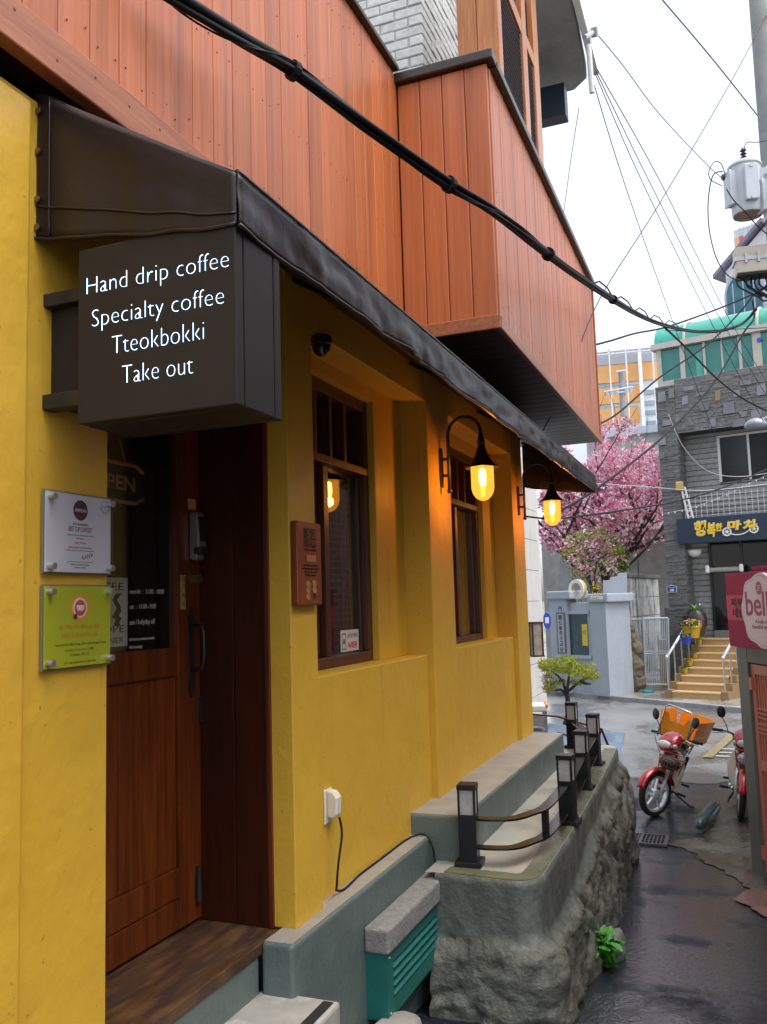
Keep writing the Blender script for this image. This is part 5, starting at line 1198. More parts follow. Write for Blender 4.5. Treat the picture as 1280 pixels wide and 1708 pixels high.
# stone stairs
sr = thing('stone_stairs', 'honey coloured granite stairs up to the restaurant door', 'stairs', (-.9, 20.5, -.6))
M['granite'] = mat('honey_granite', (.50,.33,.15), (.42,.26,.11), rough=.3, rough2=.45, scale=40, bump=.1, bscale=60, rand=.06, stain=(.30,.17,.06), stscale=4, stfac=(.58,.75))
M['nosing'] = mat('pale_nosing', (.60,.44,.24), rough=.35)
sA, sB = at(1122,1164,Z=-.60), at(1203,1168,Z=-.60)
su_ = (sB-sA); su_.z = 0; swid = su_.length; su_.normalize(); sn_ = V(-su_.y, su_.x, 0)
NS, RZ, TD = 8, .1465, .27
for k in range(NS):
    o_ = sA+sn_*(k*TD)+V(0,0,0)
    g = G(); g.prism([(0,0),(swid,0),(swid,RZ-.03),(0,RZ-.03)], V(o_.x,o_.y,-.60+k*RZ), su_, (0,0,1), sn_*(TD+.3 if k < NS-1 else 1.2)); rr = g.build('step_block', M['granite'], sr)
    g = G(); g.prism([(-.0,0),(swid+.0,0),(swid+.0,.03),(-.0,.03)], V(o_.x,o_.y,-.60+(k+1)*RZ-.03)-sn_*.025, su_, (0,0,1), sn_*(TD+.03 if k < NS-1 else 1.25)); g.build('tread', M['nosing'], sr, bevel=.006)
g = G(); o_ = sA+sn_*(NS*TD); g.prism([(-1.2,-.1),(5,-.1),(5,zfl+.55),(-1.2,zfl+.55)], V(o_.x,o_.y,-.60), su_, (0,0,1), sn_*1.5); g.build('landing', M['granite'], sr)
for side, x0 in ((0, -.16), (1, swid+.01)):
    g = G()
    for k in range(NS):
        q = sA+su_*x0+sn_*(k*TD); g.prism([(0,0),(.15,0),(.15,RZ*(k+1)+.02),(0,RZ*(k+1)+.02)], V(q.x,q.y,-.60), su_, (0,0,1), sn_*TD)
    g.build('cheek', mat('stair_cheek', (.30,.19,.09), (.22,.14,.07), rough=.4, scale=20) if 'stair_cheek' not in bpy.data.materials else bpy.data.materials['stair_cheek'], sr)
for side, x0 in (('left', -.09), ('right', swid+.08)):
    hr = thing('handrail', 'stainless handrail on the %s side of the granite stairs' % side, 'handrail', sA+su_*x0, group='stainless stair handrails')
    q0 = sA+su_*x0+sn_*.05; q1 = sA+su_*x0+sn_*(NS*TD-.05)
    z0_, z1_ = -.60+RZ, -.60+RZ*NS
    G().tube([V(q0.x,q0.y,z0_+.72), V(q1.x,q1.y,z1_+.78)], .032, 10).build('rail', M['chrome'], hr, smooth=True)
    for p, z in ((V(q0.x,q0.y,0), z0_+.72), (V(q1.x,q1.y,0), z1_+.78)): G().ell(V(p.x,p.y,z), .042,.042,.042).build('ball_cap', M['chrome'], hr, smooth=True)
    for k in range(6):
        t_ = k/5; p = q0.lerp(q1, t_); zt = (z0_+.72)+(z1_+.78-z0_-.72)*t_; zb_2 = -.60+RZ*(1+int(min(NS-1, t_*NS)))
        G().tube([V(p.x,p.y,zb_2), V(p.x,p.y,zt)], .016, 7).build('baluster', M['chrome'], hr)

# pots
def pot(name, label, px, py, z, r, h, m, plant=None, pm=None, n=60, fl=None, cat='flower pot', prof=None, D=None):
    c = at(px, py, Z=z) if D is None else at(px, py, D=D)
    t = thing(name, label, cat, c)
    G().lathe(c, prof or [(r*.68,0),(r*.95,h*.9),(r*1.06,h*.9),(r*1.06,h),(r*.9,h),(r*.85,h*.85),(.0005,h*.85)], 22).build('pot', m, t, auto=40)
    def tuft(nm_, mm, n, sz, hgt, spread):
        vs, fs = [], []
        for _ in range(n):
            a = random.uniform(0,6.28); q = math.sqrt(random.random())*spread; p = c+V(q*math.cos(a), q*math.sin(a), h*.9+random.uniform(0,hgt)*(1-.4*q/spread))
            d1 = V(random.gauss(0,1),random.gauss(0,1),random.gauss(0,.8)).normalized()*sz; d2 = d1.cross(V(random.random()-.5,random.random()-.5,random.random()-.5)).normalized()*sz*.7
            i = len(vs); vs += [p-d1, p-d2, p+d1, p+d2]; fs.append((i,i+1,i+2,i+3))
        return G().add(vs, fs).build(nm_, mm, t)
    if plant: tuft('foliage', plant, n, r*.28, r*.9, r*1.05)
    if fl:
        for q, mm in enumerate(fl): tuft('blossoms', mm, n//2, r*.16, r*1.0, r*1.05)
    return t, c
M['potyellow'] = mat('ochre_glazed_pot', (.42,.28,.015), rough=.3); M['potblue'] = mat('blue_glazed_pot', (.012,.04,.40), rough=.25); M['potbrown'] = mat('brown_onggi_jar', (.035,.022,.02), rough=.25)
M['flyellow'] = mat('yellow_pansy', (.75,.45,.03), rough=.6); M['flpurple'] = mat('purple_pansy', (.20,.06,.28), rough=.6); M['flred'] = mat('rust_pansy', (.5,.12,.03), rough=.6); M['green2'] = mat('pot_green', (.06,.14,.02), (.04,.09,.015), rough=.5, scale=20)
ZL = -.60+RZ*NS
pot('yellow_flower_pot', 'ochre pot of yellow and purple pansies on the stair landing', 1155, 1064, ZL, .21, .26, M['potyellow'], M['green2'], n=90, fl=(M['flyellow'], M['flyellow'], M['flred'], M['flpurple']), D=19.4)
pot('blue_flower_pot', 'small bright blue pot with green plant beside the stair top', 1145, 1074, ZL, .12, .16, M['potblue'], M['green2'], n=50, D=19.0)
t_, c_ = pot('brown_jar', 'tall brown glazed jar with a spiky green plant behind the pansies', 1164, 1062, ZL, .20, .62, M['potbrown'], cat='jar', prof=[(.13,0),(.22,.25),(.235,.38),(.20,.52),(.14,.60),(.155,.63),(.12,.63),(.0005,.6)], D=19.9)
vs, fs = [], []
for k in range(46):
    a = random.uniform(0,6.28); ln = random.uniform(.18,.34); p = c_+V(-.03,0,.62); up_ = random.uniform(.5,1.3); out = [p+V(math.cos(a)*ln*t*.9, math.sin(a)*ln*t*.9, ln*(up_*t-.8*t*t)) for t in (0,.35,.7,1)]
    s_ = V(-math.sin(a), math.cos(a), 0)*.014; i = len(vs)
    for j, q in enumerate(out): vs += [q-s_*(1-j/3.2), q+s_*(1-j/3.2)]
    for j in range(3): fs.append((i+2*j, i+2*j+1, i+2*j+3, i+2*j+2))
G().add(vs, fs).build('spiky_leaves', mat('bright_spiky_leaf', (.10,.26,.03), (.06,.16,.02), rough=.5, scale=30), t_)
pot('brown_jar', 'small dark brown jar half hidden left of the spiky plant jar', 1149, 1058, ZL, .15, .42, M['potbrown'], cat='jar', prof=[(.10,0),(.15,.15),(.155,.26),(.11,.38),(.12,.42),(.09,.42),(.0005,.4)], D=20.0)
for k in range(4):
    p = sA+su_*.03+sn_*((2.6+k*1.15)*TD); zz_ = -.60+RZ*(3+int(k*1.15+.6))+.02
    t = thing('stair_flower_pot', 'small yellow flower pot on the left stair cheek, number %s from the bottom' % ('one','two','three','four')[k], 'flower pot', V(p.x,p.y,zz_), group='small yellow pots along the left stair cheek')
    p = V(p.x, p.y, zz_)
    G().lathe(p, [(.045,0),(.06,.09),(.066,.09),(.066,.105),(.0005,.095)], 14).build('pot', M['potyellow'], t, auto=40)
    vs, fs = [], []
    for _ in range(26):
        q = p+V(random.gauss(0,.035), random.gauss(0,.035), .11+random.uniform(0,.07)); d1 = V(random.gauss(0,1),random.gauss(0,1),random.gauss(0,1)).normalized()*.022; d2 = d1.cross(V(.3,.5,.8)).normalized()*.018; i = len(vs); vs += [q-d1,q-d2,q+d1,q+d2]; fs.append((i,i+1,i+2,i+3))
    G().add(vs, fs).build('flowers', M['flyellow'] if k % 2 else M['green2'], t)

# glazed green penthouse
ph = thing('green_penthouse', 'rooftop conservatory with green glass windows and curved green roof', 'conservatory', fp(1200,640,0))
HO = .30
hL = fp(1098,620,HO); hz0 = zpar1+.0; 
def hp(px, py, off=HO): return fp(px, py, off)
hzb = hp(1110,640).z; hzt = hp(1105,583).z
M['cream'] = mat('cream_frame', (.50,.47,.42), (.44,.41,.36), rough=.45, scale=4)
M['greenglass'] = mat('green_tinted_glass', (.02,.22,.17), (.012,.12,.12), rough=.1, scale=1.1, spec=.6)
M['greenroof'] = mat('green_polycarbonate', (.05,.36,.27), (.035,.29,.22), rough=.2, scale=1.5, spec=.6)
xs_ = [(hp(x, 610)-hL).dot(fu) for x in (1096, 1104, 1135, 1143, 1174, 1178, 1234, 1239, 1258, 1273)]
HW = xs_[-1]+3
def hb(name, x0, x1, z0, z1, m, front=0, dep=.08, parent=ph): 
    g = G(); p = hL+fn*front; g.prism([(x0,z0),(x1,z0),(x1,z1),(x0,z1)], V(p.x,p.y,0), fu, (0,0,1), -fn*dep); return g.build(name, m, parent)
hb('eaves_beam', -.12, HW, hzt, hzt+.14, M['cream'], .10, .3); hb('sill_beam', xs_[0], HW, hzb-.12, hzb+.06, M['cream'], .02, .12)
for a, b in ((xs_[0],xs_[1]),(xs_[2],xs_[3]),(xs_[4],xs_[5]),(xs_[6],xs_[7]),(xs_[8],xs_[9])): hb('mullion', a, b, hzb+.06, hzt, M['cream'], .01)
for a, b in ((xs_[1],xs_[2]),(xs_[3],xs_[4]),(xs_[5],xs_[6]),(xs_[7],xs_[8]),(xs_[9],HW)):
    hb('pane', a, b, hzb+.06, hzt, M['greenglass'], -.03, .02)
hb('inner_mullion', (xs_[5]+xs_[6])/2-.02, (xs_[5]+xs_[6])/2+.02, hzb+.06, hzt, M['cream'], -.01, .03); hb('blind', xs_[3]+.25, xs_[3]+.40, hzb+.06, hzt-.2, M['greenroof'], -.025, .02)
g = G(); g.grid(lambda u, v: V(*(hL+fu*(-.06+HW*u)-fn*(.02+.9*(1-math.cos(v*1.5708)))).xy, hzt+.14+.62*math.sin(v*1.5708)), 2, 10); g.build('curved_roof', M['greenroof'], ph, smooth=True)
g = G(); pz = [V(*(hL+fu*-.06-fn*(.02+.9*(1-math.cos(v*.15708)))).xy, hzt+.14+.62*math.sin(v*.15708)) for v in range(11)]; g.add(pz+[V(*(hL+fu*-.06-fn*.92).xy, hzt+.14)], [tuple(range(12))]); g.build('roof_end', M['greenroof'], ph)
g = G(); p = hL-fn*.0; g.prism([(0,hzb),(.06,hzb),(.06,hzt),(0,hzt)], V(p.x,p.y,0), -fn, (0,0,1), fu*.08); g.build('side_post', M['cream'], ph)
g = G(); p = hL+fu*.02; g.prism([(.06,hzb),(2.5,hzb),(2.5,hzt),(.06,hzt)], V(p.x,p.y,0), -fn, (0,0,1), fu*.02); g.build('side_pane', M['greenglass'], ph)
for x in (1140, 1264):
    a0 = (hp(x,560)-hL).dot(fu); G().tube([V(*(hL+fu*a0-fn*(.01+.9*(1-math.cos(v*.15708)))).xy, hzt+.15+.625*math.sin(v*.15708)) for v in range(11)], .035, 6).build('roof_rib', M['cream'], ph)
ih = G(); p = hL-fn*2.6; ih.prism([(0,hzb-.5),(HW,hzb-.5),(HW,hzt),(0,hzt)], V(p.x,p.y,0), fu, (0,0,1), -fn*.1); ih.build('back_wall', M['cream'], ph)
dp_ = hp(1267, 567, HO+.02); G().lathe(dp_, [(.0001,.012),(.05,.012),(.06,0)], 16, Matrix(((fu.x,0,fn.x),(fu.y,0,fn.y),(0,1,0)))).build('blue_badge', bpy.data.materials['badge_blue'], ph)

# ------------------------------------------------------------------ gatehouse on the right with the red sign
GO = atg(1255, 1452); GO.z = 0
gu = V(.37,-.93,0).normalized(); gn = V(-.93,-.37,0).normalized()
def gpt(px, py, off=0): return at(px, py, P=(GO+gn*off, gn))
def ga(px, py, off=0): return (gpt(px, py, off)-GO).dot(gu)
gh = thing('gatehouse', 'grey-green gate frame with coral metal door at the alley edge', 'gate', GO+V(.3,-.7,-.65))
M['greygreen'] = mat('grey_green_steel', (.13,.14,.11), (.11,.12,.095), rough=.45, scale=5)
M['coral'] = mat('coral_gate_paint', (.56,.19,.12), (.50,.165,.105), rough=.42, scale=6, bump=.1, bscale=30)
zg = gz(GO.y)-.05
def gbox(name, a0, a1, z0, z1, front, back, m, parent, bevel=.004):
    g = G(); g.prism([(a0,z0),(a1,z0),(a1,z1),(a0,z1)], GO+gn*front, gu, (0,0,1), -gn*(front+back)); return g.build(name, m, parent, bevel=bevel)
zsb = gpt(1224,1077).z; zst_ = gpt(1212,955).z; zgt = gpt(1262,1107).z
aj = ga(1247,1110)
gbox('post', 0, aj, zg-.1, zsb+.02, 0, .18, M['greygreen'], gh)
gbox('header', aj, 1.75, zgt, zsb+.018, -.002, .18, M['greygreen'], gh)
gbox('post', 1.55, 1.75, zg-.1, zgt, 0, .18, M['greygreen'], gh)
lf = gbox('gate_leaf', aj+.012, aj+.07, zg+.09, zgt-.012, -.02, .055, M['coral'], gh)
def lp(name, a0, a1, z0, z1, front=-.02, back=.05, m=M['coral']):
    g = G(); g.prism([(a0,z0),(a1,z0),(a1,z1),(a0,z1)], GO+gn*front, gu, (0,0,1), -gn*(front+back)); return g.build(name, m, lf, bevel=.002)
ar = 1.52; zmid = gpt(1264,1278).z
lp('leaf_rail', aj+.07, ar, zgt-.09, zgt-.012); lp('leaf_rail', aj+.07, ar, zg+.09, zg+.19); lp('leaf_rail', aj+.07, ar, zmid-.03, zmid+.05)
lp('leaf_stile', aj+.62, aj+.70, zg+.19, zgt-.09); lp('leaf_stile', ar-.07, ar, zg+.19, zgt-.09)
lp('back_sheet', aj+.07, ar-.07, zg+.19, zgt-.09, -.065, .075, mat('coral_dark_sheet', (.26,.06,.04), rough=.5))
for k in range(22):
    a0 = aj+.105+k*.045
    if abs(a0-(aj+.66)) < .06 or a0 > ar-.1: continue
    lp('gate_bar', a0-.009, a0+.009, zg+.19, zmid-.03, -.03, .052); lp('gate_bar', a0-.009, a0+.009, zmid+.05, zgt-.09, -.03, .052)
for zc in (zmid+.42, zmid+.30, zmid-.45, zmid-.57, zg+.32):
    for d_ in (-.035, 0, .035): lp('lattice_bar', aj+.07, aj+.62, zc+d_-.006, zc+d_+.006, -.024, .04)
lp('hinge', aj+.0, aj+.05, zgt-.22, zgt-.12, .0, .02); lp('hinge', aj+.0, aj+.05, zg+.2, zg+.3, .0, .02)
bs_ = thing('belle_sign', 'magenta shop sign with white scalloped belle emblem above the coral gate', 'sign', GO+V(.1,-.4,zsb))
M['magenta'] = mat('magenta_sign', (.33,.006,.065), (.30,.006,.06), rough=.55, scale=3, spec=.2); M['pinkband'] = mat('pink_band', (.60,.065,.15), rough=.55, spec=.2)
OF = .10
a0 = ga(1212,1000,OF); zs1, zs0 = gpt(1214,957,OF).z, gpt(1222,1078,OF).z
sz_h = zs1-zs0
gbox('box', a0, 1.75, zs0, zs1, OF, .10, M['magenta'], bs_, .003)
gbox('band', a0+.004, 1.748, zs0+sz_h*.36, zs0+sz_h*.70, OF+.002, -OF, M['pinkband'], bs_, 0)
def spt(a, z, off): return V(GO.x,GO.y,0)+gu*a+gn*off+V(0,0,z)
ac = ga(1275,1020,OF)+.04; zc = zs0+sz_h*.50; ew, eh = .36, sz_h*.46
def scal(k=1.0):
    pts = []
    for i in range(96):
        t = 2*math.pi*i/96; r = 1+.035*math.cos(8*t)*1.0; pts.append((ew*k*r*math.copysign(abs(math.cos(t))**.85, math.cos(t)), eh*k*r*math.copysign(abs(math.sin(t))**.9, math.sin(t))))
    return pts
def gpoly(name, pts, off, th, m): G().prism(pts, spt(ac, zc, off), gu, (0,0,1), gn*th).build(name, m, bs_)
gpoly('emblem', scal(1.0), OF+.003, .03, mat('sign_white', (.72,.71,.80), rough=.55, spec=.2)); gpoly('emblem_line', scal(.93), OF+.034, .001, mat('grey_line', (.22,.20,.26), rough=.5)); gpoly('emblem_face', scal(.915), OF+.0355, .001, bpy.data.materials['sign_white'])
OT = OF+.037
M['magink'] = mat('magenta_ink', (.32,.01,.10), rough=.4)
text('belle', .3, spt(ac, zc-.035, OT), gu, (0,0,1), M['magink'], bs_, align='CENTER', width=.56, height=.185, bold=.004)
text('A belle is a', .1, spt(ac, zc-.095, OT), gu, (0,0,1), M['magink'], bs_, align='CENTER', width=.24, height=.028); text('beautiful woman', .1, spt(ac, zc-.135, OT), gu, (0,0,1), M['magink'], bs_, align='CENTER', width=.36, height=.03)
Mg = Matrix(((gu.x,0,gn.x),(gu.y,0,gn.y),(0,1,0)))
G().lathe(spt(ac-.02, zc+eh*.62, OT), [(.0001,.001),(.05,.001),(.05,0)], 24, Mg).build('floor_disc', M['magink'], bs_)
text('2F', .1, spt(ac-.02, zc+eh*.62-.02, OT+.0015), gu, (0,0,1), bpy.data.materials['sign_white'], bs_, align='CENTER', width=.055, height=.042)
xt = a0+.10
text('피부관리', .1, spt(xt, zs0+sz_h*.555, OF+.003), gu, (0,0,1), M['ink'], bs_, width=.46, height=.075, bold=.004); text('네일아트', .1, spt(xt+.02, zs0+sz_h*.415, OF+.003), gu, (0,0,1), M['ink'], bs_, width=.46, height=.075, bold=.004)
G().prism([(a0+.45,0),(1.8,0),(1.8,.4),(a0+.45,.4)], spt(0, zs1+.012, OF-.04), gu, -gn, (0,0,.03)).build('cover_sheet', M['magenta'], bs_)
# brick house wall continuing the alley's right side, outside the frame
M['redbrick'] = None
def brickmat():
    m, nt, b = nm('red_brick_wall'); N, L = nt.nodes, nt.links
    geo = N.new('ShaderNodeNewGeometry'); mp = N.new('ShaderNodeMapping'); mp.inputs['Rotation'].default_value = (R_(90), 0, 0)
    sep = N.new('ShaderNodeSeparateXYZ'); com = N.new('ShaderNodeCombineXYZ'); L.new(geo.outputs['Position'], sep.inputs[0]); L.new(sep.outputs['Y'], com.inputs[0]); L.new(sep.outputs['Z'], com.inputs[1])
    t = N.new('ShaderNodeTexBrick'); t.inputs['Scale'].default_value = 1; t.inputs['Brick Width'].default_value = .22; t.inputs['Row Height'].default_value = .075; t.inputs['Mortar Size'].default_value = .008
    t.inputs['Color1'].default_value = (.22,.075,.045,1); t.inputs['Color2'].default_value = (.15,.05,.03,1); t.inputs['Mortar'].default_value = (.2,.19,.17,1); L.new(com.outputs[0], t.inputs['Vector']); L.new(t.outputs[0], b.inputs['Base Color']); b.inputs['Roughness'].default_value = .8
    return m
bh = thing('brick_house', 'red brick house wall continuing the right side of the alley', 'building', GO+gu*5-gn*1+V(0,0,-.5))
gbox('wall', 1.76, 11, -.9, 4.3, -.02, 2.5, brickmat(), bh, 0)
G().box(.55, 5, 8.2, 11.2, -.9, 3.3).build('wing_wall', bpy.data.materials['red_brick_wall'], bh)
gbox('roof_edge', 1.72, 11.1, 4.3, 4.45, .15, 2.6, M['concrete'], bh)

# ------------------------------------------------------------------ motorcycles
M['redpaint'] = mat('red_motor_paint', (.42,.012,.02), (.38,.01,.018), rough=.18, scale=4, coat=.6)
M['tyre'] = mat('tyre_rubber', (.014,.014,.015), rough=.6, bump=.4, bscale=60); M['alloy'] = mat('alloy_rim', (.66,.66,.68), rough=.3, metal=.35)
M['cream2'] = mat('cream_leg_shield', (.62,.58,.48), rough=.35); M['lens'] = mat('headlight_lens', (.55,.57,.58), rough=.08, spec=.8); M['engine'] = mat('engine_grey', (.12,.12,.125), rough=.45, metal=.5)
M['orangecrate'] = mat('orange_crate_plastic', (.92,.36,.02), (.86,.31,.015), rough=.4, scale=5); M['brownwire'] = mat('rusty_basket_wire', (.20,.09,.04), rough=.5); M['seatblack'] = mat('seat_vinyl', (.015,.015,.016), rough=.4)
M['amber'] = mat('amber_indicator', (.7,.2,.01), rough=.15)
def make_bike(label, loc, heading, lean, steer):
    rot = Matrix.Rotation(heading, 4, 'Z') @ Matrix.Rotation(-lean, 4, 'X') @ Matrix.Scale(.86, 4)
    t = thing('motorcycle', label, 'motorcycle', loc, rot.to_3x3(), group='red delivery motorcycles')
    F = MW[t]; RW = .275; WB = 1.19
    head = V(-.20,0,.70); axis = V(-.34,0,1).normalized()
    S = F @ Matrix.Translation(head) @ Matrix.Rotation(steer, 4, axis) @ Matrix.Translation(-head)
    rotY = Matrix.Rotation(R_(90), 3, 'X')
    def wheel(FF, c, name):
        tw = .036
        prof = [(RW-.065,-tw*.55),(RW-.055,-tw),(RW-.02,-tw),(RW-.003,-tw*.5),(RW,0),(RW-.003,tw*.5),(RW-.02,tw),(RW-.055,tw),(RW-.065,tw*.55),(RW-.065,-tw*.55)]
        w = G(FF).lathe(c, prof, 36, rotY).build(name, M['tyre'], t, smooth=True)
        G(FF).lathe(c, [(RW-.085,-.024),(RW-.06,-.028),(RW-.06,.028),(RW-.085,.024),(RW-.085,-.024)], 36, rotY).build('rim', M['alloy'], w, auto=40)
        G(FF).lathe(c, [(.0005,-.05),(.03,-.05),(.06,-.035),(.06,.035),(.03,.05),(.0005,.05)], 20, rotY).build('hub', M['alloy'], w, auto=40)
        for k in range(5):
            a = k*math.pi*.4+.3; d = V(math.cos(a),0,math.sin(a)); n = V(-math.sin(a),0,math.cos(a))
            p, q = c+d*.05, c+d*(RW-.075)+n*.03
            G(FF).add([p-n*.014-V(0,.016,0), p+n*.014-V(0,.016,0), q+n*.010-V(0,.014,0), q-n*.010-V(0,.014,0), p-n*.014+V(0,.016,0), p+n*.014+V(0,.016,0), q+n*.010+V(0,.014,0), q-n*.010+V(0,.014,0)], [(0,1,2,3),(7,6,5,4),(0,4,5,1),(1,5,6,2),(2,6,7,3),(3,7,4,0)]).build('spoke', M['alloy'], w)
        return w
    wheel(S, V(0,0,RW), 'front_wheel'); wheel(F, V(-WB,0,RW), 'rear_wheel')
    for s in (-1, 1):
        G(S).tube([(-.0,s*.075,RW), (-.06,s*.075,.42), (-.15,s*.06,.62)], [.016,.022,.02], 10).build('fork_leg', M['alloy'], t, smooth=True)
    def fend(u, v):
        a = R_(15)+R_(150)*u; w = .062*(1-.25*abs(u-.5)); y = w*(2*v-1); r = RW+.045-.03*(2*v-1)**2; return V(r*math.cos(a), y, RW+r*math.sin(a))
    g = G(S); g.grid(fend, 18, 8); o = g.build('front_fender', M['redpaint'], t, smooth=True); o.modifiers.new('t','SOLIDIFY').thickness = .006
    def rfend(u, v):
        a = R_(20)+R_(150)*u; y = .07*(2*v-1); r = RW+.05-.03*(2*v-1)**2; return V(-WB+r*math.cos(a), y, RW+r*math.sin(a))
    g = G(F); g.grid(rfend, 18, 8); o = g.build('rear_fender', M['redpaint'], t, smooth=True); o.modifiers.new('t','SOLIDIFY').thickness = .006
    # leg shield: red centre, cream wings
    def shield(u, v):
        z = .30+.44*v; y = (2*u-1)*(.10+.09*math.sin(math.pi*min(1,v*.8+.1))); x = -.27-.10*v-.5*abs(y)+(.03 if abs(y) < .08 else 0); return V(x, y, z)
    g = G(F); g.grid(shield, 20, 14); o = g.build('leg_shield', M['cream2'], t, smooth=True); o.modifiers.new('t','SOLIDIFY').thickness = .01
    g = G(F); g.prism([(-.24,.34),(-.21,.50),(-.20,.66),(-.25,.80),(-.33,.80),(-.36,.55),(-.33,.34)], (0,-.09,0), (1,0,0), (0,0,1), (0,.18,0)); g.build('front_cover', M['redpaint'], t, bevel=.035, seg=4)
    g = G(F); g.prism([(-.30,.30),(-.33,.46),(-.62,.44),(-.74,.58),(-1.28,.66),(-1.34,.58),(-.98,.46),(-.70,.30)], (0,-.095,0), (1,0,0), (0,0,1), (0,.19,0)); g.build('body', M['redpaint'], t, bevel=.03, seg=3)
    g = G(F); g.prism([(-.60,.66),(-.62,.72),(-.74,.76),(-1.02,.77),(-1.20,.79),(-1.22,.70),(-.9,.64)], (0,-.12,0), (1,0,0), (0,0,1), (0,.24,0)); g.build('seat', M['seatblack'], t, bevel=.03, seg=3)
    # headlight cowl turned with the bars
    cw = G(S); cw.ell((-.20,0,.905), .17, .15, .085, 20, 12, Matrix.Rotation(R_(38), 3, 'Y')); cw = cw.build('headlight_cowl', M['redpaint'], t, smooth=True)
    G(S).ell((-.105,0,.865), .055, .105, .06, 18, 10, Matrix.Rotation(R_(45), 3, 'Y')).build('headlight', M['lens'], t, smooth=True)
    for s in (-1, 1): G(S).ell((-.15,s*.115,.865), .045,.03,.035).build('indicator', M['lens'], t, smooth=True)
    for s in (-1, 1):
        G(S).tube([(-.22,s*.08,.93),(-.24,s*.2,.965),(-.29,s*.31,.96)], .012, 8).build('handlebar', M['black'], t, smooth=True)
        G(S).cyl((-.275,s*.26,.963),(-.31,s*.38,.955), .019, .019, 12).build('grip', M['blackmatte'], t)
        G(S).tube([(-.20,s*.22,.965),(-.19,s*.30,.945),(-.23,s*.39,.93)], .006, 6).build('brake_lever', M['chrome'], t)
        G(S).tube([(-.25,s*.20,.965),(-.27,s*.235,1.05),(-.26,s*.29,1.13)], .006, 6).build('mirror_stem', M['black'], t)
        G(S).ell((-.25,s*.30,1.19), .022, .052, .072, 16, 10, Matrix.Rotation(R_(s*-12), 3, 'X')).build('mirror', M['black'], t, smooth=True)
    for s in (-1, 1):
        G(S).tube(smooth_path([V(-.21,s*.20,.955), V(-.10,s*.17,.97), V(-.07,s*.10,.86), V(-.10,s*.05,.70), V(-.05,s*.07,.45)], 4), .004, 5).build('control_cable', M['black'], t)
    G(F).box(-1.50,-1.495,-.09,.09,.42,.54).build('number_plate', M['white'], t)
    # wire basket over the front wheel
    FB = F @ Matrix.Translation(V(0,.05,0)) @ Matrix.Rotation(R_(8), 4, 'Z')
    bk = G(FB).tube([(-.06,-.15,.80),(.14,-.15,.79),(.14,.15,.79),(-.06,.15,.80)], .006, 6, True).build('front_basket', M['brownwire'], t)
    g = G(FB)
    for zz, k in ((.60,.8),(.66,.86),(.73,.94)): g.tube([(-.06,-.15*k,zz+.01),(.02+.12*k,-.15*k,zz),(.02+.12*k,.15*k,zz),(-.06,.15*k,zz+.01)], .0035, 5, True)
    g.build('hoops', M['brownwire'], bk)
    for k in range(9):
        y = -.15+k*.0375; G(FB).tube([(.14,y,.79),(.115,y*.8,.60),(-.06,y*.8,.61)], .003, 4).build('basket_wire', M['brownwire'], bk)
    for k in range(6):
        x = -.06+k*.036
        for s in (-1, 1): G(FB).tube([(x,s*.15,.795),(x,s*.12,.605)], .003, 4).build('basket_wire', M['brownwire'], bk)
    # carrier, engine, pegs, stand
    for s in (-1, 1):
        G(F).tube([(-.78,s*.13,.72),(-.80,s*.15,.80),(-1.45,s*.15,.80),(-1.30,s*.11,.60)], .011, 7).build('carrier_tube', M['chrome'], t, smooth=True)
    for k in range(4): G(F).tube([(-.86-k*.17,-.15,.80),(-.86-k*.17,.15,.80)], .009, 6).build('carrier_bar', M['chrome'], t)
    G(F).prism([(-.36,.20),(-.36,.34),(-.72,.38),(-.80,.26),(-.62,.17)], (0,-.11,0), (1,0,0), (0,0,1), (0,.22,0)).build('engine', M['engine'], t, bevel=.03)
    G(F).tube([(-.5,-.12,.24),(-.8,-.15,.22),(-1.35,-.16,.32)], [.02,.03,.04], 10).build('exhaust', M['chrome'], t, smooth=True)
    G(F).tube([(-.55,-.24,.235),(-.55,.24,.235)], .012, 8).build('foot_bar', M['black'], t)
    for s in (-1, 1):
        G(F).cyl((-.55,s*.17,.235),(-.55,s*.27,.235), .018, .018, 10).build('foot_peg', M['blackmatte'], t)
        G(F).cyl((-.95,s*.15,.27),(-.95,s*.25,.27), .016, .016, 10).build('foot_peg', M['blackmatte'], t)
        G(F).tube([(-1.19,s*.09,.28),(-1.10,s*.13,.60)], .022, 8).build('shock', M['black'], t)
    ft = F @ V(-.62,.14,.20); en = V(*(F @ V(-.60,.40,.0)).xy, -.698)
    G().tube([ft, ft.lerp(en,.55), en], .011, 7).build('side_stand', M['black'], t); G().cyl(en+V(-.02,0,0), en+V(.03,.01,.004), .014, .014, 8).build('stand_foot', M['black'], t)
    G(F).tube([(-.62,-.1,.19),(-.70,-.16,.06),(-.66,-.17,.03)], .012, 7).build('centre_stand', M['black'], t)
    G(F).ell((-1.40,0,.66), .05,.09,.05).build('tail_lamp', mat('tail_red', (.4,.01,.01), rough=.15) if 'tail_red' not in bpy.data.materials else bpy.data.materials['tail_red'], t, smooth=True)
    return t, F, S
b1p = at(1087,1361,Z=-.70)
# heading: local +x points to the camera side, slightly to the left of it
hd1 = math.atan2(-1, -.09)
bk1, F1, S1 = make_bike('red motorcycle leaning on its stand with an orange crate behind', (b1p.x, b1p.y, -.70), hd1, R_(18), R_(-32))
b2p = at(1235,1366,Z=-.695)
bk2, F2, S2 = make_bike('red motorcycle half hidden behind the gatehouse post', (b2p.x, b2p.y, -.70), math.atan2(-1,-.04), R_(7), R_(4))
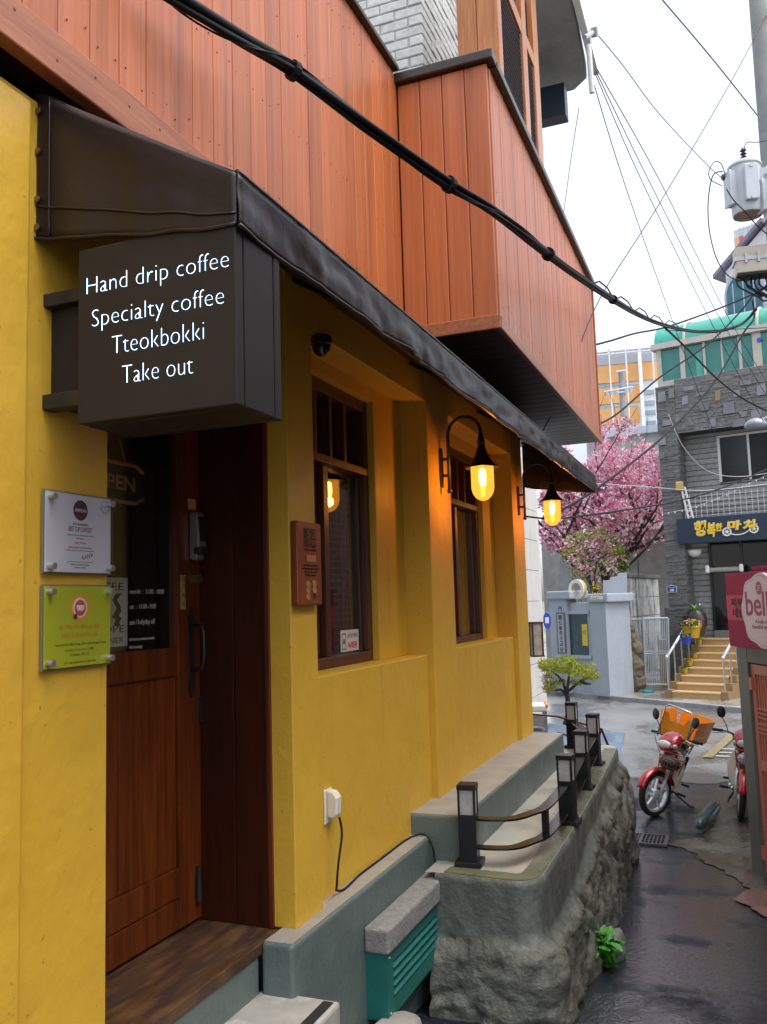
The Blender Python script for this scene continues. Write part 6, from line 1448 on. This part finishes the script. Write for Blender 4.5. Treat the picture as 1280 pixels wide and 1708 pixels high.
# orange crate strapped on the carrier
cr = thing('orange_crate', 'orange plastic crate on the rear carrier of the leaning motorcycle', 'crate', F1 @ V(-1.12,0,.81))
C = F1 @ Matrix.Translation(V(-1.10,0,.812)) @ Matrix.Rotation(R_(-16), 4, 'Z')
def cside(p, q, h0, h1, nm_, dip=0):
    g = G(C); p, q = V(*p), V(*q); u = (q-p)
    pts = [(0,0),(1,0),(1,1),(.82,1),(.72,1-dip),(.28,1-dip),(.18,1),(0,1)]
    n = V(u.y,-u.x,0).normalized()*.008
    fl = V(n.x, n.y, 0)*6
    vs = [p+u*a+V(0,0,h0+(h1-h0)*b)+fl*b for a, b in pts]; vs2 = [v+n for v in vs]; k = len(vs)
    g.add(vs+vs2, [tuple(range(k)), tuple(range(2*k-1,k-1,-1))]+[((i+1) % k, i, k+i, k+(i+1) % k) for i in range(k)]); return g.build(nm_, M['orangecrate'], cr)
cx0, cx1, cy0 = -.25, .25, .215
cside((cx1,-cy0,0),(cx1,cy0,0),.0,.32,'front_side',.28); cside((cx0,cy0,0),(cx0,-cy0,0),.0,.32,'back_side',.0); cside((cx1,cy0,0),(cx0,cy0,0),0,.32,'long_side',.0); cside((cx0,-cy0,0),(cx1,-cy0,0),0,.32,'long_side',.0)
G(C).box(cx0,cx1,-cy0,cy0,0,.01).build('floor', M['orangecrate'], cr)
for z, e in ((.10,.015),(.22,.03)):
    G(C).tube([(cx1+e+.008,-cy0-e-.008,z),(cx1+e+.008,cy0+e+.008,z),(cx0-e-.008,cy0+e+.008,z),(cx0-e-.008,-cy0-e-.008,z)], .007, 5, True).build('rib', M['orangecrate'], cr)
for k in range(7):
    y = -cy0+.04+k*.05
    G(C).box(cx1+.004,cx1+.022,y,y+.022,.10,.165).build('slot_bar', M['orangecrate'], cr)
G(C).tube([(cx1+.07,-.20,-.02),(cx1+.08,-.19,.38),(cx1+.07,-.15,.42),(cx1+.07,.15,.42),(cx1+.08,.19,.38),(cx1+.07,.20,-.02)], .012, 8).build('guard_hoop', M['chrome'], cr, smooth=True)
g = G(F1 @ Matrix.Translation(V(0,.05,0))); g.ell((.035,0,.70), .10, .13, .085, 18, 10); o_ = g.build('black_bag', mat('black_plastic_bag', (.012,.012,.014), rough=.22, bump=.8, bscale=14, bdist=.03), smooth=True); tag(recenter(o_), 'black plastic bag in the wire basket of the leaning motorcycle', 'bag')
g = G(F2 @ Matrix.Translation(V(0,.05,0))); g.ell((.035,0,.72), .09, .12, .08, 18, 10); o_ = g.build('white_bag', mat('white_plastic_bag', (.62,.58,.70), rough=.3, bump=.8, bscale=14, bdist=.03), smooth=True); tag(recenter(o_), 'white plastic bag in the basket of the half hidden motorcycle', 'bag')

# fallen rounded wheel stop
a, b = at(1166,1378,Z=-.62), at(1196,1342,Z=-.62)
d = (b-a).normalized(); pts = [a+d*(k/10)*(b-a).length for k in range(11)]
ws = thing('wheel_stop', 'dark teal half-round wheel stop lying on the asphalt between the motorcycles', 'wheel stop', V(a.x,a.y,-.69))
G().tube(pts, [.035,.058,.065,.066,.066,.066,.066,.066,.065,.058,.035], 14).build('body', mat('teal_rubber', (.03,.065,.075), (.05,.085,.095), rough=.2, scale=6), ws, smooth=True)

# ------------------------------------------------------------------ vegetation and walls behind the temple gate
bwk = thing('rear_concrete_wall', 'tall weathered concrete retaining wall behind the magnolia', 'wall', (-3, 27, -.6))
a, b = at(905,960,Y=28.5), at(1125,960,Y=27.0)
for k in range(4):
    p, q = a.lerp(b, k/4), a.lerp(b, (k+1)/4); u = q-p; u.z = 0; un = V(u.y,-u.x,0).normalized()
    G().prism([(.01,0),(u.length-.01,0),(u.length-.01,4.2),(.01,4.2)], V(p.x,p.y,-.6), u.normalized(), (0,0,1), -un*.3).build('panel', M['concrete'], bwk, bevel=.02)
M['blossom'] = [mat('magnolia_pink', (.80,.36,.48), (.70,.25,.38), rough=.6, scale=3), mat('magnolia_pale', (.84,.66,.71), (.78,.52,.60), rough=.6, scale=3), mat('magnolia_deep', (.52,.11,.24), rough=.6)]
mg = thing('magnolia_tree', 'large magnolia tree covered in pink blossom behind the temple wall', 'tree', at(1020,1010,D=25.0))
D0 = 25.0
def mp_(px, py, dd=0): return at(px, py, D=D0+dd)
rnd = random.Random(3); tips = []; limbs = []
base_ = mp_(1022,1030); 
def grow(p, d, L_, r, lev):
    n = 5; pts = [p]; cur = p.copy(); dd = d.copy()
    for i in range(n):
        dd = (dd+V(rnd.gauss(0,.16), rnd.gauss(0,.16), rnd.gauss(.06,.10))).normalized(); cur = cur+dd*L_/n; pts.append(cur.copy())
        if lev >= 2: tips.append((cur.copy(), lev))
    limbs.append((pts, [r*(1-.55*i/n) for i in range(n+1)]))
    if lev < 4:
        for k in range(4 if lev < 2 else 3):
            i = rnd.randint(2, n); nd = (dd+V(rnd.gauss(0,.75), rnd.gauss(0,.6), rnd.gauss(.15,.45))).normalized(); grow(pts[i], nd, L_*rnd.uniform(.55,.8), r*.5, lev+1)
for (x, y) in ((1022,890),(960,880),(1075,870),(1000,840),(1045,840),(930,900)):
    tgt = mp_(x, y, rnd.uniform(-.8,.8)); d = (tgt-base_); grow(base_, d.normalized(), d.length, .09, 1)
g = G()
for pts, rr in limbs: g.tube(pts, rr, 5)
g.build('trunk', M['bark'], mg, smooth=True)
def inside(px, py):
    poly = [(905,905),(902,840),(925,770),(935,742),(975,735),(1003,700),(1040,690),(1062,715),(1085,735),(1105,780),(1106,850),(1100,915),(1065,940),(1030,915),(985,930),(945,935),(915,960)]
    c = False; j = len(poly)-1
    for i in range(len(poly)):
        xi, yi = poly[i]; xj, yj = poly[j]
        if (yi > py) != (yj > py) and px < (xj-xi)*(py-yi)/(yj-yi)+xi: c = not c
        j = i
    return c
def project(p):
    v = p-EYE; d = v.dot(fw); return 640+FPX*v.dot(RX)/d, 854-FPX*v.dot(UX)/d
centers = [t[0] for t in tips if inside(*project(t[0]))]
while len(centers) < 1000:
    x, y = rnd.uniform(902,1108), rnd.uniform(690,960)
    if not inside(x, y): continue
    dd = rnd.gauss(0,.75); p = mp_(x, y, dd)
    if noise.noise((p.x*1.3, p.z*1.3, p.y)) > -.12: centers.append(p)
acc_ = [([], []), ([], []), ([], [])]
for c in centers:
    for _ in range(rnd.randint(5, 8)):
        p = c+V(rnd.gauss(0,.10), rnd.gauss(0,.10), rnd.gauss(0,.09)); q = rnd.random(); k = 0 if q < .44 else (1 if q < .90 else 2)
        ax = V(rnd.gauss(0,.5), rnd.gauss(0,.5), 1).normalized(); s_ = rnd.uniform(.04,.07); e1 = ax.orthogonal().normalized(); e2 = ax.cross(e1); vs, fs = acc_[k]
        for j in range(4):
            t = j*1.57+rnd.random(); dr_ = e1*math.cos(t)+e2*math.sin(t); sd_ = ax.cross(dr_)*s_*.45; i = len(vs)
            vs += [p, p+dr_*s_*.7+sd_+ax*s_*.5, p+dr_*s_*.95+ax*s_*1.3, p+dr_*s_*.7-sd_+ax*s_*.5]; fs.append((i,i+1,i+2,i+3))
for k, (vs, fs) in enumerate(acc_): G().add(vs, fs).build('crown', M['blossom'][k], mg)
def shrub(name, label, px0, px1, py0, py1, D, n, mats, cat='bush', size=.05, stems=6, dep=.5, base_y=1000, prob=None):
    t = thing(name, label, cat, at((px0+px1)/2, base_y, D=D)); rnd = random.Random(hash(name) % 999)
    b0 = at((px0+px1)/2, base_y, D=D); lists = [([], []) for _ in mats]; g = G()
    for k in range(stems):
        e = at(rnd.uniform(px0,px1), rnd.uniform(py0,(py0+py1)/2), D=D+rnd.uniform(-dep,dep)); g.tube([b0, b0.lerp(e,.45)+V(rnd.gauss(0,.08),0,rnd.gauss(0,.05)), e], [.02,.012,.005], 5)
    g.build('trunk', M['bark'], t)
    cx_, cy_, rx_, ry_ = (px0+px1)/2, (py0+py1)/2, (px1-px0)/2, (py1-py0)/2
    cl = []
    while len(cl) < n//12:
        x, y = rnd.uniform(px0,px1), rnd.uniform(py0,py1)
        if ((x-cx_)/rx_)**2+((y-cy_)/ry_)**2 < 1: cl.append(at(x, y, D=D+rnd.gauss(0,dep*.5)))
    for c in cl:
        k = rnd.randrange(len(mats)); vs, fs = lists[k]
        for _ in range(12):
            p = c+V(rnd.gauss(0,.09), rnd.gauss(0,.09), rnd.gauss(0,.07)); d1 = V(rnd.gauss(0,1),rnd.gauss(0,1),rnd.gauss(0,1)).normalized()*size; d2 = d1.cross(V(rnd.random()-.5,rnd.random()-.5,rnd.random()-.5)).normalized()*size*.5; i = len(vs); vs += [p-d1,p-d2,p+d1,p+d2]; fs.append((i,i+1,i+2,i+3))
    for k, (vs, fs) in enumerate(lists): G().add(vs, fs).build('crown', mats[k], t)
    return t
M['lime'] = mat('lime_leaf', (.24,.28,.02), (.15,.20,.015), rough=.6, scale=4); M['midgreen'] = mat('mid_green_leaf', (.10,.17,.02), (.06,.11,.012), rough=.6, scale=4); M['vivid'] = mat('vivid_green_leaf', (.13,.30,.02), rough=.55)
shrub('lime_bush', 'yellow-green bush with a few pink flowers above the temple wall', 938, 1040, 885, 965, 23.2, 2000, [M['lime'], M['lime'], M['blossom'][1], M['blossom'][0]])
shrub('green_bush', 'small vivid green bush beside the dark magnolia trunk', 1022, 1044, 915, 965, 23.6, 420, [M['vivid'], M['midgreen']], stems=3, dep=.2)
shrub('low_yellow_shrub', 'low orange-yellow shrub tips behind the ring emblem', 985, 1012, 970, 990, 22.3, 140, [M['flyellow'], M['midgreen']], stems=3, dep=.15, size=.03)

# ------------------------------------------------------------------ distant buildings
def frame(px, py, D, ang):
    o = at(px, py, D=D); u = V(math.cos(ang), math.sin(ang), 0); n = V(math.sin(ang), -math.cos(ang), 0); return o, u, n
ob_ = thing('orange_building', 'distant white modern building with orange bands and open steel roof frame', 'building', at(1040,700,D=62))
o, u, n = frame(985, 660, 62, R_(8))
def P3(px, py, off=0): return at(px, py, P=(o+n*off, n))
def fq_(name, x0, x1, y0, y1, m, off=0, dep=.3, parent=ob_):
    a, b = P3(x0, (y0+y1)/2, off), P3(x1, (y0+y1)/2, off); zt, zb = P3((x0+x1)/2, y0, off).z, P3((x0+x1)/2, y1, off).z; L_ = (b-a).dot(u)
    return G().prism([(0,zb),(L_,zb),(L_,zt),(0,zt)], V(a.x,a.y,0), u, (0,0,1), -n*dep).build(name, m, parent)
M['farwhite'] = mat('far_white_panel', (.78,.81,.84), rough=.6, c2=(.72,.75,.78), scale=.5); M['farorange'] = mat('far_orange_panel', (.85,.46,.17), rough=.6, c2=(.80,.42,.15), scale=.4); M['fargrey'] = mat('far_grey_panel', (.46,.49,.55), rough=.6); M['farwin'] = mat('far_window', (.24,.34,.40), rough=.15, c2=(.36,.45,.50), scale=.6)
fq_('wall', 900, 1135, 585, 1000, M['farwhite'], 0, 8)
fq_('orange_band', 900, 1098, 611, 640, M['farorange'], .15); fq_('orange_band', 900, 1068, 650, 676, M['farorange'], .15); fq_('orange_band', 900, 1068, 684, 710, M['farorange'], .15)
fq_('grey_storey', 900, 1096, 588, 610, M['fargrey'], .1)
for x0 in range(900, 1066, 14): fq_('window', x0, x0+12, 641, 649, M['farwin'], .1); fq_('window', x0, x0+12, 677, 683, M['farwin'], .1)
for y0 in (650, 668, 684, 702): fq_('window', 1074, 1096, y0, y0+7, M['farwin'], .1)
for x in (1020, 1048, 1069, 1093): fq_('steel_column', x, x+(2 if x != 1069 else 6), 582, 760, M['farwhite'], .9, .4)
fq_('roof_truss', 960, 1100, 581, 585, M['farwhite'], .9, .4); fq_('roof_truss', 960, 1100, 588, 589.5, M['farwhite'], .9, .2)
for k in range(14): 
    a = P3(990+k*8, 589, .8); b = P3(994+k*8, 583, .8); c = P3(998+k*8, 589, .8); G().tube([a, b, c], .05, 4).build('truss_strut', M['farwhite'], ob_)
gb = thing('grey_house', 'pale grey house glimpsed behind the magnolia blossom', 'building', at(1080,800,D=40))
o2, u2, n2 = frame(1060, 780, 40, R_(-5)); o, u, n = o2, u2, n2
fq_('wall', 985, 1135, 722, 990, mat('pale_grey_house', (.40,.41,.42), (.34,.35,.36), rough=.7, scale=.8), 0, 6, gb); fq_('window', 1075, 1098, 800, 835, mat('green_far_window', (.10,.32,.26), rough=.2), .05, .1, gb); fq_('window_frame', 1072, 1101, 797, 838, M['farwhite'], .02, .05, gb); fq_('roof_edge', 980, 1135, 712, 724, M['fargrey'], .3, 6, gb)
fp_ = thing('far_utility_pole', 'distant concrete utility pole with crossarms above the magnolia', 'utility pole', at(1040,720,D=45))
a, b = at(1041,700,D=45), at(1035,618,D=45); G().cyl(V(a.x,a.y,-.6), V(a.x,a.y,b.z), .22, .15, 12).build('pole', M['concrete'], fp_)
for (x0, y0, x1, y1) in ((1008,654,1056,645),(1012,658,1050,652),(1028,620,1044,618)): G().tube([at(x0,y0,D=45), at(x1,y1,D=45)], .05, 5).build('crossarm', M['fargrey'], fp_)
for x in (1012,1020,1028,1044,1052): G().cyl(at(x,655-(x-1008)*.15,D=45), at(x,660-(x-1008)*.15,D=45), .12, .08, 8).build('insulator', M['fargrey'], fp_)
# church
chh = thing('church', 'white gabled church with blue arched window behind the penthouse', 'church', at(1250,520,D=30))
o, u, n = frame(1212, 480, 30, R_(-30))
M['churchwhite'] = mat('white_stone_church', (.78,.76,.80), (.70,.68,.72), rough=.7, scale=1.0)
zE = P3(1215,452).z; apex = P3(1275,378); xL = 0; wE = (apex-P3(1210,452)).dot(u); a = P3(1210,452)
G().prism([(0,-1),(2*wE,-1),(2*wE,zE),(wE,apex.z),(0,zE)], V(a.x,a.y,0), u, (0,0,1), -n*8).build('wall', M['churchwhite'], chh)
for k in range(9):
    z = zE-.3-k*.42; G().prism([(0,z),(2*wE,z),(2*wE,z+.025),(0,z+.025)], V(a.x,a.y,0)+n*.01, u, (0,0,1), -n*.01).build('stone_joint', M['fargrey'], chh)
M['roofslate'] = mat('grey_lilac_roof', (.26,.24,.32), (.20,.19,.25), rough=.5, scale=6)
ov = .35
for s in (0, 1):
    e = V(a.x,a.y,zE-.18)+u*(-ov if s == 0 else 2*wE+ov); t2 = V(a.x,a.y,apex.z+.12)+u*wE
    g = G(); q = [e+n*.22, t2+n*.22, t2-n*8.3, e-n*8.3]; g.add(q+[p+V(0,0,.14) for p in q], [(0,1,2,3),(7,6,5,4),(0,4,5,1),(1,5,6,2),(2,6,7,3),(3,7,4,0)]); g.build('roof', M['roofslate'], chh)
ww = .62; cxw = (P3(1243,500)-P3(1210,452)).dot(u); zb0, zt0 = P3(1243,560).z, P3(1243,487).z
def arch(w, zt, zb): return [(cxw-w,zb),(cxw+w,zb),(cxw+w,zt)]+[(cxw+w*math.cos(t), zt+w*1.1*math.sin(t)) for t in [R_(q) for q in range(15,180,15)]]+[(cxw-w,zt)]
w_ = G().prism(arch(ww+.1,zt0,zb0-.1), V(a.x,a.y,0)+n*.04, u, (0,0,1), -n*.04).build('arched_window', M['fargrey'], chh); G().prism(arch(ww,zt0,zb0), V(a.x,a.y,0)+n*.06, u, (0,0,1), -n*.03).build('pane', mat('blue_stained_glass', (.04,.17,.22), (.02,.09,.13), rough=.15, scale=2.5), w_)
for q in (-.3, .0, .3): G().box(0,0,0,0,0,0) if False else G().prism([(cxw+q*2*ww-.02,zb0),(cxw+q*2*ww+.02,zb0),(cxw+q*2*ww+.02,zt0+.4),(cxw+q*2*ww-.02,zt0+.4)], V(a.x,a.y,0)+n*.07, u, (0,0,1), -n*.01).build('tracery', M['fargrey'], w_)
bb = thing('rooftop_billboard', 'pale rooftop billboard with Korean letters behind the transformer', 'billboard', at(1255,410,D=48))
o, u, n = frame(1226, 400, 48, R_(-24))
fq_('board', 1225, 1300, 372, 440, mat('billboard_white', (.66,.67,.72), rough=.6), 0, .3, bb); fq_('grey_band', 1243, 1300, 388, 406, mat('billboard_grey', (.42,.43,.55), rough=.6), .03, .04, bb); fq_('red_panel', 1234, 1241, 393, 422, mat('billboard_red', (.62,.14,.12), rough=.6), .03, .04, bb); fq_('orange_panel', 1226, 1234, 396, 422, mat('billboard_orange', (.75,.45,.25), rough=.6), .03, .04, bb)
pt = P3(1229,391,.03); text('진양', 1, pt, u, (0,0,1), M['fargrey'], bb, width=(P3(1257,391)-P3(1229,391)).dot(u), height=.42)

# ------------------------------------------------------------------ utility pole with transformers
up_ = thing('utility_pole', 'concrete utility pole at the right edge carrying transformers and cables', 'utility pole', at(1290,1000,D=12.6))
pa = at(1291,300,D=12.6)
G().cyl((pa.x,pa.y,-.7),(pa.x,pa.y,11.5), .19, .14, 18).build('pole', M['concrete'], up_, auto=40)
M['trafo'] = mat('transformer_grey', (.52,.55,.58), (.47,.50,.53), rough=.4, scale=5, stain=(.36,.33,.30), stscale=5, stfac=(.66,.85)); M['trafobase'] = mat('rusty_tank_base', (.20,.14,.10), (.14,.10,.08), rough=.7, scale=9)
def trafo(label, px, D, z0, z1):
    c = at(px, 320, D=D); c.z = 0; t = thing('pole_transformer', label, 'transformer', V(c.x,c.y,z0), group='pole-mounted transformers')
    r = .205; h = z1-z0
    G().lathe(c+V(0,0,z0), [(r*.93,.01),(r*.97,.03),(r,.05),(r,h-.05),(r*.98,h-.02),(r*.8,h+.02),(.0005,h+.04)], 32).build('tank', M['trafo'], t, auto=40)
    G().lathe(c+V(0,0,z0), [(.0005,0),(r*.94,0),(r*.94,.012)], 32).build('base', M['trafobase'], t)
    G().lathe(c+V(0,0,z1-.06), [(r+.004,0),(r+.02,.01),(r+.02,.03),(r+.004,.035)], 32).build('lid_band', M['trafo'], t)
    for ang in (-150, -75, 0):
        a = R_(ang); d = V(math.cos(a), math.sin(a), 0); s = V(-d.y, d.x, 0)
        for k in range(4): G().prism([(-.085+k*.048,h*.18),(-.085+k*.048+.022,h*.18),(-.085+k*.048+.022,h*.82),(-.085+k*.048,h*.82)], c+V(0,0,z0)+d*(r*.88), s, (0,0,1), d*.08).build('radiator_fin', M['trafo'], t, bevel=.004)
        G().prism([(-.09,h*.16),(.085,h*.16),(.095,h*.3),(.095,h*.72),(.085,h*.84),(-.085,h*.84)], c+V(0,0,z0)+d*(r*.9+.07), s, (0,0,1), d*.03).build('radiator_plate', M['trafo'], t, bevel=.012)
        for zz in (.2, .8): G().cyl(c+V(0,0,z0+h*zz)+d*(r+.05), c+V(0,0,z0+h*zz)+d*(r+.09), .028, .028, 12).build('pipe_boss', M['trafo'], t)
    for k in range(4): G().lathe(c+V(0,0,z1+.04+k*.05), [(.02,0),(.045,.012),(.025,.03),(.022,.05)], 14).build('bushing', mat('purple_porcelain', (.05,.035,.10), rough=.2) if 'purple_porcelain' not in bpy.data.materials else bpy.data.materials['purple_porcelain'], t, auto=40)
    d = V(-.9,-.3,0).normalized()
    for k in range(3): G().cyl(c+V(0,0,z1-.17)+d*(r+.02+k*.035), c+V(0,0,z1-.175)+d*(r+.045+k*.035), .05, .03, 12).build('side_bushing', bpy.data.materials['purple_porcelain'], t)
    g = G().box(c.x+.15, pa.x-.05 if pa.x-.05 > c.x+.2 else c.x+.35, c.y-.03, c.y+.05, z0+h*.3, z0+h*.42); g.build('mounting_bracket', M['galv'], t)
    return c
zt1, zt0_ = at(1243,272,D=12.0).z, at(1243,362,D=12.0).z
trafo('pale grey cylindrical transformer with fins, nearer of the two on the pole', 1245, 12.0, zt0_, zt1)
trafo('second grey transformer cut by the right edge, behind the first', 1298, 11.9, zt0_-.12, zt1-.2)
jb = thing('cable_junction_box', 'beige cable junction box strapped below the transformer', 'junction box', at(1255,460,D=12.0))
c = at(1258, 437, D=12.0); f = Matrix.Translation(c) @ Matrix.Rotation(R_(8), 4, 'Z')
M['beige'] = mat('beige_box', (.46,.42,.34), (.40,.36,.29), rough=.5, scale=6)
G(f).box(-.25,.30,-.14,.14,.02,.19).build('upper_case', M['beige'], jb, bevel=.01); G(f).box(-.25,.30,-.14,.14,-.18,.0).build('lower_case', M['beige'], jb, bevel=.01); G(f).box(-.27,.30,-.15,.15,-.01,.04).build('clamp_band', M['galv'], jb); G(f).box(-.24,.30,-.13,.13,-.21,-.18).build('cable_glands', M['blackmatte'], jb)
for k, x in enumerate((-.14,.02,.18)): G(f).box(x,x+.03,-.165,-.15,-.05,.09).build('latch', M['galv'], jb)
rnd = random.Random(4)
for k in range(9):
    x = -.2+k*.055; G(f).tube(smooth_path([V(x,rnd.uniform(-.08,.08),-.19), V(x+rnd.uniform(-.05,.05),-.05,-.33), V(.02+rnd.uniform(-.1,.12),-.05,-.47+rnd.uniform(-.06,.06)), V(.12+k*.03,0,-.52+rnd.uniform(-.05,.05)), V(.45,.05,-.36+rnd.uniform(-.08,.08))], 4), .012, 6).build('tail_cable', M['cable'], jb, smooth=True)

# ------------------------------------------------------------------ overhead cables
def wire(name, label, pts, r, m=None, cat='cable', n=6, group=None, sub=6):
    w = [at(x, y, D=d) for x, y, d in pts]
    o = G().tube(smooth_path(w, sub), r, n).build(name, m or M['wire'], None, smooth=True)
    tag(o, label, cat, group); return o
# the heavy twisted bundle in front of the cafe
bp_ = [(250,-32,2.55),(300,2,2.62),(400,65,2.85),(490,118,3.1),(620,215,3.3),(750,308,3.65),(830,358,3.95),(915,424,4.6),(990,478,5.9),(1060,522,7.9),(1110,543,9.6),(1160,553,11.0),(1200,552,11.9),(1238,540,12.5),(1262,515,12.6)]
core = smooth_path([at(x, y, D=d) for x, y, d in bp_], 14)
cb_ = thing('cable_bundle', 'thick black twisted cable bundle crossing diagonally in front of the cafe', 'cable', core[60], group='overhead cables')
nC = len(core); 
def strand(off, ph_, tw, r0, nm_):
    pts = []; rr = []
    for i, p in enumerate(core):
        d = (core[min(i+1,nC-1)]-core[max(0,i-1)]).normalized(); e = d.cross(V(0,0,1)).normalized(); g2 = e.cross(d); a = ph_+tw*i; k = 1-.25*min(1, i/nC*1.2)
        pts.append(p+(e*math.cos(a)+g2*math.sin(a))*off*k); rr.append(r0*k)
    return G().tube(pts, rr, 8).build(nm_, M['cable'], cb_, smooth=True)
strand(.014, 0, .035, .016, 'strand'); strand(.015, 2.2, .035, .012, 'strand'); strand(.016, 4.3, .035, .012, 'strand'); strand(.024, 1.2, .05, .005, 'lashing_wire'); strand(.027, 1.5, .13, .0035, 'lashing_wire')
for i in (42, 70, 98, 118): 
    d = (core[i+1]-core[i-1]).normalized(); G().cyl(core[i]-d*.012, core[i]+d*.012, .036, .036, 12).build('clip', M['cable'], cb_)
for k in range(5):
    i = 112+k*7; p = core[i]; e = V(0,0,1); q = core[min(nC-1, i+6)]; G().tube([p+e*.02, p.lerp(q,.3)+e*.07, p.lerp(q,.7)+e*.065, q+e*.02], .006, 6).build('slack_loop', M['cable'], cb_, smooth=True)
GRP = 'overhead cables'
wire('overhead_wire', 'thin wire slanting down at the top right corner of the sky', [(1095,-12,16),(1190,100,17),(1290,226,18)], .012, group=GRP)
wire('overhead_wire', 'thin wire rising from the oriel corner to the top right of the sky', [(893,742,6.6),(945,640,6.9),(1000,500,7.6),(1100,340,9.2),(1212,150,11.2),(1290,5,13)], .005, group=GRP)
for lab, pts in (('leftmost of the thin wires fanning down from the roof slab insulator', [(988,130,8.0),(1040,300,9.2),(1120,530,11.2),(1190,720,12.5)]), ('second thin wire in the fan from the roof slab insulator', [(992,120,8.0),(1070,300,9.6),(1180,525,12),(1275,705,13)]), ('third thin wire in the fan from the roof slab insulator', [(994,118,8.0),(1082,300,9.6),(1195,520,12),(1285,670,13)]), ('rightmost of the thin wires fanning down from the roof slab insulator', [(996,115,8.0),(1100,300,9.6),(1210,520,12),(1290,655,13)])):
    wire('service_wire', lab, pts, .0045, group=GRP)
wire('service_wire', 'slack wire from the roof slab insulator to the transformer', [(992,52,8.0),(1040,110,9.2),(1100,190,10.2),(1180,275,11.4),(1208,300,11.7)], .0045, group=GRP)
wire('drop_wire', 'faint straight wire hanging from the eaves box', [(966,180,8.2),(952,270,8.6),(940,360,9)], .003, group=GRP)
wire('looped_lead', 'thin lead looping beside the transformer bushing', [(1210,292,11.7),(1203,273,11.7),(1192,270,11.7),(1183,285,11.7),(1186,300,11.7),(1205,310,11.7)], .006, group=GRP)
wire('looped_lead', 'long lead bowing from the transformer down to the junction box', [(1206,286,11.7),(1190,292,11.7),(1182,330,11.7),(1183,380,11.7),(1195,430,11.7),(1215,460,11.8),(1235,467,11.9)], .008, group=GRP)
wire('looped_lead', 'lead crossing the front of the transformer tank', [(1212,315,11.6),(1225,335,11.55),(1245,355,11.5),(1262,375,11.6),(1285,395,11.8)], .008, M['cable'], group=GRP)
wire('top_lead', 'short lead rising from the top bushing of the transformer', [(1243,252,12),(1245,238,12),(1265,237,12),(1290,232,12)], .006, group=GRP)
wire('overhead_cable', 'grey cable dipping from the oriel end to the junction box', [(985,577,8.2),(1020,568,9),(1060,556,10),(1110,546,10.6),(1180,522,11.5),(1235,500,12),(1290,475,12.4)], .011, M['cable'], group=GRP)
wire('overhead_cable', 'black cable running from the bundle down across the penthouse to the right', [(1108,545,9.8),(1150,585,10.5),(1200,635,11.3),(1245,668,12),(1290,690,12.6)], .012, M['cable'], group=GRP)
wire('overhead_cable', 'black cable from the junction box down past the orange building', [(1258,490,12.2),(1235,520,12),(1180,575,11.5),(1100,630,10.8),(1030,690,10.2),(985,715,9.6),(960,735,9.2)], .011, M['cable'], group=GRP)
wire('overhead_cable', 'black cable curving from the pole down across the magnolia blossom', [(1255,500,12.4),(1258,530,12.3),(1240,556,12.1),(1190,640,11.4),(1110,725,10.4),(1030,790,9.4),(960,838,8.6),(905,865,8.0)], .0125, M['cable'], group=GRP)
wire('overhead_cable', 'dark cable running level behind the second lantern to the right', [(876,861,9.2),(915,865,9.6),(960,862,10.2),(1060,848,11.4),(1130,836,12.2),(1210,812,13),(1290,778,14)], .011, M['cable'], group=GRP)
wire('overhead_wire', 'pale straight wire crossing the blossom above the balcony mesh', [(985,806,10),(1080,812,12),(1180,818,14),(1290,806,15)], .006, M['wirelight'], group=GRP)
wire('overhead_wire', 'pale wire sagging from the slate parapet to the restaurant sign', [(1115,690,17.5),(1140,745,17.8),(1180,785,18.2),(1230,795,18.6),(1290,788,19)], .007, M['wirelight'], group=GRP)
wire('overhead_wire', 'thin dark wire crossing the penthouse windows level', [(1110,551,10.2),(1160,552,11),(1230,549,12),(1290,546,12.5)], .006, M['cable'], group=GRP)
sl = thing('string_lights', 'string of small unlit bulbs over the restaurant front', 'string lights', at(1200,830,D=17))
w = smooth_path([at(x, y, D=17) for x, y in ((1108,856),(1150,848),(1200,830),(1250,806),(1290,788))], 8); G().tube(w, .004, 4).build('string', M['wirelight'], sl)
for i in range(2, len(w), 2): G().ell(w[i]-V(0,0,.02), .014,.014,.02, 8, 5).build('bulb', M['wirelight'], sl)
